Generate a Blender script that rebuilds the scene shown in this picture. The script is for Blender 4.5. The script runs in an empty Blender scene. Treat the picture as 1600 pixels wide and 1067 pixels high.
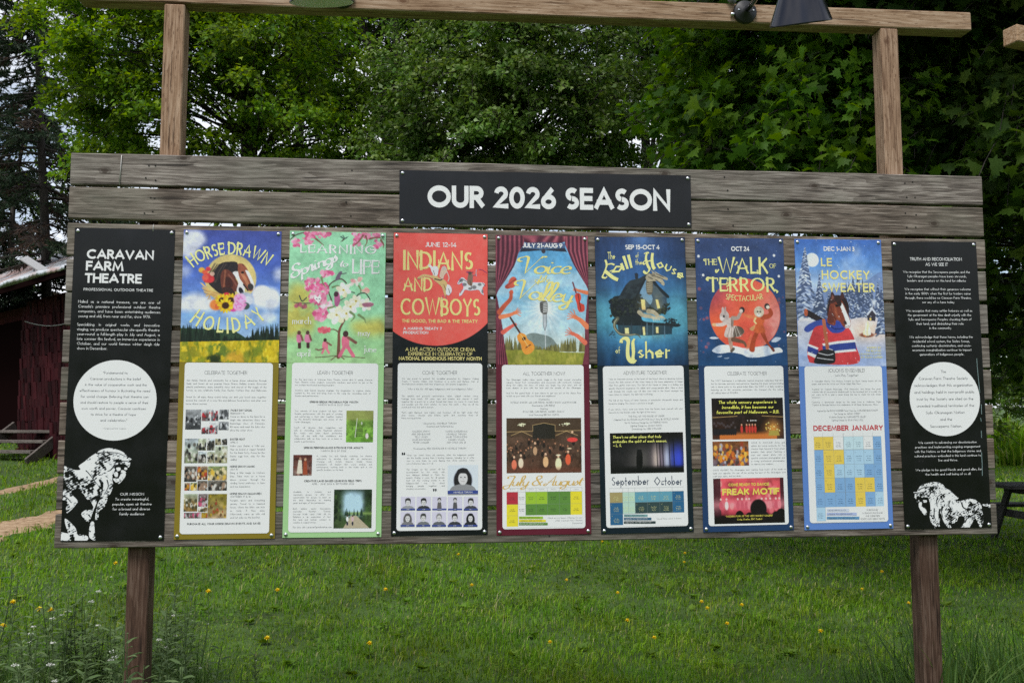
import bpy, bmesh, math, random
import numpy as np
from mathutils import Vector, Matrix
R_ = math.radians
SC = bpy.context.scene
COL = SC.collection
rng = np.random.default_rng(7)
random.seed(7)

# ------------------------------------------------------------------ camera
CAM = np.array([1.564287864, -3.997577489, 1.644888069])
CM = np.array([[0.995724475, -0.007246314, -0.092088327],
               [-0.092371147, -0.084404493, -0.992140843],
               [-0.000583304, 0.996405225, -0.08471297]])
cd = bpy.data.cameras.new('camera'); cam = bpy.data.objects.new('camera', cd); COL.objects.link(cam)
cam.matrix_world = Matrix([list(CM[i]) + [CAM[i]] for i in range(3)] + [[0, 0, 0, 1]])
cd.sensor_width = 36.0; cd.lens = 36.0 * 1400 / 1600; cd.clip_start = 0.05; cd.clip_end = 3000
SC.camera = cam
FWD = -CM[:, 2]; RIGHT = CM[:, 0]; UP = CM[:, 1]

# ------------------------------------------------------------------ sky, sun, exposure
SUN_EL, SUN_AZ = 58.0, 205.0      # azimuth: direction the light comes from, degrees clockwise from +Y (north)
w = bpy.data.worlds.new('World'); SC.world = w; w.use_nodes = True
nt = w.node_tree; nt.nodes.clear()
N = nt.nodes.new; LK = nt.links.new
out = N('ShaderNodeOutputWorld'); bg = N('ShaderNodeBackground'); bg.inputs[1].default_value = 0.11
sky = N('ShaderNodeTexSky'); sky.sky_type = 'NISHITA'; sky.sun_disc = False
sky.sun_elevation = R_(SUN_EL); sky.sun_rotation = R_(SUN_AZ)
tc = N('ShaderNodeTexCoord'); mp = N('ShaderNodeMapping'); mp.inputs['Scale'].default_value = (1.0, 1.0, 2.2)
cn = N('ShaderNodeTexNoise'); cn.inputs['Scale'].default_value = 2.6; cn.inputs['Detail'].default_value = 7; cn.inputs['Roughness'].default_value = .58
cr = N('ShaderNodeValToRGB'); cr.color_ramp.elements[0].position = .36; cr.color_ramp.elements[1].position = .58
cn2 = N('ShaderNodeTexNoise'); cn2.inputs['Scale'].default_value = 4.0; cn2.inputs['Detail'].default_value = 6
cr2 = N('ShaderNodeValToRGB'); cr2.color_ramp.elements[0].position = .3; cr2.color_ramp.elements[1].position = .75
cr2.color_ramp.elements[0].color = (6.2, 6.5, 7.1, 1); cr2.color_ramp.elements[1].color = (9.6, 9.7, 10.0, 1)
mx = N('ShaderNodeMixRGB')
LK(tc.outputs['Generated'], mp.inputs[0]); LK(mp.outputs[0], cn.inputs[0]); LK(mp.outputs[0], cn2.inputs[0])
LK(cn.outputs[0], cr.inputs[0]); LK(cn2.outputs[0], cr2.inputs[0])
LK(cr.outputs[0], mx.inputs[0]); LK(sky.outputs[0], mx.inputs[1]); LK(cr2.outputs[0], mx.inputs[2])
LK(mx.outputs[0], bg.inputs[0]); LK(bg.outputs[0], out.inputs[0])
sd = bpy.data.lights.new('sun', 'SUN'); sun = bpy.data.objects.new('sun', sd); COL.objects.link(sun)
sd.energy = 2.0; sd.angle = R_(20); sd.color = (1.0, .97, .925)
_d = Vector((math.sin(R_(SUN_AZ)) * math.cos(R_(SUN_EL)), math.cos(R_(SUN_AZ)) * math.cos(R_(SUN_EL)), math.sin(R_(SUN_EL))))
sun.rotation_euler = _d.to_track_quat('Z', 'Y').to_euler(); sun.location = (0, -8, 20)
SC.view_settings.view_transform = 'Standard'; SC.view_settings.look = 'None'
SC.view_settings.exposure = 0.42; SC.view_settings.gamma = 1.0
SC.render.engine = 'CYCLES'
try:
    SC.cycles.max_bounces = 8; SC.cycles.diffuse_bounces = 4; SC.cycles.transmission_bounces = 6
    SC.cycles.use_denoising = False
except Exception:
    pass

# ------------------------------------------------------------------ helpers
def at(px, py, d):
    """point seen at pixel (px, py) of the 1600 px photograph, d metres along the view axis"""
    return CAM + d * (FWD + (px - 800) / 1400 * RIGHT + (533.5 - py) / 1400 * UP)

def sm(a, b, x):
    t = np.clip((np.asarray(x, float) - a) / (b - a), 0, 1); return t * t * (3 - 2 * t)

def hnoise(x, y, s=0):
    return (np.sin(x * 1.31 + s) * np.sin(y * 1.73 + 2 * s) + .5 * np.sin(x * 2.9 + y * 1.1 + s * 3) + .35 * np.sin(y * 4.3 - x * 2.2 + s)) / 1.85

def terrain(x, y):
    x = np.asarray(x, float); y = np.asarray(y, float)
    left = 1 - sm(-2.5, 3.5, x - .05 * y)
    rise = np.clip(y - .6, 0, 12) * .1 + np.clip(y - 12.6, 0, 200) * .022
    flat = np.clip(y - 1, 0, 400) * .016
    added_hill = 9.0 * sm(-14, -44, y)          # unseen rise added behind the viewer to darken low reflections in the panels
    return added_hill + left * rise + (1 - left) * flat + .03 * hnoise(x * .8, y * .8) * sm(0, 6, np.abs(y) + 1)

def ground_hit(px, py):
    lo, hi = 1.5, 60.0
    for d in np.linspace(1.5, 60, 400):
        p = at(px, py, d)
        if p[2] < terrain(p[0], p[1]):
            hi = d; break
        lo = d
    for _ in range(30):
        m = (lo + hi) / 2; p = at(px, py, m)
        if p[2] < terrain(p[0], p[1]): hi = m
        else: lo = m
    return at(px, py, hi)

def mesh_np(name, V, F, mats, parent=None, mat_idx=None, smooth=False, loc=None):
    """F: (M,k) int array or list of such arrays; vertices are world coordinates unless loc is given"""
    V = np.asarray(V, np.float32).reshape(-1, 3)
    Fs = F if isinstance(F, list) else [F]
    Fs = [np.asarray(f, np.int32) for f in Fs if len(f)]
    if loc is not None: V = V - np.asarray(loc, np.float32)
    me = bpy.data.meshes.new(name)
    me.vertices.add(len(V)); me.vertices.foreach_set('co', V.ravel())
    li = np.concatenate([f.ravel() for f in Fs]); tot = np.concatenate([np.full(len(f), f.shape[1], np.int32) for f in Fs])
    st = np.concatenate([[0], np.cumsum(tot)[:-1]]).astype(np.int32)
    me.loops.add(len(li)); me.loops.foreach_set('vertex_index', li)
    me.polygons.add(len(tot)); me.polygons.foreach_set('loop_start', st)
    try: me.polygons.foreach_set('loop_total', tot)
    except Exception: pass
    if mat_idx is not None: me.polygons.foreach_set('material_index', np.asarray(mat_idx, np.int32))
    if smooth: me.polygons.foreach_set('use_smooth', np.ones(len(tot), bool))
    me.update(calc_edges=True)
    for m in (mats if isinstance(mats, (list, tuple)) else [mats]): me.materials.append(m)
    return link(name, me, parent, loc)

def link(name, me, parent=None, loc=None):
    o = bpy.data.objects.new(name, me); COL.objects.link(o)
    if loc is not None: o.location = [float(v) for v in loc]
    if parent is not None:
        o.parent = parent
        o.matrix_parent_inverse = Matrix.Translation(parent.location).inverted() if parent.rotation_euler[:] == (0, 0, 0) else parent.matrix_basis.inverted()
    return o

def bm_obj(name, bm, mats, parent=None, loc=None, smooth=False):
    me = bpy.data.meshes.new(name)
    if loc is not None: bmesh.ops.translate(bm, verts=bm.verts, vec=-Vector(loc))
    bm.normal_update(); bm.to_mesh(me); bm.free()
    for m in (mats if isinstance(mats, (list, tuple)) else [mats]): me.materials.append(m)
    if smooth:
        for p in me.polygons: p.use_smooth = True
    return link(name, me, parent, loc)

def empty(name, loc=(0, 0, 0)):
    o = bpy.data.objects.new(name, None); COL.objects.link(o); o.location = [float(v) for v in loc]; o.empty_display_size = .2
    return o

def tag(o, label=None, cat=None, group=None, kind=None):
    if label: o['label'] = label
    if cat: o['category'] = cat
    if group: o['group'] = group
    if kind: o['kind'] = kind
    return o

def copy_tree(o, parent=None):
    c = o.copy(); COL.objects.link(c)
    if parent is not None: c.parent = parent
    for ch in list(o.children): copy_tree(ch, c)
    return c

def add_box(bm, c, s, rot=None, bevel=0.0, mi=0, seg=1):
    m = Matrix.Translation(c) @ (rot.to_4x4() if rot is not None else Matrix()) @ Matrix.Diagonal((s[0], s[1], s[2], 1))
    r = bmesh.ops.create_cube(bm, size=1.0, matrix=m)
    fs = list({f for v in r['verts'] for f in v.link_faces})
    for f in fs: f.material_index = mi
    if bevel:
        es = list({e for v in r['verts'] for e in v.link_edges})
        rb = bmesh.ops.bevel(bm, geom=es, offset=bevel, segments=seg, affect='EDGES', profile=.5)
        for f in rb['faces']: f.material_index = mi

def add_bar(bm, a, b, w_, h_, bevel=0.0, mi=0):
    a = Vector(a); b = Vector(b); d = b - a
    q = d.to_track_quat('X', 'Z').to_matrix()
    add_box(bm, (a + b) / 2, (d.length, w_, h_), q, bevel, mi)

def add_lathe(bm, prof, seg, M=None, mi=0, cap0=False, cap1=False):
    """prof: [(r, z)] around local Z, placed by M"""
    M = M or Matrix(); rings = []
    for r, z in prof:
        rings.append([bm.verts.new(M @ Vector((r * math.cos(2 * math.pi * k / seg), r * math.sin(2 * math.pi * k / seg), z))) for k in range(seg)])
    for i in range(len(rings) - 1):
        for k in range(seg):
            f = bm.faces.new((rings[i][k], rings[i][(k + 1) % seg], rings[i + 1][(k + 1) % seg], rings[i + 1][k])); f.material_index = mi; f.smooth = True
    if cap0: bm.faces.new(rings[0][::-1]).material_index = mi
    if cap1: bm.faces.new(rings[-1]).material_index = mi

def tube_np(paths, radii, seg=6):
    """tubes along paths: list of (k,3) arrays with radii (k,) -> V, F(quads)"""
    Vs = []; Fs = []; off = 0
    ang = np.arange(seg) * 2 * np.pi / seg
    for P, r in zip(paths, radii):
        P = np.asarray(P, float); k = len(P)
        T = np.gradient(P, axis=0); T /= np.linalg.norm(T, axis=1, keepdims=True) + 1e-9
        ref = np.where(np.abs(T[:, 2:3]) < .9, np.array([[0, 0, 1.]]), np.array([[1., 0, 0]]))
        A = np.cross(T, ref); A /= np.linalg.norm(A, axis=1, keepdims=True) + 1e-9
        B = np.cross(T, A)
        ring = P[:, None, :] + np.asarray(r)[:, None, None] * (np.cos(ang)[None, :, None] * A[:, None, :] + np.sin(ang)[None, :, None] * B[:, None, :])
        Vs.append(ring.reshape(-1, 3))
        i = np.arange(k - 1)[:, None] * seg; j = np.arange(seg)[None, :]; j2 = (j + 1) % seg
        Fs.append(off + np.stack([i + j, i + j2, i + seg + j2, i + seg + j], -1).reshape(-1, 4))
        off += k * seg
    return np.concatenate(Vs), np.concatenate(Fs)

def add_tube(bm, P, r, seg=8, mi=0):
    P = [np.asarray(p, float) for p in P]
    rr = np.full(len(P), r) if np.isscalar(r) else np.asarray(r)
    V, F = tube_np([np.array(P)], [rr], seg)
    vs = [bm.verts.new(v) for v in V]
    for f in F:
        ff = bm.faces.new([vs[i] for i in f]); ff.material_index = mi; ff.smooth = True
    bm.faces.new(vs[:seg][::-1]).material_index = mi; bm.faces.new(vs[-seg:]).material_index = mi

# ------------------------------------------------------------------ materials
def mat(name, col=(.5, .5, .5), rough=.6, metal=0.0, spec=.5):
    m = bpy.data.materials.new(name); m.use_nodes = True
    b = m.node_tree.nodes['Principled BSDF']
    b.inputs['Base Color'].default_value = (*col, 1); b.inputs['Roughness'].default_value = rough
    b.inputs['Metallic'].default_value = metal; b.inputs['Specular IOR Level'].default_value = spec
    return m

def ramp(nt, stops):
    r = nt.nodes.new('ShaderNodeValToRGB'); e = r.color_ramp.elements
    while len(e) < len(stops): e.new(.5)
    for x, (p, c) in zip(e, stops):
        x.position = p; x.color = (*c, 1) if len(c) == 3 else c
    return r

def noisy(name, stops, scale=8.0, detail=5, rough=.7, bump=0.0, stretch=(1, 1, 1), coord='Object', bump_scale=None, dist=0.0, spec=.4, rnd=True):
    """principled material whose colour runs through a ramp driven by stretched noise, shifted per object"""
    m = mat(name, rough=rough, spec=spec); nt = m.node_tree; b = nt.nodes['Principled BSDF']
    tc = nt.nodes.new('ShaderNodeTexCoord'); mp = nt.nodes.new('ShaderNodeMapping'); mp.inputs['Scale'].default_value = stretch
    nt.links.new(tc.outputs[coord], mp.inputs[0])
    if rnd:
        oi = nt.nodes.new('ShaderNodeObjectInfo'); ml = nt.nodes.new('ShaderNodeMath'); ml.operation = 'MULTIPLY'; ml.inputs[1].default_value = 37.0
        nt.links.new(oi.outputs['Random'], ml.inputs[0]); nt.links.new(ml.outputs[0], mp.inputs['Location'])
    nz = nt.nodes.new('ShaderNodeTexNoise'); nz.inputs['Scale'].default_value = scale; nz.inputs['Detail'].default_value = detail; nz.inputs['Distortion'].default_value = dist
    nt.links.new(mp.outputs[0], nz.inputs[0])
    r = ramp(nt, stops); nt.links.new(nz.outputs[0], r.inputs[0]); nt.links.new(r.outputs[0], b.inputs['Base Color'])
    if bump:
        bp = nt.nodes.new('ShaderNodeBump'); bp.inputs['Strength'].default_value = bump; bp.inputs['Distance'].default_value = .01
        nt.links.new(nz.outputs[0], bp.inputs['Height']); nt.links.new(bp.outputs[0], b.inputs['Normal'])
    return m

def wood(name, dark, mid, light, axis='X', grain=26., rough=.75, knots=True, green=None, incise=False, bump=.35, blot=.55, tone=False):
    """weathered timber: long grain lines, cathedral rings, knots, blotches of silvering"""
    m = mat(name, rough=rough, spec=.25); nt = m.node_tree; b = nt.nodes['Principled BSDF']; n = nt.nodes.new; l = nt.links.new
    tc = n('ShaderNodeTexCoord'); oi = n('ShaderNodeObjectInfo')
    ml = n('ShaderNodeVectorMath'); ml.operation = 'SCALE'; ml.inputs[0].default_value = (31., 17., 23.); l(oi.outputs['Random'], ml.inputs['Scale'])
    ad = n('ShaderNodeVectorMath'); ad.operation = 'ADD'; l(tc.outputs['Object'], ad.inputs[0]); l(ml.outputs[0], ad.inputs[1])
    sx = {'X': (.05, 1, 1), 'Y': (1, .05, 1), 'Z': (1, 1, .05)}[axis]
    mp = n('ShaderNodeMapping'); mp.inputs['Scale'].default_value = sx; l(ad.outputs[0], mp.inputs[0])
    # slow wander -> cathedral figure
    wn = n('ShaderNodeTexNoise'); wn.inputs['Scale'].default_value = 3.2; wn.inputs['Detail'].default_value = 3
    mp2 = n('ShaderNodeMapping'); mp2.inputs['Scale'].default_value = [.13 if v < 1 else 1.5 for v in sx]; l(ad.outputs[0], mp2.inputs[0]); l(mp2.outputs[0], wn.inputs[0])
    g1 = n('ShaderNodeMath'); g1.operation = 'MULTIPLY'; g1.inputs[1].default_value = 24.0; l(wn.outputs[0], g1.inputs[0])
    g2 = n('ShaderNodeMath'); g2.operation = 'FRACT'; l(g1.outputs[0], g2.inputs[0])
    fn = n('ShaderNodeTexNoise'); fn.inputs['Scale'].default_value = grain * 5; fn.inputs['Detail'].default_value = 6; fn.inputs['Roughness'].default_value = .65; l(mp.outputs[0], fn.inputs[0])
    a1 = n('ShaderNodeMath'); a1.operation = 'MULTIPLY_ADD'; a1.inputs[1].default_value = .12; a1.inputs[2].default_value = -.06; l(g2.outputs[0], a1.inputs[0])
    a2 = n('ShaderNodeMath'); a2.operation = 'ADD'; l(a1.outputs[0], a2.inputs[0]); l(fn.outputs[0], a2.inputs[1])
    bl = n('ShaderNodeTexNoise'); bl.inputs['Scale'].default_value = 2.6; bl.inputs['Detail'].default_value = 5
    mp3 = n('ShaderNodeMapping'); mp3.inputs['Scale'].default_value = [1.5 if v < 1 else 2.4 for v in sx]; l(ad.outputs[0], mp3.inputs[0]); l(mp3.outputs[0], bl.inputs[0])
    a3 = n('ShaderNodeMath'); a3.operation = 'MULTIPLY_ADD'; a3.inputs[1].default_value = blot; l(bl.outputs[0], a3.inputs[0]); l(a2.outputs[0], a3.inputs[2])
    a4 = n('ShaderNodeMath'); a4.operation = 'SUBTRACT'; a4.inputs[1].default_value = blot / 2; l(a3.outputs[0], a4.inputs[0])
    a5 = n('ShaderNodeMath'); a5.operation = 'MULTIPLY_ADD'; a5.inputs[1].default_value = 1.6; a5.inputs[2].default_value = -.30; l(a4.outputs[0], a5.inputs[0])
    r = ramp(nt, [(.16, dark), (.48, mid), (.80, light)]); l(a5.outputs[0], r.inputs[0])
    col = r.outputs[0]
    # drying checks: thin dark lines along the grain
    cn_ = n('ShaderNodeTexNoise'); cn_.inputs['Scale'].default_value = 84; cn_.inputs['Detail'].default_value = 3; cn_.inputs['Distortion'].default_value = .3
    mpc = n('ShaderNodeMapping'); mpc.inputs['Scale'].default_value = [.04 if v < 1 else 1 for v in sx]; mpc.inputs['Location'].default_value = (3, 5, 7); l(ad.outputs[0], mpc.inputs[0]); l(mpc.outputs[0], cn_.inputs[0])
    cr_ = ramp(nt, [(.335, (.85, .85, .85)), (.375, (0, 0, 0)), (.63, (0, 0, 0))]); l(cn_.outputs[0], cr_.inputs[0])
    cm_ = n('ShaderNodeMixRGB'); cm_.inputs[2].default_value = (dark[0] * .55, dark[1] * .55, dark[2] * .55, 1); l(cr_.outputs[0], cm_.inputs[0]); l(col, cm_.inputs[1]); col = cm_.outputs[0]
    cl_ = ramp(nt, [(.66, (0, 0, 0)), (.70, (.45, .45, .45))]); l(cn_.outputs[0], cl_.inputs[0])
    cm2 = n('ShaderNodeMixRGB'); cm2.inputs[2].default_value = (light[0] * 1.25, light[1] * 1.25, light[2] * 1.25, 1); l(cl_.outputs[0], cm2.inputs[0]); l(col, cm2.inputs[1]); col = cm2.outputs[0]
    tv_ = n('ShaderNodeMapRange'); tv_.inputs[3].default_value = .82 if tone else .94; tv_.inputs[4].default_value = 1.2 if tone else 1.06; l(oi.outputs['Random'], tv_.inputs[0])   # each timber its own tone
    th_ = n('ShaderNodeHueSaturation'); l(tv_.outputs[0], th_.inputs['Value']); tm_ = n('ShaderNodeMath'); tm_.operation = 'PINGPONG'; tm_.inputs[1].default_value = .19; l(oi.outputs['Random'], tm_.inputs[0])
    ts_ = n('ShaderNodeMath'); ts_.operation = 'MULTIPLY_ADD'; ts_.inputs[1].default_value = 3.2 if tone else .5; ts_.inputs[2].default_value = .82 if tone else .97; l(tm_.outputs[0], ts_.inputs[0]); l(ts_.outputs[0], th_.inputs['Saturation']); l(col, th_.inputs['Color']); col = th_.outputs[0]
    if green:   # algae / damp staining in patches
        gn = n('ShaderNodeTexNoise'); gn.inputs['Scale'].default_value = 1.3; gn.inputs['Detail'].default_value = 4; l(mp3.outputs[0], gn.inputs[0])
        gr = ramp(nt, [(.45, (0, 0, 0)), (.68, (.6, .6, .6))]); l(gn.outputs[0], gr.inputs[0])
        gm = n('ShaderNodeMixRGB'); gm.inputs[2].default_value = (*green, 1); l(gr.outputs[0], gm.inputs[0]); l(col, gm.inputs[1]); col = gm.outputs[0]
    if knots:
        vo = n('ShaderNodeTexVoronoi'); vo.voronoi_dimensions = '2D'; vo.inputs['Scale'].default_value = 3.4; vo.inputs['Randomness'].default_value = 1.0
        sp_ = n('ShaderNodeSeparateXYZ'); l(ad.outputs[0], sp_.inputs[0]); cb_ = n('ShaderNodeCombineXYZ')
        l(sp_.outputs[0], cb_.inputs[0]); l(sp_.outputs[2], cb_.inputs[1])
        mp4 = n('ShaderNodeMapping'); mp4.inputs['Scale'].default_value = (.62, 1.0, 1) if axis == 'X' else (1.0, .62, 1); l(cb_.outputs[0], mp4.inputs[0]); l(mp4.outputs[0], vo.inputs[0])
        kd = n('ShaderNodeMath'); kd.operation = 'MULTIPLY_ADD'; kd.inputs[1].default_value = .05; l(fn.outputs[0], kd.inputs[0]); l(vo.outputs['Distance'], kd.inputs[2])
        kr = ramp(nt, [(.0, (.9, .9, .9)), (.055, (.75, .75, .75)), (.062, (.15, .15, .15)), (.075, (.5, .5, .5)), (.09, (0, 0, 0))]); l(kd.outputs[0], kr.inputs[0])
        km = n('ShaderNodeMixRGB'); km.inputs[2].default_value = (dark[0] * .75, dark[1] * .6, dark[2] * .5, 1); l(kr.outputs[0], km.inputs[0]); l(col, km.inputs[1]); col = km.outputs[0]
    if incise:
        vo = n('ShaderNodeTexVoronoi'); vo.inputs['Scale'].default_value = 60.
        mp5 = n('ShaderNodeMapping'); mp5.inputs['Scale'].default_value = [.35 if v < 1 else 1.25 for v in sx]; l(tc.outputs['Object'], mp5.inputs[0]); l(mp5.outputs[0], vo.inputs[0])
        kr = ramp(nt, [(.0, (.7, .7, .7)), (.17, (.6, .6, .6)), (.25, (0, 0, 0))]); l(vo.outputs['Distance'], kr.inputs[0])
        km = n('ShaderNodeMixRGB'); km.inputs[2].default_value = (dark[0] * .9, dark[1] * .8, dark[2] * .7, 1); l(kr.outputs[0], km.inputs[0]); l(col, km.inputs[1]); col = km.outputs[0]
    l(col, b.inputs['Base Color'])
    bp = n('ShaderNodeBump'); bp.inputs['Strength'].default_value = bump; bp.inputs['Distance'].default_value = .004
    l(a2.outputs[0], bp.inputs['Height']); l(bp.outputs[0], b.inputs['Normal'])
    return m

def leafy(name, stops, rough=.55, trans=.45, tcol=None, spec=.18, scale=.9):
    """leaf: colour varies from leaf to leaf, light passes through"""
    m = bpy.data.materials.new(name); m.use_nodes = True; nt = m.node_tree; n = nt.nodes.new; l = nt.links.new
    b = nt.nodes['Principled BSDF']; o = nt.nodes['Material Output']
    ge = n('ShaderNodeNewGeometry'); r = ramp(nt, stops); l(ge.outputs['Random Per Island'], r.inputs[0])
    tc = n('ShaderNodeTexCoord'); nz = n('ShaderNodeTexNoise'); nz.inputs['Scale'].default_value = scale; nz.inputs['Detail'].default_value = 2; l(tc.outputs['Object'], nz.inputs[0])
    h = n('ShaderNodeHueSaturation'); mr = n('ShaderNodeMapRange'); mr.inputs[1].default_value = .3; mr.inputs[2].default_value = .7; mr.inputs[3].default_value = .72; mr.inputs[4].default_value = 1.28
    l(nz.outputs[0], mr.inputs[0]); l(mr.outputs[0], h.inputs['Value']); n2 = n('ShaderNodeTexNoise'); n2.inputs['Scale'].default_value = scale * 2.3; l(tc.outputs['Object'], n2.inputs[0]); m2 = n('ShaderNodeMapRange'); m2.inputs[1].default_value = .3; m2.inputs[2].default_value = .7; m2.inputs[3].default_value = .478; m2.inputs[4].default_value = .512; l(n2.outputs[0], m2.inputs[0]); l(m2.outputs[0], h.inputs['Hue']); l(r.outputs[0], h.inputs['Color'])
    l(h.outputs[0], b.inputs['Base Color']); b.inputs['Roughness'].default_value = rough; b.inputs['Specular IOR Level'].default_value = spec
    t = n('ShaderNodeBsdfTranslucent'); hs = n('ShaderNodeHueSaturation'); hs.inputs['Hue'].default_value = .485; hs.inputs['Saturation'].default_value = 1.1; hs.inputs['Value'].default_value = 1.25
    l(h.outputs[0], hs.inputs['Color']); l(hs.outputs[0], t.inputs[0])
    mx = n('ShaderNodeMixShader'); mx.inputs[0].default_value = trans; l(b.outputs[0], mx.inputs[1]); l(t.outputs[0], mx.inputs[2]); l(mx.outputs[0], o.inputs[0])
    return m

M_SLAT = wood('weathered_plank', (.046, .036, .029), (.145, .119, .100), (.33, .287, .25), 'X', green=(.10, .105, .078), tone=True, blot=.5)
M_POST = wood('brown_cedar_post', (.125, .068, .040), (.30, .188, .120), (.44, .31, .22), 'Z', knots=True, incise=True, blot=.25)
M_BEAM = wood('incised_cedar_beam', (.15, .082, .042), (.33, .215, .135), (.48, .355, .255), 'X', incise=True, blot=.35)
M_ENDBEAM = wood('orange_cedar_beam', (.17, .085, .036), (.36, .215, .115), (.50, .35, .23), 'X', blot=.5)
M_STAIN = wood('brown_stained_post', (.028, .014, .009), (.075, .040, .026), (.14, .092, .068), 'Z', knots=False, blot=.5)
M_HOLE = mat('nail_hole', (.012, .010, .009), .9)
M_STEEL = mat('screw_steel', (.62, .63, .65), .28, 1.0)
M_BLACKMETAL = mat('black_enamel', (.045, .045, .052), .2, .85, .5)
M_SATIN = mat('black_satin', (.012, .012, .013), .45, 0.0, .5)
M_WHITEENAMEL = mat('white_enamel', (.80, .80, .74), .4)
M_BARK = noisy('bark', [(.3, (.012, .010, .008)), (.55, (.040, .033, .027)), (.75, (.075, .064, .054))], 9, 7, .9, .8, (1, 1, .25))
# ------------------------------------------------------------------ the ground
def grid_sheet(name, xs, ys, fz, mats):
    X, Y = np.meshgrid(xs, ys); Z = fz(X, Y); nx, ny = len(xs), len(ys)
    V = np.stack([X, Y, Z], -1).reshape(-1, 3)
    i = np.arange(ny - 1)[:, None] * nx + np.arange(nx - 1)[None, :]
    F = np.stack([i, i + 1, i + nx + 1, i + nx], -1).reshape(-1, 4)
    return mesh_np(name, V, F, mats, smooth=True)

M_GROUND = noisy('lawn_soil', [(.25, (.026, .042, .010)), (.5, (.048, .090, .016)), (.7, (.072, .130, .024)), (.85, (.11, .115, .05))], 3.0, 8, .95, .5, coord='Object', rnd=False)
gx = np.concatenate([np.linspace(-900, -40, 14), np.linspace(-36, 36, 145), np.linspace(40, 900, 14)])
gy = np.concatenate([np.linspace(-400, -50, 6), np.linspace(-46, -14, 12), np.linspace(-10, 40, 126), np.linspace(46, 1200, 16)])
tag(grid_sheet('ground', gx, gy, terrain, M_GROUND), kind='structure')

# two gravel wheel ruts of the track on the left
M_GRAVEL = noisy('gravel', [(.25, (.17, .10, .055)), (.5, (.34, .225, .13)), (.8, (.50, .37, .24))], 16, 8, .95, .6, rnd=False)
RUTS = []
def rut(px_pts, halfw):
    P = np.array([ground_hit(*p) for p in px_pts]); s = np.linspace(0, 1, 40); t = np.linspace(0, 1, len(P))
    C = np.stack([np.interp(s, t, P[:, k]) for k in range(2)], 1); T = np.gradient(C, axis=0); T /= np.linalg.norm(T, axis=1, keepdims=True)
    Nn = np.stack([-T[:, 1], T[:, 0]], 1); rows = []
    for k in np.linspace(-1, 1, 9):
        hw = halfw * (1 + .25 * np.sin(s * 37 + k * 3) + .18 * np.sin(s * 83 + k))
        q = C + Nn * (k * hw)[:, None]
        rows.append(np.stack([q[:, 0], q[:, 1], terrain(q[:, 0], q[:, 1]) + .03 * (1 - k * k) - .004], 1))
    V = np.array(rows); n_, m_ = V.shape[:2]
    i = np.arange(n_ - 1)[:, None] * m_ + np.arange(m_ - 1)[None, :]
    F = np.stack([i, i + 1, i + m_ + 1, i + m_], -1).reshape(-1, 4)
    RUTS.append((C, halfw))
    tag(mesh_np('track', V.reshape(-1, 3), F, M_GRAVEL, smooth=True), kind='structure')
rut([(-260, 905), (-120, 868), (0, 829), (92, 806), (200, 785), (330, 765)], .31)
rut([(-260, 820), (-120, 795), (0, 770), (92, 749), (200, 730), (330, 714)], .17)

# ------------------------------------------------------------------ the sign frame
ZB = 1.10
frame = tag(empty('sign_frame', (2.1, .06, 0)), 'wide weathered grey plank board on timber posts with a beam over the top', 'notice board')
tops = [1.699, 1.547, 1.391, 1.2325, 1.080, .923, .765, .607, .450, .2985, .1403]
BL = 4.2
for i, t in enumerate(tops):
    bm = bmesh.new()
    tilt = (random.random() - .5) * .003
    zc = ZB + t - .0702
    rot = Matrix.Rotation(tilt / 2, 3, 'Y')
    # a plank cut into short lengths so that it can bow a little
    nx = 22; hh = .0702; ends = (-.004 * random.random(), BL + .004 * random.random())
    xs = np.linspace(ends[0], ends[1], nx)
    bow = [.0022 * math.sin(x * 1.7 + i * 2.1) + .0012 * math.sin(x * 4.1 + i) for x in xs]
    prof = [(.0, -hh + .004), (.0, hh - .004), (.004, hh), (.034, hh), (.038, hh - .004), (.038, -hh + .004), (.034, -hh), (.004, -hh)]
    rings = [[bm.verts.new((x, y + bow[k] * .6, zc + z + bow[k] + tilt * (x - 2.1))) for y, z in prof] for k, x in enumerate(xs)]
    for k in range(nx - 1):
        for j in range(8):
            bm.faces.new((rings[k][j], rings[k][(j + 1) % 8], rings[k + 1][(j + 1) % 8], rings[k + 1][j]))
    bm.faces.new(rings[0]); bm.faces.new(rings[-1][::-1])
    bmesh.ops.recalc_face_normals(bm, faces=bm.faces)
    # nail holes and heads: dark specks sunk in the face
    for hx in (.335, .36, 1.2, 2.1, 2.95, 3.83, 3.85):
        for hz in (-.035, .03):
            x = hx + random.uniform(-.02, .02); z = zc + hz + random.uniform(-.01, .01); k = int(np.clip(np.searchsorted(xs, x) - 1, 0, nx - 1))
            Mh = Matrix.Translation((x, bow[k] * .6 - .0012, z + bow[k])) @ Matrix.Rotation(R_(90), 4, 'X')
            add_lathe(bm, [(.0035, -.003), (.0035, .0008)], 7, Mh, 1, cap1=True)
    bm_obj('plank', bm, [M_SLAT, M_HOLE], frame, loc=(2.1, .019, zc))

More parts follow.
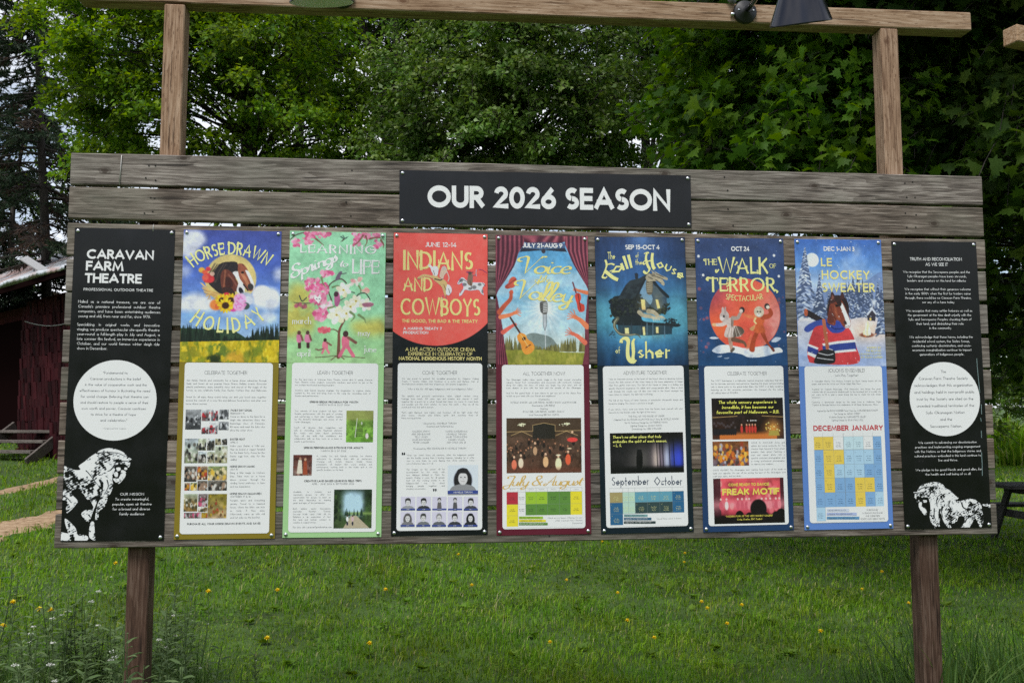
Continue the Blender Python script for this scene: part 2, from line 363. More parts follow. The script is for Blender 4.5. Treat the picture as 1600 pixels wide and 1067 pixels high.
def post(x0, x1, y0, dy, z0, z1, m, lean=0.0, name='post'):
    bm = bmesh.new(); add_box(bm, ((x0 + x1) / 2, y0 + dy / 2, (z0 + z1) / 2), (x1 - x0, dy, z1 - z0), None, .005)
    return bm_obj(name, bm, m, frame, loc=((x0 + x1) / 2, y0 + dy / 2, (z0 + z1) / 2))
post(.360, .450, .042, .089, 1.5, 3.512, M_POST)
post(3.745, 3.834, .042, .089, 1.5, 3.536, M_POST)
post(.283, .374, .042, .092, -.25, 2.55, M_STAIN)
post(3.843, 3.934, .042, .092, -.25, 2.55, M_STAIN)
bm = bmesh.new(); xa, xb = -.02, 4.215; za, zb_ = 3.515, 3.543
add_bar(bm, (xa, .0865, za + .046), (xb, .0865, zb_ + .046), .089, .092, .005)
bm_obj('beam', bm, M_BEAM, frame, loc=(2.1, .0865, 3.575))

# a thin wire strung over the top plank, and a short end of it lower down
for a_, b_ in (((190, 243), (186.5, 289)), ((239.5, 352), (239.2, 362))):
    qa = CAM + (at(*a_, 1) - CAM) * (-.003 - CAM[1]) / (at(*a_, 1) - CAM)[1]; qb = CAM + (at(*b_, 1) - CAM) * (-.003 - CAM[1]) / (at(*b_, 1) - CAM)[1]
    bm = bmesh.new(); add_tube(bm, [tuple(qa + np.array([0, .008, .004])), tuple(qa), tuple(qb)], .0022, 6); bm_obj('wire', bm, mat('galvanised_wire', (.45, .43, .40), .5, .3), frame)

# ------------------------------------------------------------------ the next sign frame along, only its beam end in view
f2 = tag(empty('timber_frame', (6.6, .6, 0)), 'timber beam end jutting in at the upper right edge, beyond the board', 'timber frame')
e0 = at(1578, 56, 4.7)
bm = bmesh.new(); add_bar(bm, (e0[0] + .0, e0[1], e0[2]), (e0[0] + 3.2, e0[1] + .9, e0[2] - .02), .089, .092, .005); bm_obj('beam', bm, M_ENDBEAM, f2, loc=(e0[0] + 1.6, e0[1] + .45, e0[2]))
for k in (.5, 2.8):
    bx, by = e0[0] + k, e0[1] + k * .28
    bm = bmesh.new(); add_box(bm, (bx, by, (e0[2] - .05) / 2 - .1), (.089, .089, e0[2] - .05 + .2), Matrix.Rotation(.27, 3, 'Z'), .005); bm_obj('post', bm, M_POST, f2, loc=(bx, by, 1.7))

def plane_hit(px, py, y):
    q = at(px, py, 1.0) - CAM
    return CAM + q * (y - CAM[1]) / q[1]

# ------------------------------------------------------------------ the two barn lamps on the beam
def lamp(base_xz, apex, axis, rim_r, length, label, arm_mid):
    bx, bz = base_xz; y0 = .042
    t = tag(empty('barn_lamp', (bx, y0, bz)), label, 'lamp', 'barn lamps on the beam')
    bm = bmesh.new(); Mb = Matrix.Translation((bx, y0, bz)) @ Matrix.Rotation(R_(90), 4, 'X')
    add_lathe(bm, [(.056, 0), (.056, .016), (.052, .022), (.020, .026), (.018, .05)], 28, Mb, 0, cap1=True)
    bm_obj('wall_plate', bm, M_SATIN, t)
    for s in (-1, 1):
        bm = bmesh.new(); add_lathe(bm, [(.005, .0), (.005, .004), (.003, .006)], 8, Matrix.Translation((bx + s * .036, y0 - .022, bz + .004)) @ Matrix.Rotation(R_(90), 4, 'X'), 0, cap1=True); bm_obj('screw', bm, M_STEEL, t)
    bm = bmesh.new(); add_lathe(bm, [(.011, 0), (.011, .012), (.016, .013), (.016, .032), (.012, .034), (.012, .045)], 12, Matrix.Translation((bx - .050, y0 - .014, bz + .042)) @ Matrix.Rotation(R_(-48), 4, 'Y'), 0, cap0=True, cap1=True)
    bm_obj('cable_gland', bm, mat('grey_nylon', (.16, .16, .165), .5), t)
    bm = bmesh.new(); add_lathe(bm, [(.009, 0), (.009, .012), (.006, .016)], 10, Matrix.Translation((bx - .057, y0 - .012, bz - .014)) @ Matrix.Rotation(R_(-90), 4, 'Y'), 0, cap1=True); bm_obj('set_screw', bm, M_STEEL, t)
    apex = Vector(apex); ax = Vector(axis).normalized()
    top = apex - ax * .07
    P0 = Vector((bx, y0 - .04, bz)); P1 = Vector(arm_mid)
    pts = []
    for k in np.linspace(0, 1, 22):
        a, b_, c_, d_ = P0, P0 + (P1 - P0) * .9 + Vector((0, 0, .0)), P1 + Vector((0, 0, .10)), top
        e_ = top - ax * .16
        q = a * (1 - k) ** 4 + b_ * 4 * k * (1 - k) ** 3 + c_ * 6 * k * k * (1 - k) ** 2 + e_ * 4 * k ** 3 * (1 - k) + top * k ** 4
        pts.append(q)
    bm = bmesh.new(); add_tube(bm, [tuple(p) for p in pts], .0125, 10); bm_obj('arm', bm, M_BLACKMETAL, t)
    Ms = Matrix.Translation(apex) @ ax.to_track_quat('Z', 'Y').to_matrix().to_4x4()
    bm = bmesh.new()
    add_lathe(bm, [(.019, -.075), (.030, -.07), (.034, -.02), (.036, 0), (.048, .012), (rim_r * .985, length - .004), (rim_r, length), (rim_r - .003, length + .002)], 48, Ms, 0, cap0=True)
    sh = bm_obj('lamp_shade', bm, M_BLACKMETAL, t)
    bm = bmesh.new(); add_lathe(bm, [(rim_r - .003, length + .002), (rim_r * .97, length - .006), (.045, .018), (.0, .014)], 48, Ms, 0)
    bm_obj('shade_lining', bm, M_WHITEENAMEL, sh)
    bm = bmesh.new(); add_lathe(bm, [(.004, length * .78), (.02, length * .75), (.029, length * .6), (.024, length * .42), (.016, length * .3), (.014, .03)], 16, Ms, 0, cap0=True)
    bm_obj('bulb', bm, mat('opal_bulb', (.75, .74, .70), .3), sh)
    # flex looping from the gland over the beam
    g = Vector((bx - .085, y0 - .014, bz + .072))
    q = [g, g + Vector((-.03, -.005, .03)), g + Vector((-.09, .0, .035)), g + Vector((-.12, .01, .0)), g + Vector((-.14, .03, -.022))]
    pp = []
    for k in np.linspace(0, 1, 16):
        c = [math.comb(4, i) * k ** i * (1 - k) ** (4 - i) for i in range(5)]; pp.append(sum((q[i] * c[i] for i in range(5)), Vector()))
    bm = bmesh.new(); add_tube(bm, [tuple(p) for p in pp], .004, 7); bm_obj('cable', bm, M_SATIN, t)
    return t
# right lamp: rim seen edge-on from just below
rc = at(1251, 37, 3.42); axr = Vector((.16, .37, -.9)).normalized()
b0 = plane_hit(1163, 21, .042); lamp((b0[0], b0[2]), tuple(Vector(rc) - axr * .195), axr, .116, .195, 'black cone barn lamp on a bent arm near the right end of the beam', tuple(at(1196, -12, 3.7)))
lc = at(503, 4, 3.42); axl = Vector((.06, .28, -.93)).normalized()
b0 = plane_hit(535, -4, .042); lamp((b0[0], b0[2]), tuple(Vector(lc) - axl * .195), axl, .122, .195, 'black barn lamp cut off by the top edge, near the left post', tuple(at(520, -30, 3.7)))
# ------------------------------------------------------------------ trees
def unit(v): return v / (np.linalg.norm(v, axis=-1, keepdims=True) + 1e-9)
def rvec(n): return unit(rng.normal(size=(n, 3)))

MAPLE = np.array([(0, 0), (.16, .05), (.50, -.06), (.40, .20), (.56, .40), (.30, .42), (.26, .62), (.12, .60), (0, 1.0),
                  (-.12, .60), (-.26, .62), (-.30, .42), (-.56, .40), (-.40, .20), (-.50, -.06), (-.16, .05)])
def leaves_mesh(P, tip, nrm, size, shape):
    """leaf blades at P, pointing along tip, facing nrm"""
    n = len(P); tip = unit(tip); side = unit(np.cross(nrm, tip)); nr = np.cross(tip, side); s = np.asarray(size).reshape(-1, 1)
    if shape == 'quad':
        a = P; b = P + tip * s * .48 + side * s * .30 + nr * s * .07; c = P + tip * s - nr * s * .10; d = P + tip * s * .48 - side * s * .30 + nr * s * .07
        V = np.stack([a, b, c, d], 1).reshape(-1, 3); F = np.arange(n * 4).reshape(-1, 4)
    elif shape == 'fan':      # three-lobed leaf, two folded halves
        u = [(0, 0, 0), (.34, .22, .07), (.22, .5, .04), (.1, .62, .02), (0, 1, -.1), (-.1, .62, .02), (-.22, .5, .04), (-.34, .22, .07)]
        V = np.stack([P + side * s * x + tip * s * y + nr * s * z for x, y, z in u], 1).reshape(-1, 3)
        q = np.array([(0, 1, 2, 3), (0, 3, 4, 5), (0, 5, 6, 7)]); F = (np.arange(n)[:, None, None] * 8 + q).reshape(-1, 4)
    else:
        cx = np.concatenate([[(0, .3)], MAPLE]); z = -.16 * np.abs(cx[:, 0]) ** 1.2 - .22 * (cx[:, 1] - .3) ** 2
        V = np.stack([P + side * s * x + tip * s * y + nr * s * zz for (x, y), zz in zip(cx, z)], 1).reshape(-1, 3)
        k = len(MAPLE); q = np.array([(0, 1 + i, 1 + (i + 1) % k) for i in range(k)]); F = (np.arange(n)[:, None, None] * (k + 1) + q).reshape(-1, 3)
    return V, F

def tree(name, label, base, trunk, trunk_r, crown, n_clump, per, leaf, shape, mleaf, spread=.75, droop=.35, group=None, mbark=None, branch_r=.03, cat='tree', stems=None, keep=None):
    """trunk: list of points from the ground up; crown: list of (centre, radii); a clump is a fan of leafy twigs"""
    t = tag(empty(name, base), label, cat, group); mbark = mbark or M_BARK
    paths = [np.array(trunk, float)] + [np.array(s_, float) for s_ in (stems or [])]
    def fine(P):
        k = np.linspace(0, 1, 14); tt = np.linspace(0, 1, len(P)); Q = np.stack([np.interp(k, tt, P[:, i]) for i in range(3)], 1)
        Q[:, :2] += .05 * np.stack([np.sin(k * 9 + P[0, 0] * 3), np.cos(k * 7 + P[0, 1] * 3)], 1) * np.linalg.norm(P[-1] - P[0]) * .12; return Q
    FP = [fine(P) for P in paths]
    V, F = tube_np(FP, [np.linspace(trunk_r * (1 if i == 0 else .55), trunk_r * (.35 if i == 0 else .16), 14) for i in range(len(FP))], 10)
    mesh_np('trunk', V, F, mbark, t, smooth=True, loc=base)
    allP = np.concatenate(FP)
    C = []
    vol = np.array([np.prod(c[1]) for c in crown]) ** .8; vol /= vol.sum()
    for (cc, rr), fr in zip(crown, vol):
        m = max(1, int(n_clump * fr)); d = rvec(m); r = rng.random(m) ** .42
        C.append(np.asarray(cc) + d * r[:, None] * np.asarray(rr))
    C = np.concatenate(C)
    if keep is not None: C = C[keep(C)]
    cen = np.mean([c[0] for c in crown], 0)
    bp, br = [], []; LP, LT, LN, LS = [], [], [], []
    for c in C:
        dd = np.linalg.norm((allP - c) * np.array([1, 1, .8]), axis=1) + 2.0 * np.clip(allP[:, 2] - c[2] + .3, 0, 9)
        a = allP[np.argmin(dd)]
        L = np.linalg.norm(c - a); k = np.linspace(0, 1, 6)[:, None]
        mid = np.array([0, 0, .22 * L]); bpth = a + (c - a) * k + mid * (k * (1 - k)) * 2 + rng.normal(size=(6, 3)) * .03 * L * (k * (1 - k)) * 3
        bp.append(bpth); br.append(np.linspace(branch_r * (.4 + .14 * L), .006, 6))
        outd = unit((c - a) * np.array([1, 1, .4]) + rng.normal(size=3) * .25)
        nt_ = rng.integers(5, 9)
        for _ in range(nt_):
            d = unit(outd + rng.normal(size=3) * np.array([.75, .75, .38])); Ls = spread * rng.uniform(.55, 1.25)
            m = max(3, int(per / nt_ * rng.uniform(.7, 1.3))); s = rng.random(m) ** .75
            P = c + d * (s * Ls)[:, None] + np.array([0, 0, -1.]) * (droop * Ls * s ** 2)[:, None] + rng.normal(size=(m, 3)) * np.array([.11, .11, .075]) * spread
            tw = c + d * (k * Ls) + np.array([0, 0, -1.]) * (droop * Ls * k ** 2); bp.append(tw); br.append(np.linspace(.008, .003, 6))
            LP.append(P); LT.append(unit(d * .6 + rng.normal(size=(m, 3)) * .65 + np.array([0, 0, -.35])))
            LN.append(unit(np.array([0, 0, 1.]) + unit(c - cen) * .55 + rng.normal(size=(m, 3)) * .55)); LS.append(leaf * rng.uniform(.6, 1.2, m))
    V, F = tube_np(bp, br, 4); mesh_np('branches', V, F, mbark, t, smooth=True, loc=base)
    V, F = leaves_mesh(np.concatenate(LP), np.concatenate(LT), np.concatenate(LN), np.concatenate(LS), shape)
    mesh_np('crown', V, F, mleaf, t, loc=base)
    return t

def conifer(label, base, H, R0, lean, n_whorl, mneedle, mdead, dead=.35, zlo=.12, name='spruce_tree'):
    t = tag(empty(name, base), label, 'tree'); base = np.asarray(base, float)
    k = np.linspace(0, 1, 16)[:, None]; P = base + np.array([lean[0], lean[1], H]) * k + np.stack([.1 * np.sin(k[:, 0] * 8), .1 * np.cos(k[:, 0] * 6), 0 * k[:, 0]], 1)
    V, F = tube_np([P], [np.linspace(.13, .015, 16)], 9); mesh_np('trunk', V, F, M_BARK, t, smooth=True, loc=base)
    bp, br = [], []; acc = {0: [[], [], [], []], 1: [[], [], [], []]}
    for i in range(n_whorl):
        f = zlo + (1 - zlo) * (i + rng.random()) / n_whorl; o = np.array([np.interp(f, k[:, 0], P[:, j]) for j in range(3)])
        for _ in range(rng.integers(2, 5)):
            az = rng.random() * 6.283; L = R0 * (1 - f) ** .72 * rng.uniform(.55, 1.15) + .25; isd = int(rng.random() < dead)
            d = np.array([math.cos(az), math.sin(az), rng.uniform(-.25, .12)]); s = np.linspace(0, 1, 7)[:, None]
            B = o + d * s * L + np.array([0, 0, -1]) * (.34 * L * s ** 1.6) + np.array([0, 0, 1]) * (.20 * L * s ** 4); bp.append(B); br.append(np.linspace(.028, .006, 7))
            ns = int(14 * L) + 4
            for q in range(ns):
                u = rng.uniform(.15, 1); b0 = np.array([np.interp(u, s[:, 0], B[:, j]) for j in range(3)])
                sd_ = unit(np.cross(d, [0, 0, 1.])) * rng.choice([-1, 1]); dd = unit(d * .7 + sd_ * rng.uniform(.3, 1) + np.array([0, 0, rng.uniform(-.75, .05)])); ll = rng.uniform(.2, .5) * (1.15 - .5 * u)
                bp.append(np.stack([b0, b0 + dd * ll * .5, b0 + dd * ll + np.array([0, 0, -.04])])); br.append(np.array([.007, .005, .003]))
                m = rng.integers(3, 7) if isd else rng.integers(13, 20); v = rng.random(m)
                a = acc[isd]; a[0].append(b0 + dd * (v * ll)[:, None]); a[1].append(unit(dd + rng.normal(size=(m, 3)) * .55)); a[2].append(rvec(m) + np.array([0, 0, .8])); a[3].append(rng.uniform(.07, .15, m))
    V, F = tube_np(bp, br, 4); mesh_np('branches', V, F, M_BARK, t, smooth=True, loc=base)
    for kk, m_, nm in ((0, mneedle, 'needles'), (1, mdead, 'dead_needles')):
        a = [np.concatenate(x) for x in acc[kk]]
        P0, tp, nr, s = a; tp = unit(tp); sd2 = unit(np.cross(nr, tp)) * (s * .17)[:, None]
        V = np.stack([P0 - sd2, P0 + sd2, P0 + tp * s[:, None]], 1).reshape(-1, 3); mesh_np(nm, V, np.arange(len(V)).reshape(-1, 3), m_, t, loc=base)
    return t

def G(x, y): return float(terrain(x, y))
def gp(px, d):
    p = at(px, 650, d); return np.array([p[0], p[1], G(p[0], p[1])])

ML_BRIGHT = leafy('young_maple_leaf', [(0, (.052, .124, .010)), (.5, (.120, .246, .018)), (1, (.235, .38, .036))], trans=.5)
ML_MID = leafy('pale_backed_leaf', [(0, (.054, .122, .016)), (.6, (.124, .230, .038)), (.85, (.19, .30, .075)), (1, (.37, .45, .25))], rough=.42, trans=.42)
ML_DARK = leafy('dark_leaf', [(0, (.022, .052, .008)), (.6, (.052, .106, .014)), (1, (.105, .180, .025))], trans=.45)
ML_MAPLE = leafy('broad_maple_leaf', [(0, (.040, .104, .010)), (.55, (.082, .194, .016)), (1, (.18, .34, .030))], trans=.5, rough=.45)
ML_NEEDLE = leafy('needles', [(0, (.012, .028, .014)), (.6, (.026, .050, .024)), (1, (.050, .075, .034))], trans=.15, rough=.6)
ML_DEAD = leafy('dead_needles', [(0, (.030, .020, .014)), (1, (.085, .056, .038))], trans=.1, rough=.8)

# the conifer over the barn
b = gp(62, 19.5)
conifer('sparse old conifer with bare brown branches, standing behind the red barn', b, 15.5, 2.9, (-.5, .2), 74, ML_NEEDLE, ML_DEAD, .36, .08)
b = gp(-70, 24); conifer('darker conifer at the left edge, farther back than the sparse one', b, 13.5, 3.2, (.2, 0), 46, ML_NEEDLE, ML_DEAD, .25, .03)

b = gp(14, 22.5); conifer('short dense dark conifer low at the left edge, between its taller neighbours', b, 9.0, 2.6, (0, 0), 44, ML_NEEDLE, ML_DEAD, .2, .03)

def crown_px(lst):
    return [(at(px, py, d), (rx, ry, rz)) for px, py, d, rx, ry, rz in lst]

# left maple, bright new leaves
b = gp(395, 13.5)
tree('maple_tree', 'bright green maple filling the upper left between conifer and left post', b, [b, at(392, 420, 13.5), at(385, 250, 13.4), at(370, 60, 13.5), at(360, -140, 13.5)], .17,
     crown_px([(205, 60, 12.8, 1.35, 1.3, 1.5), (330, -30, 13, 2.0, 1.6, 1.6), (430, 130, 12.5, 1.5, 1.4, 1.7), (250, 195, 12.4, 1.25, 1.0, .75), (545, 210, 12.4, .8, 1.0, 1.6)]), 270, 300, .080, 'fan', ML_BRIGHT, .52, .45)
# tree with the two trunks under the beam
b = gp(622, 16)
tree('broadleaf_tree', 'tall tree whose leaning trunk shows under the beam near the left lamp', b, [b, at(625, 400, 16), at(606, 210, 16), at(585, 110, 16), at(562, 20, 16), at(540, -160, 16)], .17,
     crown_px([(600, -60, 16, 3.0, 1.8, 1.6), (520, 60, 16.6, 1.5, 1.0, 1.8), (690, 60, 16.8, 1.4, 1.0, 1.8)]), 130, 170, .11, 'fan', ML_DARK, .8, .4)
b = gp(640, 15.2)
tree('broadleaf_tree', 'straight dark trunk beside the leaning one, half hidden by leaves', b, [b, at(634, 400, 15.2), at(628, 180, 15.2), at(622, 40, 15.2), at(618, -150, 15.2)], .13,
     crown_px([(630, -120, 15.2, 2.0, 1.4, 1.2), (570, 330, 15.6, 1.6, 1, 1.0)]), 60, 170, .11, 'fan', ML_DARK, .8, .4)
# centre tree, pale leaf backs
b = gp(800, 12)
tree('silver_maple_tree', 'full tree with pale backed leaves above the black title sign', b, [b, at(800, 420, 12), at(815, 200, 12), at(800, -60, 12)], .16,
     crown_px([(730, 100, 11.4, 1.15, 1.1, 1.25), (850, 130, 11.0, 1.35, 1.1, 1.2), (770, 215, 10.8, 1.5, 1.1, .75), (690, 190, 11.2, .8, .8, .8), (860, -30, 11.6, 1.9, 1.3, 1.0), (930, 215, 11.2, .8, .8, .7)]), 270, 300, .068, 'fan', ML_MID, .46, .3)
# thin stems against the sky
b = gp(1012, 15.5)
tree('multi_stem_tree', 'thin dark stems forking against the white sky, right of the pale backed tree', b, [b, at(1015, 420, 15.5), at(1010, 230, 15.5), at(985, 110, 15.5), at(960, -60, 15.5)], .09,
     crown_px([(985, 60, 15.4, 1.4, 1.1, 1.6), (1080, 70, 15.6, 1.3, 1.0, 1.5), (1010, -90, 15.5, 2.2, 1.4, 1.0), (950, 190, 15.3, .7, .8, 1.0), (1085, 225, 15.6, .9, .8, .7)]), 150, 150, .10, 'fan', ML_DARK, .7, .35,
     stems=[[at(1015, 330, 15.5), at(1022, 200, 15.5), at(1040, 60, 15.5), at(1060, -80, 15.5)], [at(1015, 330, 15.5), at(1045, 220, 15.5), at(1090, 110, 15.5), at(1110, -20, 15.5)], [at(1012, 300, 15.5), at(1002, 200, 15.5), at(1006, 60, 15.5)], [at(985, 250, 15.5), at(950, 170, 15.5), at(905, 90, 15.5)]])
# the big right-hand maple, broad lobed leaves
b = gp(1330, 12.4)
tree('maple_tree', 'broad leaved maple behind the right post, its large lobed leaves close to the board', b, [b, at(1330, 430, 12.2), at(1345, 230, 11.2), at(1350, -100, 10.4)], .2,
     crown_px([(1200, 70, 8.8, 1.15, 1.0, 1.05), (1260, 215, 8.4, 1.1, .9, .62), (1330, -20, 9.4, 1.6, 1.4, 1.1), (1145, 200, 9.2, .6, .8, .75), (1420, 120, 9.2, .9, 1.0, 1.3)]), 160, 150, .115, 'maple', ML_MAPLE, .72, .45)
# the dark maple whose crown closes the right edge; unseen high crown parts are added to shade the lawn
b = gp(1790, 9.6)
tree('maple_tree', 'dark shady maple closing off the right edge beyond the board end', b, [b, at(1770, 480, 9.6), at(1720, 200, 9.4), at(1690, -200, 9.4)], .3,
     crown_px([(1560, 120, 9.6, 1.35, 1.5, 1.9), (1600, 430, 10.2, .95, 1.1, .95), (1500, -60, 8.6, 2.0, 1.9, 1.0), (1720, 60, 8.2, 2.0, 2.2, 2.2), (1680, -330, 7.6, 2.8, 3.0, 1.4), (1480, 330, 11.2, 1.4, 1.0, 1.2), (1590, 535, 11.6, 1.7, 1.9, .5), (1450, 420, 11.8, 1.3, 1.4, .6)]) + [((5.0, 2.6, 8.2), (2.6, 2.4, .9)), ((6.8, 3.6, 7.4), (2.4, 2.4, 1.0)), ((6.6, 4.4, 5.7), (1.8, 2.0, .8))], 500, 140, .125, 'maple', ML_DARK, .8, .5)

# the wood behind: plain trees standing farther off
for px, d, h, rx, lab in ((150, 26, 9.5, 3.0, 'dark tree far behind the left end of the board'), (455, 24, 10, 3.2, 'dark tree far back, behind the bright maple'),
                          (720, 25, 10.5, 3.2, 'dark tree far back, behind the pale backed tree'), (930, 27, 9, 3.0, 'dark tree far back, left of the forking stems'),
                          (1190, 22, 10.5, 3.0, 'dark tree far back, behind the broad leaved maple'), (1440, 21, 11, 3.0, 'dark tree far back, behind the right post'), (1640, 24, 11, 3.4, 'dark tree far back at the right edge')):
    b = gp(px, d)
    tree('background_tree', lab, b, [b, b + np.array([.1, 0, h * .5]), b + np.array([0, .1, h])], .2,
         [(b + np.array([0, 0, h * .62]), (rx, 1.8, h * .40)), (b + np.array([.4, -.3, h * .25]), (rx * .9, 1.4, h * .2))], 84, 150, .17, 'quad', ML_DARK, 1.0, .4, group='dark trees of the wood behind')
# shrubs seen through the gaps between planks and past the board ends
for px, d, h, rx, lab in ((330, 17, 3.4, 2.2, 'dark shrub behind the lower left planks'), (700, 18, 3.8, 2.6, 'dark shrub behind the middle of the board'), (1060, 18, 3.6, 2.2, 'dark shrub behind the right half of the board'), (1380, 16, 3.6, 2.0, 'dark shrub behind the right end planks')):
    b = gp(px, d)
    tree('shrub', lab, b, [b, b + np.array([0, 0, h * .7])], .04, [(b + np.array([0, 0, h * .55]), (rx, .9, h * .5))], 46, 150, .10, 'quad', ML_DARK, .6, .25, cat='shrub')
for px, d, h, rx, lab in ((1545, 37, 4.5, 3.0, 'bright green shrub across the field, right of the board end'), (1650, 39, 5.0, 3.2, 'bright green shrub across the field, at the right edge')):
    b = gp(px, d)
    tree('shrub', lab, b, [b, b + np.array([0, 0, h * .7])], .05, [(b + np.array([0, 0, h * .5]), (rx, 1.2, h * .5))], 70, 150, .16, 'quad', ML_MID, .9, .25, cat='shrub')
# ------------------------------------------------------------------ the red barn on the left
M_REDWALL = noisy('faded_red_shingle', [(.25, (.014, .003, .004)), (.5, (.032, .005, .007)), (.8, (.056, .011, .013))], 7, 6, .95, .4, (1, 1, .4), rnd=False, spec=.1)
_t = M_REDWALL.node_tree; _b = _t.nodes['Principled BSDF']; _c = _b.inputs['Base Color'].links[0].from_socket; _g = _t.nodes.new('ShaderNodeNewGeometry'); _h = _t.nodes.new('ShaderNodeHueSaturation'); _m = _t.nodes.new('ShaderNodeMapRange'); _m.inputs[3].default_value = .45; _m.inputs[4].default_value = 1.6
_t.links.new(_g.outputs['Random Per Island'], _m.inputs[0]); _t.links.new(_m.outputs[0], _h.inputs['Value']); _t.links.new(_c, _h.inputs['Color']); _t.links.new(_h.outputs[0], _b.inputs['Base Color'])
M_ROOF = noisy('rusty_sheet_roof', [(.3, (.36, .20, .17)), (.46, (.46, .37, .35)), (.56, (.52, .54, .57)), (.8, (.66, .69, .73))], 2.2, 6, .5, .1, (1, .25, 1), rnd=False)
M_OLDWOOD = wood('grey_old_board', (.05, .042, .036), (.12, .10, .088), (.22, .20, .18), 'X', knots=False)
M_FASCIA_SHADE = mat('dark_fascia_and_shade', (.009, .004, .004), 1.0, 0, 0)  # near black: fascia colour, and the painted shade of the door opening
def rb(px, d):
    p = at(px, 652, d); return np.array([p[0], p[1]])
A0 = rb(0, 15.5); A1 = rb(104, 13.4)
eD = (A1 - A0) / np.linalg.norm(A1 - A0); nD = np.array([-eD[1], eD[0]])
if nD[1] < 0: nD = -nD
ori = A0 + eD * 1.0
BZ = G(*(ori)) - .25
barn = tag(empty('red_barn', (ori[0], ori[1], BZ)), 'weathered dark red shingled barn with a rusty sheet metal roof', 'barn')
Mx = Matrix(((eD[0], nD[0], 0, ori[0]), (eD[1], nD[1], 0, ori[1]), (0, 0, 1, BZ), (0, 0, 0, 1)))
def lp(x, y, z): return Mx @ Vector((x, y, z))
Mr3 = Mx.to_3x3()
def lbox(bm, c, s, bevel=0, mi=0): add_box(bm, lp(*c), s, Mr3, bevel, mi)
EZ = 3.77 - BZ
bm = bmesh.new(); lbox(bm, (1.3, 1.5, EZ / 2 - .1), (3.4, 2.7, EZ - .1)); lbox(bm, (-3.4, 1.6, EZ / 2 - .1), (6.0, 2.5, EZ - .1)); bm_obj('wall', bm, M_REDWALL, barn, loc=lp(0, 0, 1))
bm = bmesh.new()
for r in range(15):
    z0 = .12 + r * .215; x = -.38
    if z0 > EZ - .3: break
    while x < 3.0:
        ww = random.uniform(.09, .17); h = .27 + random.uniform(-.03, .03)
        q = Matrix.Rotation(R_(4), 3, 'X')
        add_box(bm, lp(x + ww / 2, .125 - .018 - random.random() * .02, z0 + .1 + random.uniform(-.045, .035)), (ww - .012, .022, h), Mr3 @ q @ Matrix.Rotation(random.uniform(-.04, .04), 3, 'Y'), 0, 0); x += ww
bm_obj('shingles', bm, M_REDWALL, barn, loc=lp(0, 0, 1))
# roof: ribbed sheets falling toward the track
ny_ = 60; xs = np.linspace(-6.4, 3.3, 150)
V = []
for yy, zz in ((-.55, EZ - .02), (3.6, EZ + 1.1)):
    V.append([tuple(lp(x, yy + .02 * math.sin(x * 5), zz + .018 * (abs(((x * 4.6) % 1) - .5) < .12) + .02 * math.sin(x * 1.3) + (.155 * (3.3 - x) - .22 if yy > 1 else 0))) for x in xs])
V = np.array(V).reshape(-1, 3); n_ = len(xs); V = np.concatenate([V, V - np.array([0, 0, .05])])
i = np.arange(n_ - 1); F = np.concatenate([np.stack([i, i + 1, n_ + i + 1, n_ + i], 1), np.stack([2 * n_ + i, 3 * n_ + i, 3 * n_ + i + 1, 2 * n_ + i + 1], 1), np.stack([i, 2 * n_ + i, 2 * n_ + i + 1, i + 1], 1)])
mesh_np('roof', V, F, M_ROOF, barn, loc=lp(0, 0, EZ))
bm = bmesh.new(); lbox(bm, (-1.55, -.5, EZ - .115), (9.6, .04, .09), .004); bm_obj('fascia', bm, M_FASCIA_SHADE, barn, loc=lp(0, 0, EZ))
bm = bmesh.new(); lbox(bm, (-1.6, .33, 1.45), (1.5, .04, 2.2)); bm_obj('doorway_shade', bm, M_FASCIA_SHADE, barn, loc=lp(-1.6, .33, 1.4))  # flat dark slab on the solid wall, door opening's shade put into its colour
cpt = [lp(-.2, .09, EZ - .55 - .14 * math.sin(k * 3.1416) - .12 * k) + Vector((0, 0, 0)) for k in (0,)]
cpt = [lp(-.2 + 3 * k, .075, EZ - .5 - .15 * math.sin(k * 3.1416) - .05 * k) for k in np.linspace(0, 1, 10)]
bm = bmesh.new(); add_tube(bm, [tuple(p) for p in cpt], .009, 6); bm_obj('wall_cable', bm, mat('grey_cable', (.25, .24, .23), .6), barn)
# flat dish on the roof
dp = at(53, 413, 15.2); t = tag(empty('satellite_dish', dp), 'flat pale grey satellite dish tilted up on the barn roof', 'satellite dish')
bm = bmesh.new(); q = Matrix.Rotation(R_(10), 3, 'Z') @ Matrix.Rotation(R_(32), 3, 'Y') @ Matrix.Rotation(R_(24), 3, 'X')
add_box(bm, dp, (.40, .27, .03), q, .012, 0, 2); bm_obj('dish_plate', bm, mat('pale_grey_plastic', (.42, .42, .42), .5), t, loc=dp)
bm = bmesh.new(); add_tube(bm, [tuple(dp + np.array([0, 0, -.02])), tuple(dp + np.array([.02, .02, -.40]))], .018, 10); bm_obj('mast', bm, mat('pale_grey_plastic', (.35, .35, .36), .5), t)
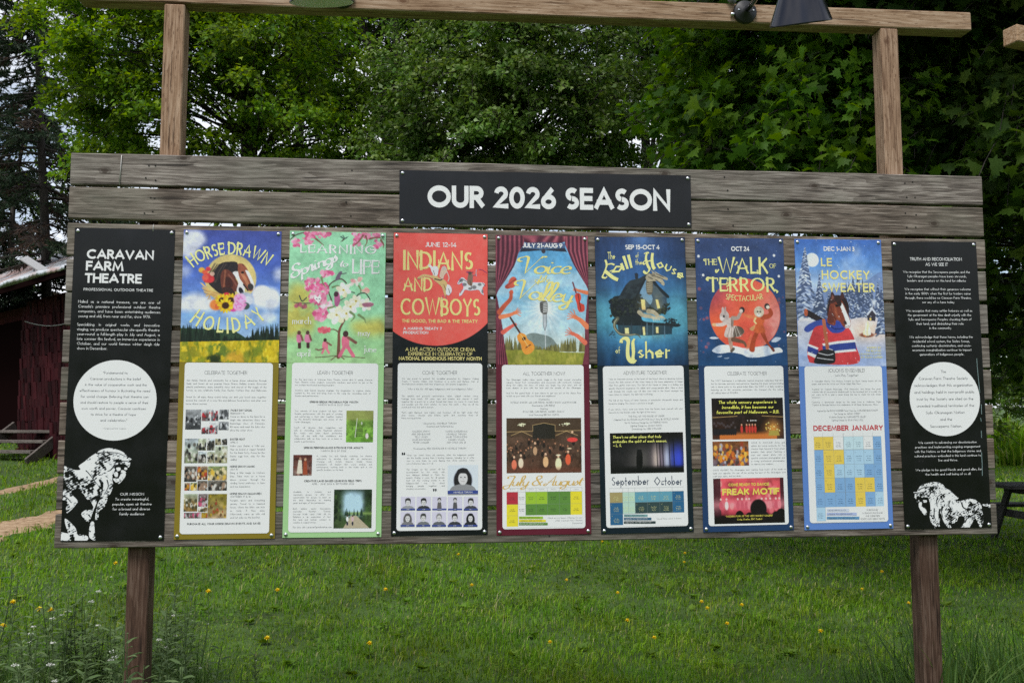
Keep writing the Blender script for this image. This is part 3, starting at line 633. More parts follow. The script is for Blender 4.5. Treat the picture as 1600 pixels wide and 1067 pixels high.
# wooden steps up to the barn
sp = gp(22, 13.9); t = tag(empty('wooden_steps', sp), 'short flight of grey wooden steps at the foot of the red barn', 'steps')
ux = np.array([.96, -.28, 0]); uy = np.array([.28, .96, 0]); rot = Matrix(((ux[0], uy[0], 0), (ux[1], uy[1], 0), (0, 0, 1)))
def sv(x, y, z): return Vector(sp + ux * x + uy * y + np.array([0, 0, z]))
for k in range(3):
    bm = bmesh.new(); add_box(bm, sv(0, .26 * k - .1, .12 + .15 * k), (1.0, .26, .045), rot, .005); bm_obj('tread', bm, M_OLDWOOD, t, loc=sv(0, .28 * k - .1, .14 + .17 * k))
for s in (-.52, .52):
    bm = bmesh.new(); add_bar(bm, sv(s, -.32, -.05), sv(s, .66, .50), .04, .17, .004); bm_obj('stringer', bm, M_OLDWOOD, t, loc=sv(s, .2, .3))

# ------------------------------------------------------------------ the picnic table on the right
pb = gp(1663, 11.0); t = tag(empty('picnic_table', pb), 'dark grey wooden picnic table standing in the shade at the right edge', 'picnic table')
M_TABLE = wood('dark_table_board', (.020, .018, .017), (.050, .046, .043), (.10, .095, .09), 'X', knots=False)
yaw = -.05; ux = np.array([math.cos(yaw), math.sin(yaw), 0]); uy = np.array([-math.sin(yaw), math.cos(yaw), 0]); rot = Matrix.Rotation(yaw, 3, 'Z')
def tv(x, y, z): return Vector(pb + ux * x + uy * y + np.array([0, 0, z]))
for k in range(5):
    bm = bmesh.new(); add_box(bm, tv(0, -.30 + .15 * k, .735), (1.85, .14, .04), rot, .004); bm_obj('table_board', bm, M_TABLE, t, loc=tv(0, -.3 + .15 * k, .735))
for s in (-1, 1):
    for k in (0, 1):
        bm = bmesh.new(); add_box(bm, tv(0, s * (.62 + .15 * k), .44), (1.85, .14, .04), rot, .004); bm_obj('seat_board', bm, M_TABLE, t, loc=tv(0, s * (.62 + .15 * k), .44))
for x in (-.62, .62):
    for s in (-1, 1):
        bm = bmesh.new(); add_bar(bm, tv(x, s * .62, -.05), tv(x, s * .18, .71), .045, .09, .004); bm_obj('leg', bm, M_TABLE, t, loc=tv(x, s * .4, .35))
    bm = bmesh.new(); add_bar(bm, tv(x + .046, -.80, .375), tv(x + .046, .80, .375), .04, .09, .004); bm_obj('seat_bearer', bm, M_TABLE, t, loc=tv(x, 0, .375))
    bm = bmesh.new(); add_bar(bm, tv(x + .046, -.36, .672), tv(x + .046, .36, .672), .04, .08, .004); bm_obj('top_bearer', bm, M_TABLE, t, loc=tv(x, 0, .67))
    bm = bmesh.new(); add_bar(bm, tv(x * .88, 0, .38), tv(x * .25, 0, .70), .04, .08, .004); bm_obj('brace', bm, M_TABLE, t, loc=tv(x * .5, 0, .5))

# ------------------------------------------------------------------ grass
MG = leafy('grass_blade', [(0, (.058, .140, .007)), (.45, (.128, .290, .013)), (.8, (.22, .41, .026)), (.93, (.28, .37, .055)), (1, (.46, .42, .22))], trans=.4, rough=.6, scale=.7, spec=.12)
MG_TALL = leafy('tall_grass_blade', [(0, (.042, .100, .022)), (.6, (.090, .185, .040)), (1, (.17, .26, .075))], trans=.35, rough=.5, spec=.15)
def blades(x, y, h, wd, lean=.5, z=None):
    n = len(x); z = terrain(x, y) - .006 if z is None else z
    B = np.stack([x, y, z], 1); az = rng.random(n) * 6.283; D = np.stack([np.cos(az), np.sin(az), 0 * az], 1); S = np.stack([-np.sin(az + .6), np.cos(az + .6), 0 * az], 1) * (wd / 2)[:, None]
    ln = (lean * rng.random(n) ** .8)[:, None]; h = h[:, None]; up = np.array([0, 0, 1.])
    m = B + up * h * .55 + D * ln * h * .28; tpt = B + up * h * (1 - .45 * ln) + D * ln * h * 1.0
    V = np.stack([B - S, B + S, m + S * .75, m - S * .75, tpt], 1).reshape(-1, 3); o = np.arange(n)[:, None] * 5
    return V, o + np.array([[0, 1, 2, 3]]), o + np.array([[3, 2, 4]])
def in_rut(x, y):
    r = np.zeros(len(x), bool)
    for C, hw in RUTS:
        xi = np.interp(y, C[:, 1], C[:, 0]) if C[-1, 1] > C[0, 1] else np.interp(y, C[::-1, 1], C[::-1, 0])
        r |= (np.abs(x - xi) < hw * rng.uniform(.55, 1.25, len(x))) & (y > C[:, 1].min()) & (y < C[:, 1].max())
    return r
n = 430000
d = 3.3 * (60 / 3.3) ** (rng.random(n) ** 1.25); a = rng.uniform(-.72, .66, n)
x = CAM[0] + FWD[0] * d + a * d * RIGHT[0]; y = CAM[1] + FWD[1] * d + a * d * RIGHT[1]
patch = .5 + .5 * hnoise(x * 1.9, y * 1.9, 1.3); patch2 = .5 + .5 * hnoise(x * .7 + 3, y * .7, 4)
ok = ~in_rut(x, y) & (rng.random(n) < .62 + .5 * patch)
x, y, d, patch, patch2 = x[ok], y[ok], d[ok], patch[ok], patch2[ok]; n = len(x)
h = (.024 + .044 * patch ** 1.5 + .034 * patch2) * rng.uniform(.5, 1.35, n) * (1 + np.clip(d - 8, 0, 40) * .012); wd = .0046 * rng.uniform(.7, 1.4, n) * np.clip(d / 5.2, .9, 9)
long_ = rng.random(n) < .035; h = np.where(long_, h * 2.1, h)
V, F1, F2 = blades(x, y, h, wd, .95); tag(mesh_np('grass', V, [F1, F2], MG), 'short mown grass with longer tufts around the posts', 'grass', kind='stuff')
# clover and plantain among the grass
n = 15000; d = 4.2 * (16 / 4.2) ** rng.random(n); a = rng.uniform(-.68, .62, n); x = CAM[0] + FWD[0] * d + a * d * RIGHT[0]; y = CAM[1] + FWD[1] * d + a * d * RIGHT[1]
ok = (hnoise(x * 1.5, y * 1.5, 7) > -.05) & ~in_rut(x, y); x, y = x[ok], y[ok]; n = len(x)
P = np.stack([x, y, terrain(x, y) + rng.uniform(.02, .06, n)], 1); az = rng.random(n) * 6.283
V, F = leaves_mesh(P, np.stack([np.cos(az), np.sin(az), .25 + 0 * az], 1), np.array([[0, 0, 1.]]) + rng.normal(size=(n, 3)) * .3, rng.uniform(.018, .05, n), 'fan')
m = 5200; d = 4.8 * (14 / 4.8) ** rng.random(m); a = rng.uniform(-.68, .62, m); x = CAM[0] + FWD[0] * d + a * d * RIGHT[0]; y = CAM[1] + FWD[1] * d + a * d * RIGHT[1]     # rosettes of longer leaves
ctr = np.floor(np.stack([x, y], 1) / .32) * .32; jit = np.sin(ctr[:, :1] * 91.7 + ctr[:, 1:] * 37.3) * np.array([.11, .13]); k_ = (np.sin(ctr[:, 0] * 53.1 + ctr[:, 1] * 71.9) > .45) & ~in_rut(x, y); ctr = (ctr + jit + .16)[k_]; m = len(ctr)
az = rng.random(m) * 6.283; s_ = rng.uniform(.04, .085, m); P2_ = np.column_stack([ctr, terrain(ctr[:, 0], ctr[:, 1]) + .015]); el = rng.uniform(.25, .9, m)
V2, F2 = leaves_mesh(P2_, np.stack([np.cos(az), np.sin(az), el], 1), np.tile([0, 0, 1.], (m, 1)) + rng.normal(size=(m, 3)) * .25, s_, 'fan'); F = np.concatenate([F, F2 + len(V)]); V = np.concatenate([V, V2])
tag(mesh_np('clover', V, F, leafy('clover_leaf', [(0, (.070, .150, .014)), (1, (.165, .29, .040))], trans=.45)), 'low broad leaves of clover scattered through the lawn', 'ground cover', kind='stuff')

# tall weeds: leafy stems and white flower heads round the left post
ML_WEED = leafy('grey_green_leaf', [(0, (.075, .130, .046)), (.6, (.150, .230, .090)), (1, (.24, .32, .15))], trans=.3)
M_STEM = mat('green_stem', (.07, .11, .035), .6)
M_PETAL = mat('white_petal', (.70, .70, .64), .6)
def lance(P, tip, nrm, s, wr=.11):
    tip = unit(tip); side = unit(np.cross(nrm, tip)); s = s[:, None]
    pts = [P, P + tip * s * .35 + side * s * wr, P + tip * s * .72 + side * s * wr * .75 + np.array([0, 0, -.05]) * s, P + tip * s + np.array([0, 0, -.2]) * s, P + tip * s * .72 - side * s * wr * .75 + np.array([0, 0, -.05]) * s, P + tip * s * .35 - side * s * wr]
    n = len(P); V = np.stack(pts, 1).reshape(-1, 3); o = np.arange(n)[:, None] * 6
    return V, o + np.array([[0, 1, 2, 5]]), o + np.array([[5, 2, 3, 4]])
def weed(name, label, cat, group, H, nleaf, leaf, flower):
    t = tag(empty(name), label, cat, group); k = np.linspace(0, 1, 8)
    P = np.stack([.06 * H * np.sin(k * 2.5 + rng.random() * 6), .06 * H * np.cos(k * 2 + rng.random() * 6), k * H], 1); P[:, :2] -= P[0, :2]
    V, F = tube_np([P], [np.linspace(.0035, .0016, 8)], 5); mesh_np('stem', V, F, M_STEM, t, smooth=True)
    u = np.linspace(.05, .97 if not flower else .82, nleaf); az = np.arange(nleaf) * 2.4 + rng.random(nleaf) * .6
    B = np.stack([np.interp(u, k, P[:, j]) for j in range(3)], 1); up = rng.uniform(.15, .75, nleaf)
    V, F1, F2 = lance(B, np.stack([np.cos(az), np.sin(az), up], 1), np.tile([0, 0, 1.], (nleaf, 1)) + rng.normal(size=(nleaf, 3)) * .2, leaf * rng.uniform(.6, 1.15, nleaf) * (1.1 - .55 * u))
    mesh_np('leaves', V, [F1, F2], ML_WEED, t)
    if flower:
        c = P[-1]; m = 46; a = rng.random(m) * 6.283; r = np.sqrt(rng.random(m)) * .015
        Q = c + np.stack([r * np.cos(a), r * np.sin(a), .012 - r * r * 18 + rng.normal(size=m) * .002], 1)
        V, F = leaves_mesh(Q - np.array([0, 0, 0.]), rvec(m) * np.array([1, 1, .3]), np.array([[0, 0, 1.]]) + .35 * rvec(m), np.full(m, .008), 'quad')
        mesh_np('flower_head', V, F, M_PETAL, t)
    return t
used = {}
def place(protos, key, p, s, rz):
    o = protos[rng.integers(len(protos))]
    if used.get(o.name): o = copy_tree(o)
    used[o.name] = 1
    o.location = [float(v) for v in p]; o.rotation_euler = (0, 0, rz); o.scale = (s, s, s); return o
FP_ = [weed('flowering_weed', 'slender weed topped by a small flat white flower head', 'wildflower', 'white flowering weeds in the grass', .5, 13, .075, True) for _ in range(4)]
heads = [(10, 1008, .5), (64, 1037, .52), (74, 966, .55), (72, 978, .5), (69, 989, .5), (95, 955, .55), (114, 960, .5), (134, 940, .6), (146, 924, .6), (172, 976, .5), (166, 1017, .5), (160, 1030, .48), (170, 1026, .5), (226, 966, .72),
         (253, 998, .5), (251, 1011, .46), (261, 961, .5), (277, 992, .4), (315, 1042, .3), (401, 1031, .22), (409, 945, .2), (348, 916, .2), (346, 930, .2), (63, 882, .5), (93, 864, .5), (89, 884, .45), (184, 901, .5), (322, 974, .3), (77, 1063, .45), (10, 1038, .5), (302, 968, .3), (418, 1003, .15), (268, 902, .2), (105, 1003, .5), (40, 1003, .45)]
for px, py, hh in heads:
    d = (1.645 - hh) * 1400 / (py - 652.5); p = at(px, py, d); g = G(p[0], p[1]); hh = p[2] - g
    if hh < .08: continue
    place(FP_, 'f', (p[0], p[1], g), hh / .5, 0)
LPR = [weed('leafy_weed', 'grey green leafy weed stem in the clump around the left post', 'weed', 'leafy weeds around the left post', [.42, .5, .55, .6][_], 40, .105, False) for _ in range(4)]
for q in range(130):
    px = rng.normal(205, 85); d = rng.uniform(4.25, 5.4) if rng.random() < .75 else rng.uniform(3.6, 3.95)
    if q > 70: px = rng.uniform(-40, 420); d = rng.uniform(4.6, 5.5)
    p = at(px, 652, d); s = rng.uniform(.62, 1.08) * (1.1 if px < 330 else .7) * (1.2 if d < 4 else 1); place(LPR, 'l', (p[0], p[1], G(p[0], p[1])), s, rng.random() * 6.28)
# tufts of tall grass
def tuft(name, label, group, n, H, wd, spread):
    t = np.abs(rng.normal(size=n)) * spread; a = rng.random(n) * 6.283; k = np.linspace(0, 1, 6)
    az = a + rng.normal(size=n) * .7; D = np.stack([np.cos(az), np.sin(az), 0 * az], 1); L = H * rng.uniform(.5, 1.15, n); ben = rng.uniform(.1, .75, n)
    B = np.stack([t * np.cos(a), t * np.sin(a), 0 * t - .02], 1); S = np.stack([-np.sin(az), np.cos(az), 0 * az], 1) * (wd * rng.uniform(.6, 1.2, n))[:, None] / 2
    rows = []
    for kk in k:
        c = B + np.array([0, 0, 1.]) * (L * (kk - .48 * ben * kk ** 2.4))[:, None] + D * (L * ben * kk ** 2)[:, None]; ww = (1 - kk ** 2) * .95 + .05
        rows += [c - S * ww, c + S * ww]
    V = np.stack(rows, 1).reshape(-1, 3); o = np.arange(n)[:, None] * 12
    return tag(mesh_np(name, V, [o + np.array([[2 * i, 2 * i + 1, 2 * i + 3, 2 * i + 2]]) for i in range(5)], MG_TALL), label, 'grass tuft', group)
TP = [tuft('grass_tuft', 'tuft of long arching grass blades standing in the lawn near a post', 'tufts of long grass', 70, .55, .008, .07) for _ in range(3)]
spots = [(1490, 3.9), (1520, 4.05), (1560, 3.8), (1600, 4.1), (1545, 4.5), (1500, 4.6), (1590, 4.6), (1420, 4.3), (1395, 4.0), (1440, 3.7), (1360, 4.2), (1630, 3.9), (1470, 3.6),
         (265, 4.3), (290, 4.5), (320, 4.2), (250, 4.7), (345, 4.1), (180, 4.4), (140, 4.2), (100, 4.3), (60, 4.0), (20, 4.2), (230, 3.7), (300, 3.9), (380, 3.9), (-20, 4.3), (1330, 3.95)]
for px, d in spots:
    d += .75; p = at(px, 652, d); s = rng.uniform(.8, 1.2) * (1.25 if px > 1400 else .95); place(TP, 't', (p[0], p[1], G(p[0], p[1])), s, rng.random() * 6.28)
# dandelions
def dandelion():
    t = tag(empty('dandelion'), 'yellow dandelion head open in the mown grass', 'dandelion', 'dandelions in the lawn')
    V, F = tube_np([np.array([(0, 0, 0), (.004, 0, .05), (.002, .003, .1)])], [np.array([.0025, .002, .002])], 5); mesh_np('stem', V, F, M_STEM, t, smooth=True)
    m = 60; a = rng.random(m) * 6.283; el = rng.uniform(.0, 1.3, m); tip = np.stack([np.cos(a) * np.cos(el), np.sin(a) * np.cos(el), np.sin(el)], 1)
    V, F = leaves_mesh(np.tile([.002, .003, .1], (m, 1)), tip, np.cross(tip, np.stack([-np.sin(a), np.cos(a), 0 * a], 1)), rng.uniform(.015, .020, m), 'quad')
    mesh_np('flower_head', V, F, mat('dandelion_yellow', (.95, .74, .02), .6), t); return t
DP = [dandelion(), dandelion()]
for px, py in [(19, 941), (4, 978), (60, 952), (78, 953), (180, 880), (325, 924), (433, 922), (602, 921), (737, 914), (417, 997), (577, 1005), (716, 866), (859, 1003), (885, 906), (965, 926), (980, 969), (1022, 996), (1070, 864), (1069, 878), (1096, 940), (1105, 950), (1136, 974), (1159, 945), (941, 846), (1347, 920), (1378, 893), (1420, 942), (1282, 986)]:
    d_ = ground_hit(px, py); dd = float(np.dot(d_ - CAM, FWD)); p = at(px, py, dd * .937); g = G(p[0], p[1]); place(DP, 'd', (p[0], p[1], g), max(.5, (p[2] - g) / .103) * 1.0, 0)
# far edge of the field on the right: tall weeds in the light
n = 9000; px = rng.uniform(1380, 1760, n); d = rng.uniform(25, 34, n); P = CAM + d[:, None] * (FWD + ((px - 800) / 1400)[:, None] * RIGHT); hm = (.9 + .8 * hnoise(P[:, 0], P[:, 1], 2))
V, F1, F2 = blades(P[:, 0], P[:, 1], np.clip(hm, .4, 2) * rng.uniform(.6, 1.1, n), np.full(n, .06), .5); tag(mesh_np('tall_grass', V, [F1, F2], MG), 'tall uncut grass along the far edge of the field', 'tall grass', kind='stuff')
# ------------------------------------------------------------------ lettering: single-line letter skeletons grown to a weight
GL = {}
def _g(s):
    for ln in s.strip().split('\n'):
        ch, w_, body = ln.split(' ', 2); GL[ch] = (float(w_), body)
_g('''A 8.6 0,0 4.3,10 8.6,0|1.5,3.1 7.1,3.1
B 5.8 0,0 0,10|0,10 2.9,10 @2.9,7.6,2.3,2.4,90,-90 0,5.2|2.9,5.2 @3,2.6,2.8,2.6,90,-90 0,0
C 8.2 @5,5,5,5,46,314
D 7.6 0,0 0,10|0,10 2.6,10 @2.6,5,5,5,90,-90 0,0
E 4.9 4.9,10 0,10 0,0 4.9,0|0,5.2 4.5,5.2
F 4.6 4.6,10 0,10 0,0|0,5.1 4.2,5.1
G 9.6 @5,5,5,5,44,360 5.6,5
H 7 0,0 0,10|7,0 7,10|0,5.2 7,5.2
I 0 0,0 0,10
J 3.6 3.6,10 3.6,2.4 @1.6,2.4,2,2.4,0,-140
K 6.4 0,0 0,10|6,10 .3,4.7|2,6.2 6.4,0
L 4.3 0,10 0,0 4.3,0
M 9.4 0,0 1.2,10 4.7,1.2 8.2,10 9.4,0
N 7.4 0,0 0,10 7.4,0 7.4,10
O 10 @5,5,5,5,90,450
P 5.3 0,0 0,10|0,10 2.6,10 @2.6,7.3,2.7,2.7,90,-90 0,4.6
Q 10 @5,5,5,5,90,450|6,3.2 9.6,-.4
R 5.7 0,0 0,10|0,10 2.5,10 @2.5,7.4,2.6,2.6,90,-90 0,4.8|2.4,4.8 5.7,0
S 5.2 @2.7,7.5,2.4,2.5,38,270 @2.6,2.5,2.6,2.5,90,-142
T 6 0,10 6,10|3,10 3,0
U 6.6 0,10 0,3.3 @3.3,3.3,3.3,3.3,180,360 6.6,10
V 8 0,10 4,0 8,10
W 12.4 0,10 3.1,0 6.2,10 9.3,0 12.4,10
X 6.8 0,0 6.8,10|0,10 6.8,0
Y 7 0,10 3.5,4.8 7,10|3.5,4.8 3.5,0
Z 6.4 0,10 6.4,10 0,0 6.4,0
a 5.6 @2.8,2.9,2.8,2.9,90,450|5.6,5.8 5.6,0
b 5.6 @2.8,2.9,2.8,2.9,90,450|0,0 0,10.6
c 4.7 @2.9,2.9,2.9,2.9,50,310
d 5.6 @2.8,2.9,2.8,2.9,90,450|5.6,0 5.6,10.6
e 5.6 .2,3 5.6,3 @2.8,2.9,2.8,2.9,0,315
f 2.8 1,0 1,8.6 @2.8,8.6,1.8,2,180,75|-.4,5.8 2.6,5.8
g 5.6 @2.8,2.9,2.8,2.9,90,450|5.6,5.8 5.6,-.4 @2.8,-.4,2.8,2.8,0,-145
h 4.8 0,0 0,10.6|0,3.4 @2.4,3.4,2.4,2.4,180,0 4.8,0
i 0 0,0 0,5.8|0,8.1 0,9.1
j .6 .6,5.8 .6,-2 @-1,-2,1.6,1.2,0,-90|.6,8.1 .6,9.1
k 4.6 0,0 0,10.6|4.3,5.8 .2,2.4|1.5,3.5 4.6,0
l 0 0,0 0,10.6
m 8 0,0 0,5.8|0,3.8 @2,3.8,2,2,180,0 4,0|4,3.8 @6,3.8,2,2,180,0 8,0
n 4.6 0,0 0,5.8|0,3.5 @2.3,3.5,2.3,2.3,180,0 4.6,0
o 5.8 @2.9,2.9,2.9,2.9,90,450
p 5.6 @2.8,2.9,2.8,2.9,90,450|0,5.8 0,-3.4
q 5.6 @2.8,2.9,2.8,2.9,90,450|5.6,5.8 5.6,-3.4
r 2.6 0,0 0,5.8|0,3.4 @2.2,3.4,2.2,2.4,180,70
s 3.4 @1.75,4.35,1.5,1.45,40,270 @1.7,1.45,1.7,1.45,90,-140
t 2.6 1.1,0 1.1,8.4|-.3,5.8 2.6,5.8
u 4.6 0,5.8 0,2.3 @2.3,2.3,2.3,2.3,180,360 4.6,5.8
v 4.8 0,5.8 2.4,0 4.8,5.8
w 7.6 0,5.8 1.9,0 3.8,5.8 5.7,0 7.6,5.8
x 4.6 0,0 4.6,5.8|0,5.8 4.6,0
y 5 0,5.8 2.5,0|5,5.8 1.2,-3.2
z 4.2 0,5.8 4.2,5.8 0,0 4.2,0
0 6 @3,5,3,5,90,450
1 2 .2,8.4 2,10 2,0
2 5.4 @2.7,7.3,2.5,2.7,175,-38 0,0 5.4,0
3 5 @2.4,7.6,2.2,2.4,150,-90|2.2,5.2 @2.4,2.6,2.6,2.6,90,-150
4 6 4.4,0 4.4,10 0,2.4 6,2.4
5 5.2 4.8,10 1.3,10 .6,5.6 @2.5,3.2,2.7,3.2,125,-145
6 5.8 @2.9,2.9,2.9,2.9,90,450|4.6,10 .7,4.6
7 5.4 0,10 5.4,10 1.4,0
8 5.4 @2.7,7.6,2.2,2.4,90,450|@2.7,2.6,2.7,2.6,90,450
9 5.8 @2.9,7.1,2.9,2.9,90,450|1.2,0 5.1,5.4
. .4 .2,0 .2,.7
, .6 .4,.8 0,-1.6
: .4 .2,0 .2,.8|.2,4.2 .2,5
' .2 .1,10 .1,7.4
" 1.6 .2,10 .2,7.4|1.6,10 1.6,7.4
- 2.6 0,3.6 2.6,3.6
~ 4.6 0,3.8 4.6,3.8
! .4 .2,0 .2,.8|.2,3 .2,10
& 6.6 6.4,0 1.7,6.8 @2.9,8.3,1.7,1.7,225,-45 1,4.5 @2.5,2.5,2.4,2.5,140,320 6.4,4.6
/ 3 0,-1 3,10.5
( 1.8 @3.2,4.5,3,7,130,230
) 1.8 @-1.4,4.5,3,7,50,-50''')
# joined script hand, x-height 4.2, slanted when set
SCR = {}
def _s(s):
    for ln in s.strip().split('\n'):
        ch, w_, body = ln.split(' ', 2); SCR[ch] = (float(w_), body)
_s('''a 4.6 @2,2.1,2,2.1,60,420|4,4.2 4,1.2 @4.9,1.2,.9,1.2,180,300
b 4 0,1 .6,4 @1.2,8,.9,2.2,200,-20 .8,2 @2.2,2,1.6,2,180,430
c 3.6 @2,2.1,2,2.1,55,320
d 4.6 @2,2.1,2,2.1,60,420|4.2,10 4,1.2 @4.9,1.2,.9,1.2,180,300
e 3.6 0,1.6 2.6,2.6 @1.9,2.9,1.3,1.3,-10,130 @2.1,2,2,2,150,320
f 3.2 0,1 1.6,5 @1.9,8.4,.9,1.8,200,-10 1.4,2 @.9,-2,.8,1.6,0,-200 2,1.2 3.4,1.6
g 4.4 @2,2.1,2,2.1,60,420|4,4.2 3.8,-1.6 @2.2,-2,1.6,1.9,0,-170 3,-.4 4.8,1
h 4.4 0,.6 1,4 @1.4,8.4,.8,1.9,200,-10 .8,2 .6,0|.7,2.4 @2.4,2.8,1.5,1.4,170,0 3.7,1.1 @4.5,1.1,.8,1.1,180,300
i 2.2 0,1.4 .9,4.2 .8,1.2 @1.7,1.2,.9,1.2,180,310|1.1,6 1.3,6.6
l 2.4 0,1.2 1,4 @1.5,8.2,.9,2.1,200,-20 .9,1.2 @1.8,1.2,.9,1.2,180,310
n 4.4 0,3.4 .8,4.2 .7,0|.7,2.4 @2.4,2.8,1.5,1.4,170,0 3.7,1.1 @4.5,1.1,.8,1.1,180,300
o 4.2 @2,2.1,2,2.1,60,425 4.4,3.4
p 4.4 .2,3.2 .9,4.6 .5,-4|.7,2 @2.4,2.1,1.7,2.1,170,-150
r 3.2 0,1.6 1,4.6 @1.6,4.3,.6,.5,150,20 2.4,3.2 2.2,1.2 @3,1.2,.8,1.2,180,300
s 3 0,1.2 1.6,4.6 @1.1,1.8,1.3,1.8,60,-150
t 2.6 0,1.4 1.2,7.4|1.2,7.4 .9,1.2 @1.8,1.2,.9,1.2,180,310|-.2,5 2.6,5.3
u 4.6 0,3.2 .7,4.2 .6,1.4 @2,1.4,1.4,1.4,180,330 3.7,4.2 3.6,1.2 @4.5,1.2,.9,1.2,180,300
y 4.4 0,3.2 .7,4.2 .6,1.6 @2,1.6,1.4,1.6,180,330 3.8,4.2 3.4,-2 @2,-2.2,1.5,1.8,0,-170 3,-.4 4.8,1
V 6 @-.6,8.2,1.2,1.2,300,80 @.6,8.4,1.2,1.6,110,0 2.6,0 6.6,10 @7.4,9.2,.8,.8,170,20
S 5.2 @3,7.6,2,2.4,10,250 @2.2,2.6,2.4,2.6,70,-190 @1,3,1,1,200,60
J 4.6 @1.2,8.6,1.4,1.2,250,60 @3,8.8,1.4,1.2,100,10 3.6,1 @1.6,-1,2,2.4,10,-200 3.4,.8 4.8,1.6
A 6.4 @.4,.8,1,1,60,300 5,10 5.2,1.2 @6.2,1.2,1,1.2,180,300|1.6,3.6 6,4
& 6.4 6.2,0 1.7,6.8 @2.9,8.3,1.7,1.7,225,-45 1,4.5 @2.5,2.5,2.4,2.5,140,320 6.2,4.4''')
def parse(body, q):
    out = []
    for st in body.split('|'):
        P = []; endarc = [False, False]; toks = st.split()
        for i, tk in enumerate(toks):
            if tk[0] == '@':
                cx, cy, rx, ry, a0, a1 = [float(v) for v in tk[1:].split(',')]
                n = max(2, int(round(abs(a1 - a0) / 180 * q)))
                for a in np.linspace(a0, a1, n + 1): P.append((cx + rx * math.cos(R_(a)), cy + ry * math.sin(R_(a))))
                if i == 0: endarc[0] = True
                if i == len(toks) - 1: endarc[1] = True
            else: P.append(tuple(float(v) for v in tk.split(',')))
        Q = [P[0]]
        for p in P[1:]:
            if math.hypot(p[0] - Q[-1][0], p[1] - Q[-1][1]) > .03: Q.append(p)
        out.append((np.array(Q), endarc))
    return out

def stroke(P, hw, closed=False, mitre=1.7):
    """polyline -> strip of quads; hw: half width or function of direction"""
    P = np.asarray(P, float); d = np.diff(P, axis=0); L = np.linalg.norm(d, axis=1, keepdims=True); d = d / np.maximum(L, 1e-9)
    n = np.stack([-d[:, 1], d[:, 0]], 1)
    n0 = np.vstack([n[-1:] if closed else n[:1], n]); n1 = np.vstack([n, n[:1] if closed else n[-1:]])
    m = n0 + n1; l_ = np.linalg.norm(m, axis=1, keepdims=True); m = np.where(l_ < .2, n1, m / np.maximum(l_, 1e-9))
    c = np.clip((m * n1).sum(1, keepdims=True), 1 / mitre, 1)
    h = hw(m) if callable(hw) else hw
    off = m * (np.asarray(h).reshape(-1, 1) if callable(hw) else h) / c
    k = len(P); V = np.empty((2 * k, 2)); V[0::2] = P + off; V[1::2] = P - off
    i = np.arange(k - 1) * 2; return V, np.stack([i, i + 1, i + 3, i + 2], 1)

_cache = {}
def glyph(ch, wt, q, serif=0.0, nib=None, script=False, poly=None):
    key = (ch, wt, q, serif, nib, script, poly)
    if key in _cache: return _cache[key]
    tab = SCR if script and ch in SCR else GL
    if ch not in tab:
        _cache[key] = None; return None
    w_, body = tab[ch]; parts = []; h = wt / 2
    for P, ea in parse(body, poly or q):
        closed = len(P) > 4 and np.linalg.norm(P[0] - P[-1]) < .05
        if not script:
            top = 10.6 if (ch.islower()) else 10.0
            xh = 5.8 if ch.islower() else 10.0
            Pn = P.copy()
            # keep the outer edge on the x-height / cap line: pull the skeleton in by half a stroke
            Pn[:, 1] = np.where(P[:, 1] > xh + .3, np.minimum(P[:, 1], top - h), h + P[:, 1] * (xh - 2 * h) / xh) if ch.islower() else h + P[:, 1] * (10 - 2 * h) / 10
            if ch in '.,:!': Pn = P + np.array([0, h * .3])
            P = Pn
            if not closed and len(P) > 1:
                for e, (i0, i1) in enumerate(((0, 1), (-1, -2))):
                    if not ea[e]:
                        v = P[i0] - P[i1]; v = v / (np.linalg.norm(v) + 1e-9); P[i0] = P[i0] + v * h * (1 if abs(v[1]) > .9 or abs(v[0]) > .9 else .55)
        if nib is not None:
            phi, con = nib; cp, sp_ = math.cos(R_(phi)), math.sin(R_(phi))
            f = lambda m: h * (con + (1 - con) * np.abs(m[:, 0] * cp + m[:, 1] * sp_))
        else: f = h
        parts.append(stroke(P, f, closed))
        if serif and not closed:
            for e, i0, i1 in ((0, 0, 1), (1, -1, -2)):
                if ea[e]: continue
                v = P[i0] - P[i1]; y = P[i0][1]
                if abs(v[1]) > 1.2 * abs(v[0]) and (y < .8 or y > (4.8 if ch.islower() else 9.2)):
                    yy = y - math.copysign(h * .30, v[1]); parts.append(stroke([(P[i0][0] - serif, yy), (P[i0][0] + serif, yy)], max(.28, h * .42)))
                elif abs(v[0]) > 2 * abs(v[1]):
                    s_ = -1 if y > 6 else 1; parts.append(stroke([(P[i0][0], y - s_ * .2), (P[i0][0], y + s_ * (serif * .9 + h))], max(.28, h * .45)))
    _cache[key] = (w_, parts); return _cache[key]

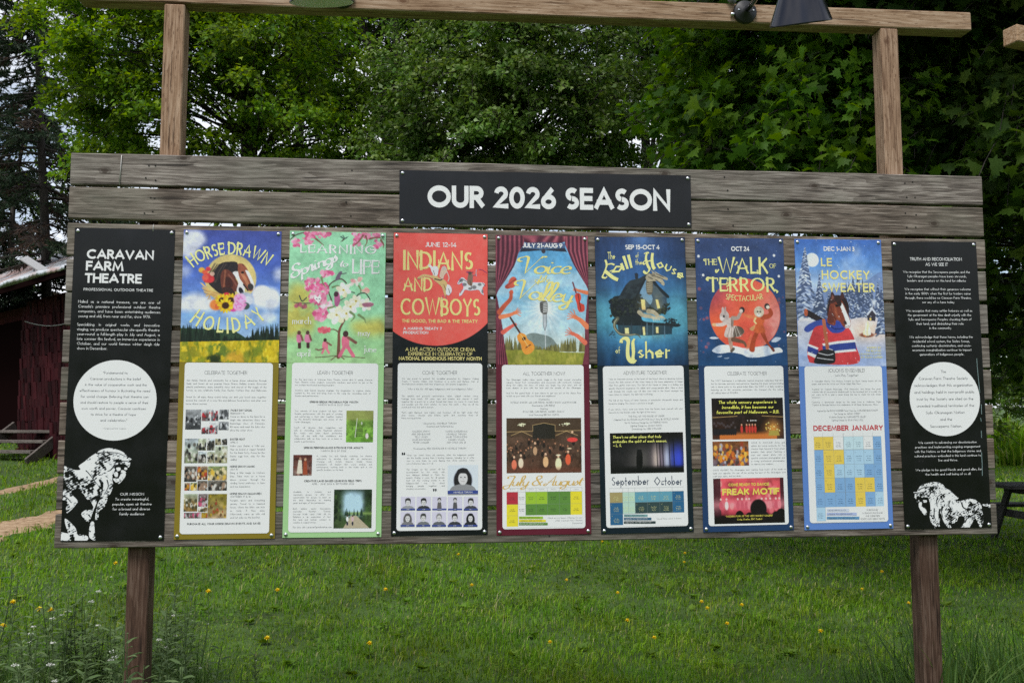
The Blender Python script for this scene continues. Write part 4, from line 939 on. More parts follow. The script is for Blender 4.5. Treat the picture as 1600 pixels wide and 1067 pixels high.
class Ink:
    """printed matter of one material on a panel: collects flat shapes, then becomes one part"""
    def __init__(s, panel, name, mat_, layer): s.p = panel; s.name = name; s.m = mat_; s.l = layer; s.V = []; s.F = {}; s.n = 0; s.k = 0; s.split = 2.6
    def add(s, V, F, lift=0.0):
        V = np.asarray(V, float); n_ = len(V); s.V.append(np.column_stack([V, lift + (np.arange(n_) // 2) * 3e-6 * (n_ > 4)])); F = np.asarray(F); s.F.setdefault(F.shape[1], []).append(F + s.n); s.n += len(V)
    def rect(s, x0, y0, x1, y1): s.add([(x0, y0), (x1, y0), (x1, y1), (x0, y1)], [[0, 1, 2, 3]])
    def fan(s, P):
        P = np.asarray(P, float); c = P.mean(0); n = len(P); i = np.arange(n); s.add(np.vstack([P, c]), np.stack([i, (i + 1) % n, np.full(n, n)], 1))
    def rrect(s, x0, y0, x1, y1, r, tilt=0):
        P = []
        for cx, cy, a in ((x1 - r, y0 + r, -90), (x1 - r, y1 - r, 0), (x0 + r, y1 - r, 90), (x0 + r, y0 + r, 180)):
            for k in range(7): P.append((cx + r * math.cos(R_(a + 15 * k)), cy + r * math.sin(R_(a + 15 * k))))
        s.fan(P)
    def natural(s, txt, wt, gap, space, script=False):
        x = 0
        for ch in txt:
            if ch == ' ': x += space; continue
            g = (SCR.get(ch) if script and ch in SCR else GL.get(ch)) or (4, ''); x += g[0] + (gap + wt if not script else gap)
        return x - ((gap + wt) if not script else gap) + (wt if not script else 0)
    def put(s, txt, cap, place, wt=1.0, gap=.9, space=4.8, q=6, serif=0.0, nib=None, script=False, slant=0.0, xs=1.0, poly=None, wspace=0.0):
        """place(x, y): skeleton coordinates (already in units: x along, y up) -> panel units"""
        k = cap / 10.0; x = 0.0 if script else wt / 2
        for ch in txt:
            if ch == ' ': x += space + wspace; continue
            g = glyph(ch, wt, q, serif, nib, script, poly)
            if g is None: x += 4; continue
            for V, F in g[1]:
                xx = (x + V[:, 0] + slant * V[:, 1]) * k * xs; yy = V[:, 1] * k
                s.k = (s.k + 1) % 7; s.add(place(xx, yy), F, s.k * 3e-5)
            x += g[0] + (gap + wt if not script else gap)
        return x
    def line(s, txt, x, y, cap, align='L', fit=None, just=None, **kw):
        wt = kw.get('wt', 1.0); gap = kw.get('gap', .9); sp_ = kw.get('space', 4.8); sc = kw.get('script', False)
        nat = s.natural(txt, wt, gap, sp_, sc); k = cap / 10; xs = kw.pop('xs', 1.0); wsp = 0.0
        if fit: xs = fit / (nat * k)
        if just:
            slack = just / k / xs - nat; ns = txt.count(' ')
            if slack < 0: xs = just / (nat * k)
            elif ns: wsp = slack / ns
        W_ = (nat + wsp * txt.count(' ')) * k * xs
        x0 = x - (W_ / 2 if align == 'C' else W_ if align == 'R' else 0)
        s.put(txt, cap, lambda a, b: np.stack([x0 + a, y - b], 1), xs=xs, wspace=wsp, **kw)
    def arc(s, txt, cx, cy, r, a0, a1, cap, inside=False, **kw):
        """text on a circle, from angle a0 to a1 (degrees, 0 = right, 90 = up)"""
        wt = kw.get('wt', 1.0); gap = kw.get('gap', .9); sp_ = kw.get('space', 4.8); k = cap / 10
        nat = s.natural(txt, wt, gap, sp_, kw.get('script', False)) * k; L = abs(R_(a1 - a0)) * r; xs = L / nat; sg = 1 if a1 > a0 else -1
        def pl(a, b):
            th = R_(a0) + sg * a / r; rr = r - b if inside else r + b
            return np.stack([cx + rr * np.cos(th), cy - rr * np.sin(th)], 1)
        s.put(txt, cap, pl, xs=xs, **kw)
    def build(s, label=None):
        if not s.n: return None
        # lines that stand well apart are parts of their own
        ext = [(v[:, 1].min(), v[:, 1].max()) for v in s.V]; order = np.argsort([e[0] for e in ext]); grp = np.zeros(len(ext), int); hi = None; g = 0
        for i in order:
            if hi is not None and ext[i][0] - hi > s.split: g += 1; hi = ext[i][1]
            hi = ext[i][1] if hi is None else max(hi, ext[i][1]); grp[i] = g
        off = np.cumsum([0] + [len(v) for v in s.V]); vg = np.concatenate([np.full(len(v), grp[i]) for i, v in enumerate(s.V)]); V0 = np.vstack(s.V); out = None
        for k in range(g + 1):
            mp = np.cumsum(vg == k) - 1; Fs = []
            for f in s.F.values():
                f = np.concatenate(f); f = f[vg[f[:, 0]] == k]
                if len(f): Fs.append(mp[f])
            out = s._make(V0[vg == k], Fs, label)
        return out
    def _make(s, V, Fs, label):
        u = s.p.u
        W3 = np.stack([V[:, 0] * u, -.0040 - s.l * .0004 - V[:, 2], s.p.H - V[:, 1] * u], 1)
        o = mesh_np(s.name, W3, Fs, s.m); o.parent = s.p.t
        # all faces look out of the panel
        me = o.data; nn = np.empty(len(me.polygons) * 3, np.float32); me.polygons.foreach_get('normal', nn); bad = nn.reshape(-1, 3)[:, 1] > 0
        if bad.any():
            bm = bmesh.new(); bm.from_mesh(me); bm.faces.ensure_lookup_table(); bmesh.ops.reverse_faces(bm, faces=[bm.faces[int(i)] for i in np.nonzero(bad)[0]]); bm.to_mesh(me); bm.free()
        if label: o['label'] = label
        return o

def lin(c): c = np.asarray(c, float) / 255; return np.where(c < .04045, c / 12.92, ((c + .055) / 1.055) ** 2.4)
INKK = 1.12
def ink(r, g, b, rough=.30, spec=.42):
    key = (r, g, b, rough, spec)
    if key not in ink.c: ink.c[key] = mat('print_%02x%02x%02x' % (int(r), int(g), int(b)), tuple(np.clip(lin((r, g, b)) * INKK, .004, .82)), rough, 0, spec)
    return ink.c[key]
ink.c = {}
M_PRINT = mat('printed_picture', rough=.30, spec=.42); _n = M_PRINT.node_tree.nodes.new('ShaderNodeVertexColor'); _n.layer_name = 'Col'
M_PRINT.node_tree.links.new(_n.outputs[0], M_PRINT.node_tree.nodes['Principled BSDF'].inputs['Base Color'])

# ------------------------------------------------------------------ pictures: painted on a grid of coloured cells
def vnoise(h, w_, cells, seed, oct_=4, aspect=1.0):
    r = np.random.default_rng(seed); out = np.zeros((h, w_)); amp = 1; tot = 0
    for o in range(oct_):
        cy = max(2, int(cells * 2 ** o)); cx = max(2, int(cells * aspect * w_ / h * 2 ** o)); g = r.random((cy + 1, cx + 1))
        y = np.linspace(0, cy, h, endpoint=False); x = np.linspace(0, cx, w_, endpoint=False); y0 = y.astype(int); x0 = x.astype(int); fy = (y - y0)[:, None]; fx = (x - x0)[None, :]; fy = fy * fy * (3 - 2 * fy); fx = fx * fx * (3 - 2 * fx)
        v = (g[y0][:, x0] * (1 - fy) + g[y0 + 1][:, x0] * fy) * (1 - fx) + (g[y0][:, x0 + 1] * (1 - fy) + g[y0 + 1][:, x0 + 1] * fy) * fx
        out += amp * v; tot += amp; amp *= .5
    return out / tot
def spline(P, n=8, closed=True):
    P = np.asarray(P, float); k = len(P); out = []
    for i in range(k if closed else k - 1):
        p = [P[(i + j) % k] if closed else P[min(max(i + j, 0), k - 1)] for j in (-1, 0, 1, 2)]
        for t in np.linspace(0, 1, n, endpoint=False):
            out.append(.5 * (2 * p[1] + (p[2] - p[0]) * t + (2 * p[0] - 5 * p[1] + 4 * p[2] - p[3]) * t * t + (3 * p[1] - p[0] - 3 * p[2] + p[3]) * t ** 3))
    return np.array(out)
class Cv:
    def __init__(s, x0, y0, x1, y1, res=2.0, bg=(255, 255, 255), seed=1):
        s.b = (x0, y0, x1, y1); s.w = max(4, int((x1 - x0) * res)); s.h = max(4, int((y1 - y0) * res))
        s.x = np.linspace(x0, x1, s.w)[None, :] + np.zeros((s.h, 1)); s.y = np.linspace(y0, y1, s.h)[:, None] + np.zeros((1, s.w)); s.px = (x1 - x0) / s.w
        s.im = np.zeros((s.h, s.w, 3)) + np.asarray(bg, float); s.seed = seed; s.r = np.random.default_rng(seed)
    def n(s, cells, oct_=4, aspect=1.0): s.seed += 1; return vnoise(s.h, s.w, cells, s.seed, oct_, aspect)
    def mix(s, m, c):
        m = np.clip(m, 0, 1)[..., None]; s.im = s.im * (1 - m) + np.asarray(c, float) * m
    def vgrad(s, stops):
        ys = [a for a, _ in stops]
        s.im = np.stack([np.interp(s.y, ys, [c[k] for _, c in stops]) for k in range(3)], -1)
    def pmask(s, P, smooth=False, soft=0.0, closed=True):
        P = spline(P) if smooth else np.asarray(P, float); acc = np.zeros((s.h, s.w)); 
        offs = [(-.25, -.25), (.25, -.25), (-.25, .25), (.25, .25)]
        for ox, oy in offs:
            X = s.x + ox * s.px; Y = s.y + oy * s.px; ins = np.zeros((s.h, s.w), bool); Q = np.roll(P, -1, 0)
            for (xa, ya), (xb, yb) in zip(P, Q):
                if ya == yb: continue
                c = ((ya > Y) != (yb > Y)) & (X < (xb - xa) * (Y - ya) / (yb - ya) + xa); ins ^= c
            acc += ins / 4
        return acc
    def blur(s, m, k=3, it=2):
        for _ in range(it):
            for ax in (0, 1): m = sum(np.roll(np.pad(m, [(k, k) if a == ax else (0, 0) for a in (0, 1)], mode='edge'), d, ax) for d in range(-k, k + 1)) / (2 * k + 1); m = m[k:-k] if ax == 0 else m[:, k:-k]
        return m
    def poly(s, P, c, smooth=False, a=1.0):
        m = s.pmask(P, smooth) * a; s.mix(m, c); return m
    def ell(s, cx, cy, rx, ry, c, rot=0, soft=None, a=1.0):
        t = R_(rot); dx, dy = s.x - cx, s.y - cy; u = (dx * math.cos(t) + dy * math.sin(t)) / rx; v = (-dx * math.sin(t) + dy * math.cos(t)) / ry
        d = np.sqrt(u * u + v * v); sf = soft if soft is not None else s.px / min(rx, ry); m = np.clip((1 + sf / 2 - d) / sf, 0, 1) * a; s.mix(m, c); return m
    def line(s, P, w_, c, a=1.0, smooth=False, taper=None):
        P = spline(P, 6, False) if smooth else np.asarray(P, float); best = np.full((s.h, s.w), 1e9); k = len(P) - 1
        for i in range(k):
            A, B = P[i], P[i + 1]; d = B - A; L2 = d @ d + 1e-9; t = np.clip(((s.x - A[0]) * d[0] + (s.y - A[1]) * d[1]) / L2, 0, 1)
            D = np.hypot(s.x - A[0] - t * d[0], s.y - A[1] - t * d[1]); ww = w_ if taper is None else w_ + (taper - w_) * (i + t) / k
            best = np.minimum(best, D - ww / 2)
        m = np.clip(.5 - best / s.px, 0, 1) * a; s.mix(m, c); return m
    def dots(s, n, fx, fy, size, pal, a=1.0, sq=1.0):
        for _ in range(n):
            x, y = fx(), fy(); k = s.r.uniform(*size); s.ell(x, y, k, k * sq, pal[s.r.integers(len(pal))], soft=.5, a=a)
    def grain(s, amt, mask=None):
        g = (s.r.random((s.h, s.w)) - .5)[..., None] * amt; s.im = s.im + (g if mask is None else g * mask[..., None])
    def build(s, panel, name, layer, label=None, trim=None):
        if name == 'artwork':      # the mottle of a printed photograph
            s.im = s.im * (.80 + .26 * s.n(14, 3, 1) + .14 * s.n(60, 2, 1))[..., None]
        col = np.clip(lin(np.clip(s.im, 0, 255)) * INKK, .004, .82).astype(np.float32)
        nx, ny = s.w, s.h; u = panel.u
        V = np.stack([s.x * u, np.full((ny, nx), -.0040 - layer * .0004), panel.H - s.y * u], -1).reshape(-1, 3)
        i = np.arange(ny - 1)[:, None] * nx + np.arange(nx - 1)[None, :]
        F = np.stack([i, i + nx, i + nx + 1, i + 1], -1).reshape(-1, 4)
        o = mesh_np(name, V, F, M_PRINT); o.parent = panel.t
        at_ = o.data.color_attributes.new('Col', 'FLOAT_COLOR', 'POINT'); at_.data.foreach_set('color', np.concatenate([col.reshape(-1, 3), np.ones((nx * ny, 1), np.float32)], 1).ravel())
        if trim is not None:
            k = (np.abs(s.im - np.asarray(trim, float)).sum(-1) > 14).ravel(); bm = bmesh.new(); bm.from_mesh(o.data); bmesh.ops.delete(bm, geom=[v for i, v in enumerate(bm.verts) if not k[i]], context='VERTS'); bm.to_mesh(o.data); bm.free()
        if label: o['label'] = label
        return o

def wavy(m):
    """a thin sheet never lies quite flat: slow waves in the gloss, smears of dust"""
    nt = m.node_tree; b = nt.nodes['Principled BSDF']
    if b.inputs['Normal'].links: return m
    tc = nt.nodes.new('ShaderNodeTexCoord'); nz = nt.nodes.new('ShaderNodeTexNoise'); nz.inputs['Scale'].default_value = 2.2; nz.inputs['Detail'].default_value = 1; bp = nt.nodes.new('ShaderNodeBump'); bp.inputs['Strength'].default_value = .5; bp.inputs['Distance'].default_value = .012
    n2 = nt.nodes.new('ShaderNodeTexNoise'); n2.inputs['Scale'].default_value = 7; n2.inputs['Detail'].default_value = 7; r = nt.nodes.new('ShaderNodeMapRange'); r.inputs[1].default_value = .3; r.inputs[2].default_value = .75; r.inputs[3].default_value = .20; r.inputs[4].default_value = .42
    for a in (nz, n2): nt.links.new(tc.outputs['Object'], a.inputs[0])
    nt.links.new(nz.outputs[0], bp.inputs['Height']); nt.links.new(bp.outputs[0], b.inputs['Normal']); nt.links.new(n2.outputs[0], r.inputs[0]); nt.links.new(r.outputs[0], b.inputs['Roughness']); return m
wavy(M_PRINT)

class Panel:
    """a printed sheet screwed to the planks; corners are where its corners lie on the board plane"""
    def __init__(s, corners, name, label, cat, col, group=None, W=.4225, H=1.341, up=None, lo=None, noscrew=()):
        C = np.array([plane_hit(px, py, 0.0) for px, py in corners]); c = C.mean(0); v = (C[0] + C[1] - C[2] - C[3]) / 2; s.tilt = math.atan2(v[0], v[2]); s.W, s.H = W, H; s.u = W / 100
        s.ax = np.array([math.cos(s.tilt), -math.sin(s.tilt)]); s.az = np.array([math.sin(s.tilt), math.cos(s.tilt)])
        s.bl = np.array([c[0], c[2]]) - s.ax * W / 2 - s.az * H / 2; s.up, s.lo = up, lo
        s.t = tag(empty(name, (s.bl[0], 0, s.bl[1])), label, cat, group); s.t.rotation_euler = (0, s.tilt, 0)
        bm = bmesh.new(); add_box(bm, (W / 2, -.00215, H / 2), (W, .0035, H), None, .0006); o = bm_obj('sheet', bm, wavy(ink(*col))); o.parent = s.t
        for i, (x, z) in enumerate(((.014, H - .014), (W - .014, H - .014), (W - .014, .014), (.014, .014))):
            if i in noscrew: continue
            bm = bmesh.new(); add_lathe(bm, [(.0085, .0), (.0085, .0015), (.0070, .0042), (.0035, .0058), (.0012, .0062)], 14, Matrix.Translation((x, -.0040, z)) @ Matrix.Rotation(R_(90), 4, 'X'), 0, cap1=True); o = bm_obj('screw', bm, M_STEEL); o.parent = s.t
    def U(s, cx, cy, cr=None):
        x0, y0, k = cr or s.up; p = plane_hit(x0 + cx / k, y0 + cy / k, 0.0); d = np.array([p[0], p[2]]) - s.bl
        return np.array([d @ s.ax / s.u, (s.H - d @ s.az) / s.u])
    def pts(s, L, cr=None): return np.array([s.U(x, y, cr) for x, y in L])
    def tx(s, I, txt, xa, xb, y, cap, cr=None, how='fit', **kw):
        """set a line between two points read off the picture"""
        a = s.U(xa, y, cr); b = s.U(xb, y, cr); c = s.U(xa, y - cap, cr); kcap = abs(a[1] - c[1])
        yy = (a[1] + b[1]) / 2
        if how == 'fit': I.line(txt, a[0], yy, kcap, fit=b[0] - a[0], **kw)
        elif how == 'just': I.line(txt, a[0], yy, kcap, just=b[0] - a[0], **kw)
        elif how == 'C': I.line(txt, (a[0] + b[0]) / 2, yy, kcap, 'C', **kw)
        else: I.line(txt, a[0], yy, kcap, **kw)
    def para(s, I, lines, xa, xb, y0, lead, cap, cr=None, last='L', how='just', **kw):
        for i, t in enumerate(lines):
            s.tx(I, t, xa, xb, y0 + i * lead, cap, cr, 'L' if (how == 'just' and i == len(lines) - 1 and last == 'L') else how, **kw)
# ------------------------------------------------------------------ the printed panels
WHITE = (226, 230, 236)
I_WHITE = ink(232, 234, 238); I_CARD = ink(224, 228, 235, .3); I_GREY = ink(96, 99, 104); I_DARKT = ink(50, 52, 58)
def circ3(a, b, c):
    A = np.array([[b[0] - a[0], b[1] - a[1]], [c[0] - a[0], c[1] - a[1]]]) * 2; r_ = np.array([b @ b - a @ a, c @ c - a @ a]); o = np.linalg.solve(A, r_); return o, np.linalg.norm(a - o)
def arc3(P, I, txt, p1, p2, p3, cap, **kw):
    a, b, c = P.U(*p1), P.U(*p2), P.U(*p3); o, r = circ3(a, b, c); ang = lambda q: math.degrees(math.atan2(-(q[1] - o[1]), q[0] - o[0]))
    a0, a1 = ang(a), ang(c); k = np.linalg.norm(P.U(p1[0], p1[1]) - P.U(p1[0], p1[1] - cap)); ins = b[1] > o[1]
    if ins:
        a0 %= 360; a1 %= 360
    I.arc(txt, o[0], o[1], r, a0, a1, k, inside=ins, **kw)
def card(P, x0=5.6, y0=138.6, x1=94.2, y1=312, r=3.2):
    I = Ink(P, 'info_card', I_CARD, 3); I.rrect(x0, y0, x1, y1, r); I.build()
def text(P, name, m, layer, fn, label=None):
    I = Ink(P, name, m, layer); fn(I); return I.build(label)

SANS = dict(wt=.85, gap=.9, q=3); BOLD = dict(wt=2.15, gap=.5, q=8, space=3.0); SEMI = dict(wt=1.0, gap=.7, q=4, space=4.6); THIN = dict(wt=.62, gap=1.0, q=6)
FINE = dict(wt=.85, gap=1.0, q=2, space=5.2)
BLK = dict(wt=1.55, gap=.6, nib=(40, .2), poly=2, space=3, q=2)
DECO = dict(wt=2.1, gap=1.2, serif=.75, nib=(0, .5), q=8, space=4)
WEST = dict(wt=2.1, gap=.9, serif=1.05, nib=(0, .42), q=8, space=4)
SCRIPT = dict(wt=1.05, gap=-.1, script=True, slant=.22, nib=(20, .35), q=7, space=2.5)

def engrave(cv, P, cr, shapes, dark=(), light=(), lines=()):
    m = np.zeros((cv.h, cv.w))
    for S in shapes: m = np.maximum(m, cv.pmask(P.pts(S, cr), True))
    sh = np.full((cv.h, cv.w), .66) + .22 * (cv.n(6, 3) - .5)
    for cx, cy, rx, ry, rot, amt in [(*d, -1) for d in dark] + [(*d, 1) for d in light]:
        c = P.U(cx, cy, cr); e = np.linalg.norm(P.U(cx + rx, cy, cr) - c); f = np.linalg.norm(P.U(cx, cy + ry, cr) - c); t = R_(rot); dx, dy = cv.x - c[0], cv.y - c[1]
        u = (dx * math.cos(t) + dy * math.sin(t)) / e; v = (-dx * math.sin(t) + dy * math.cos(t)) / f; sh = sh + amt * (.34 if amt < 0 else .42) * np.exp(-(u * u + v * v) * 1.1)
    tex = 1.15 * (cv.n(52, 2, 1.0) - .5) + .12 * np.sin((cv.x * .5 + cv.y * .8) * 3.0 + 16 * cv.n(6, 3))
    val = np.clip((sh + .75 * tex - .40) * 4.2, 0, 1); cv.mix(m * val, (226, 230, 234))
    for L, w_ in lines: cv.mix(cv.line(P.pts(L, cr), w_, (9, 10, 12), .0, True) * 0, (0, 0, 0)); cv.line(P.pts(L, cr), w_, (10, 11, 13), .85, True, w_ * .4)

# ---- title
T = Panel([(624.2, 265.6), (1078.6, 275), (1080.2, 356.7), (624.2, 349.3)], 'title_sign', 'long black sign headed OUR 2026 SEASON across the top two planks', 'sign', (12, 13, 16, .24), W=1.344, H=.2455)
T.u = .01; T.H = .2455
text(T, 'headline', ink(236, 238, 242), 2, lambda I: I.line('OUR 2026 SEASON', 12.6, 17.0, 10.2, fit=112.0, wt=2.3, gap=.5, q=12, space=4.4))

# ---- panel 1
P1 = Panel([(117, 356), (274.6, 359.7), (255.2, 843.7), (95.8, 845.5)], 'info_panel', 'black panel headed CARAVAN FARM THEATRE with a white disc and a horse facing right', 'sign panel', (9, 10, 12, .24), 'black information panels', up=(60, 340, 4.105), lo=(60, 540, 3.336), noscrew=(3,))
def f(I):
    for t, b, a, y in (('CARAVAN', 742, 312, 270), ('FARM', 548, 306, 343), ('THEATRE', 664, 299, 422)): P1.tx(I, t, a, b, y, 62, **BOLD)
text(P1, 'headline', I_WHITE, 2, f)
text(P1, 'subtitle', I_WHITE, 2, lambda I: P1.tx(I, 'PROFESSIONAL OUTDOOR THEATRE', 292, 737, 473, 17, wt=1.5, gap=1.5, q=4))
def f(I):
    P1.para(I, ['Hailed as a national treasure, we are one of', "Canada's premiere professional outdoor theatre", 'companies, and have been entertaining audiences', 'young and old, from near and far, since 1978.'], 258, 784, 551, 30.6, 17.5, **SEMI)
    P1.para(I, ['Specializing in original works and innovative', 'staging, we produce spectacular site-specific theatre', 'year-round: a full-length play in July and August, a', 'late summer film festival, an immersive experience in', 'October, and our world famous winter sleigh ride', 'show in December.'], 250, 780, 697, 30.4, 17.5, **SEMI)
    for i, (t, a, b) in enumerate((('OUR MISSION', 428, 552), ('To create meaningful,', 402, 577), ('popular, open air theatre', 388, 592), ('for a broad and diverse', 389, 584), ('family audience', 424, 554))): P1.tx(I, t, a, b, 779 + i * 25.6, 13.5, P1.lo, wt=1.1, gap=.8, q=4)
text(P1, 'body_text', I_WHITE, 2, f)
def disc(P, cx, cy, rx, ry):
    c = P.U(cx, cy, P.lo); e = np.linalg.norm(P.U(cx + rx, cy, P.lo) - c)
    def f(I):
        a = np.linspace(0, 2 * np.pi, 72, endpoint=False); I.fan(np.stack([c[0] + e * np.cos(a), c[1] + e * np.sin(a)], 1))
    text(P, 'white_disc', I_CARD, 1, f)
disc(P1, 402, 284, 215.5, 208)
def f(I):
    for i, (t, a, b) in enumerate((('"Fundamental to', 340, 467), ('Caravan productions is the belief', 271, 536), ('in the value of cooperative work and the', 245, 567), ('effectiveness of humour in illustrating the need', 217, 584), ('for social change. Believing that theatre can', 223, 576), ('and should restore to people a sense of their', 221, 575), ('own worth and power, Caravan continues', 227, 563), ('to strive for a theatre of hope', 275, 510), ('and celebration."', 323, 464))): P1.tx(I, t, a, b, 148 + i * 30.8, 12.5, P1.lo, wt=.95, gap=.9, q=4)
text(P1, 'quotation', ink(100, 102, 108), 2, f)
text(P1, 'signature', ink(130, 132, 138), 2, lambda I: P1.tx(I, '~ Paraphrased Peter Anderson', 335, 460, 434, 7, P1.lo, **FINE))
a = P1.U(28, 40, (90, 690, 6.67)); cv = Cv(.4, 220, 76, 316.6, 3.4, (9, 10, 12), 31)
engrave(cv, P1, (90, 690, 6.67), [
    [(48, 268), (110, 263), (180, 290), (240, 287), (225, 250), (290, 200), (350, 150), (410, 113), (450, 85), (530, 64), (620, 78), (690, 108), (730, 150), (776, 180), (745, 200), (762, 215), (745, 268), (700, 232), (612, 242), (600, 300), (575, 370), (582, 460), (550, 545), (500, 577), (470, 582), (410, 560), (320, 602), (270, 540), (200, 505), (160, 500), (150, 540), (212, 610), (200, 650), (110, 742), (90, 700), (100, 620), (36, 570)],
    [(670, 293), (716, 312), (705, 370), (640, 440), (630, 400), (658, 340)], [(615, 270), (655, 265), (660, 295), (622, 305)], [(700, 268), (728, 268), (728, 290), (702, 292)], [(590, 310), (630, 318), (632, 360), (600, 362)], [(585, 380), (640, 385), (620, 425), (590, 405)],
    [(345, 600), (405, 600), (410, 640), (385, 700), (330, 830), (280, 800), (250, 750), (290, 710), (350, 705), (375, 680)], [(525, 580), (490, 680), (440, 720), (430, 790), (395, 815), (400, 740), (420, 650), (450, 600)],
    [(385, 840), (345, 845), (330, 980), (375, 1022), (410, 1027), (395, 980)], [(78, 800), (120, 820), (195, 900), (200, 965), (130, 965), (90, 880)], [(30, 945), (110, 950), (300, 972), (312, 1026), (190, 1030), (180, 990), (130, 1032), (30, 1034)]],
    dark=[(450, 480, 26, 90, 20), (210, 420, 90, 50, 20), (470, 200, 50, 70, 20), (640, 200, 60, 22, 10), (80, 480, 60, 50, 0), (70, 660, 40, 60, 0), (400, 330, 30, 60, 0), (120, 330, 60, 30, 30), (350, 470, 40, 60, 20), (155, 1000, 30, 40, 0), (230, 520, 60, 40, 0)],
    light=[(260, 330, 70, 60, 0), (420, 440, 22, 110, 15), (500, 430, 20, 90, -10), (550, 320, 22, 90, -10), (690, 180, 70, 12, 12), (170, 600, 40, 40, 0), (560, 90, 120, 14, 14), (320, 240, 50, 40, 0), (365, 920, 20, 70, 0), (690, 330, 22, 40, 0), (635, 285, 20, 16, 0), (714, 280, 16, 12, 0), (240, 1000, 60, 20, 0), (70, 985, 40, 30, 0)],
    lines=[([(445, 400), (470, 470), (460, 560)], 2.2), ([(520, 400), (530, 470), (480, 560)], 1.2), ([(600, 240), (560, 290), (520, 310)], 1.6), ([(480, 160), (470, 230), (520, 290)], 1.2), ([(300, 300), (330, 330), (400, 420), (440, 470)], 1.0), ([(130, 300), (180, 350), (190, 420), (240, 470)], 1.6), ([(60, 400), (110, 420), (160, 490)], 1.6), ([(410, 120), (520, 110), (640, 120), (720, 160)], 1.2), ([(600, 190), (680, 200), (740, 200)], 1.4), ([(60, 560), (110, 590), (150, 640)], 1.4), ([(330, 760), (350, 790)], 1.4)])
cv.build(P1, 'horse_picture', 1, trim=(9, 10, 12))

# ---- panel 9
P9 = Panel([(1391.5, 377.2), (1524.7, 377.5), (1549, 824), (1413.3, 827.3)], 'info_panel', 'black panel headed TRUTH AND RECONCILIATION with a white disc and a horse facing left', 'sign panel', (7, 8, 10, .24), 'black information panels', up=(1380, 360, 4.445), lo=(1380, 560, 3.556))
def f(I):
    P9.tx(I, 'TRUTH AND RECONCILIATION', 182, 542, 212, 22, wt=1.4, gap=.7, q=5); P9.tx(I, 'AS WE SEE IT', 290, 446, 249, 22, wt=1.4, gap=.7, q=5)
text(P9, 'headline', I_WHITE, 2, f)
def f(I):
    for y0, L in ((298, (('We recognize that the Secwepemc peoples and the', 134, 598), ('Syilx Okanagan peoples have been stewards,', 163, 574), ('leaders and creators on this land for millenia.', 164, 571))),
                  (417, (('We recognize that without their generous welcome', 146, 604), ("in the early 1800's when the first fur traders came", 152, 603), ('through, there would be no Caravan Farm Theatre,', 149, 608), ('nor any of us here today.', 268, 493))),
                  (566, (('We recognize that many settler forbears as well as', 155, 615), ('the government at the time dealt unjustly with the', 168, 607), ('Syilx and Secwepemc Peoples: cheating them of', 171, 609), ('their land, and diminishing their role', 227, 555), ('in the community.', 317, 471))),
                  (748, (('We acknowledge that these harms, including the', 177, 618), ('residential school system, the Sixties Scoop,', 203, 597), ('continuing systemic discrimination, and socio-', 196, 608), ('economic marginalization continue to impact', 199, 609), ('generations of Indigenous people.', 250, 556)))):
        for i, (t, a, b) in enumerate(L): P9.tx(I, t, a, b, y0 + i * 30, 16, wt=1.05, gap=.8, q=3)
    for y0, L in ((471, (('We commit to advancing our decolonization', 192, 516), ('practices and implementing ongoing engagement', 174, 536), ('with the Nations so that the Indigenous stories and', 172, 540), ('cultural practices embodied in this land continue to', 171, 541), ('live and thrive.', 304, 411))), (622, (('We pledge to be good friends and good allies, for', 177, 545), ('the health and well being of us all.', 232, 484)))):
        for i, (t, a, b) in enumerate(L): P9.tx(I, t, a, b, y0 + i * 24.6, 12.5, P9.lo, wt=1.05, gap=.8, q=3)
text(P9, 'body_text', I_WHITE, 2, f)
disc(P9, 340, 225, 194, 203)
def f(I):
    for i, (t, a, b) in enumerate((('The', 317, 345), ('Caravan Farm Theatre Society', 195, 467), ('acknowledges that this organization', 170, 494), ('and holdings held in non-profit public', 170, 504), ('trust by the Society are sited on the', 183, 498), ('unceded traditional territories of the', 183, 503), ('Syilx Okanagan Nation', 234, 450), ('and the', 314, 380), ('Secwepemc Nation.', 258, 433))): P9.tx(I, t, a, b, 80 + i * 37.8, 15, P9.lo, wt=.95, gap=.9, q=4)
text(P9, 'quotation', ink(84, 86, 92), 2, f)
cv = Cv(8, 255, 99.6, 316.6, 3.4, (7, 8, 10), 37)
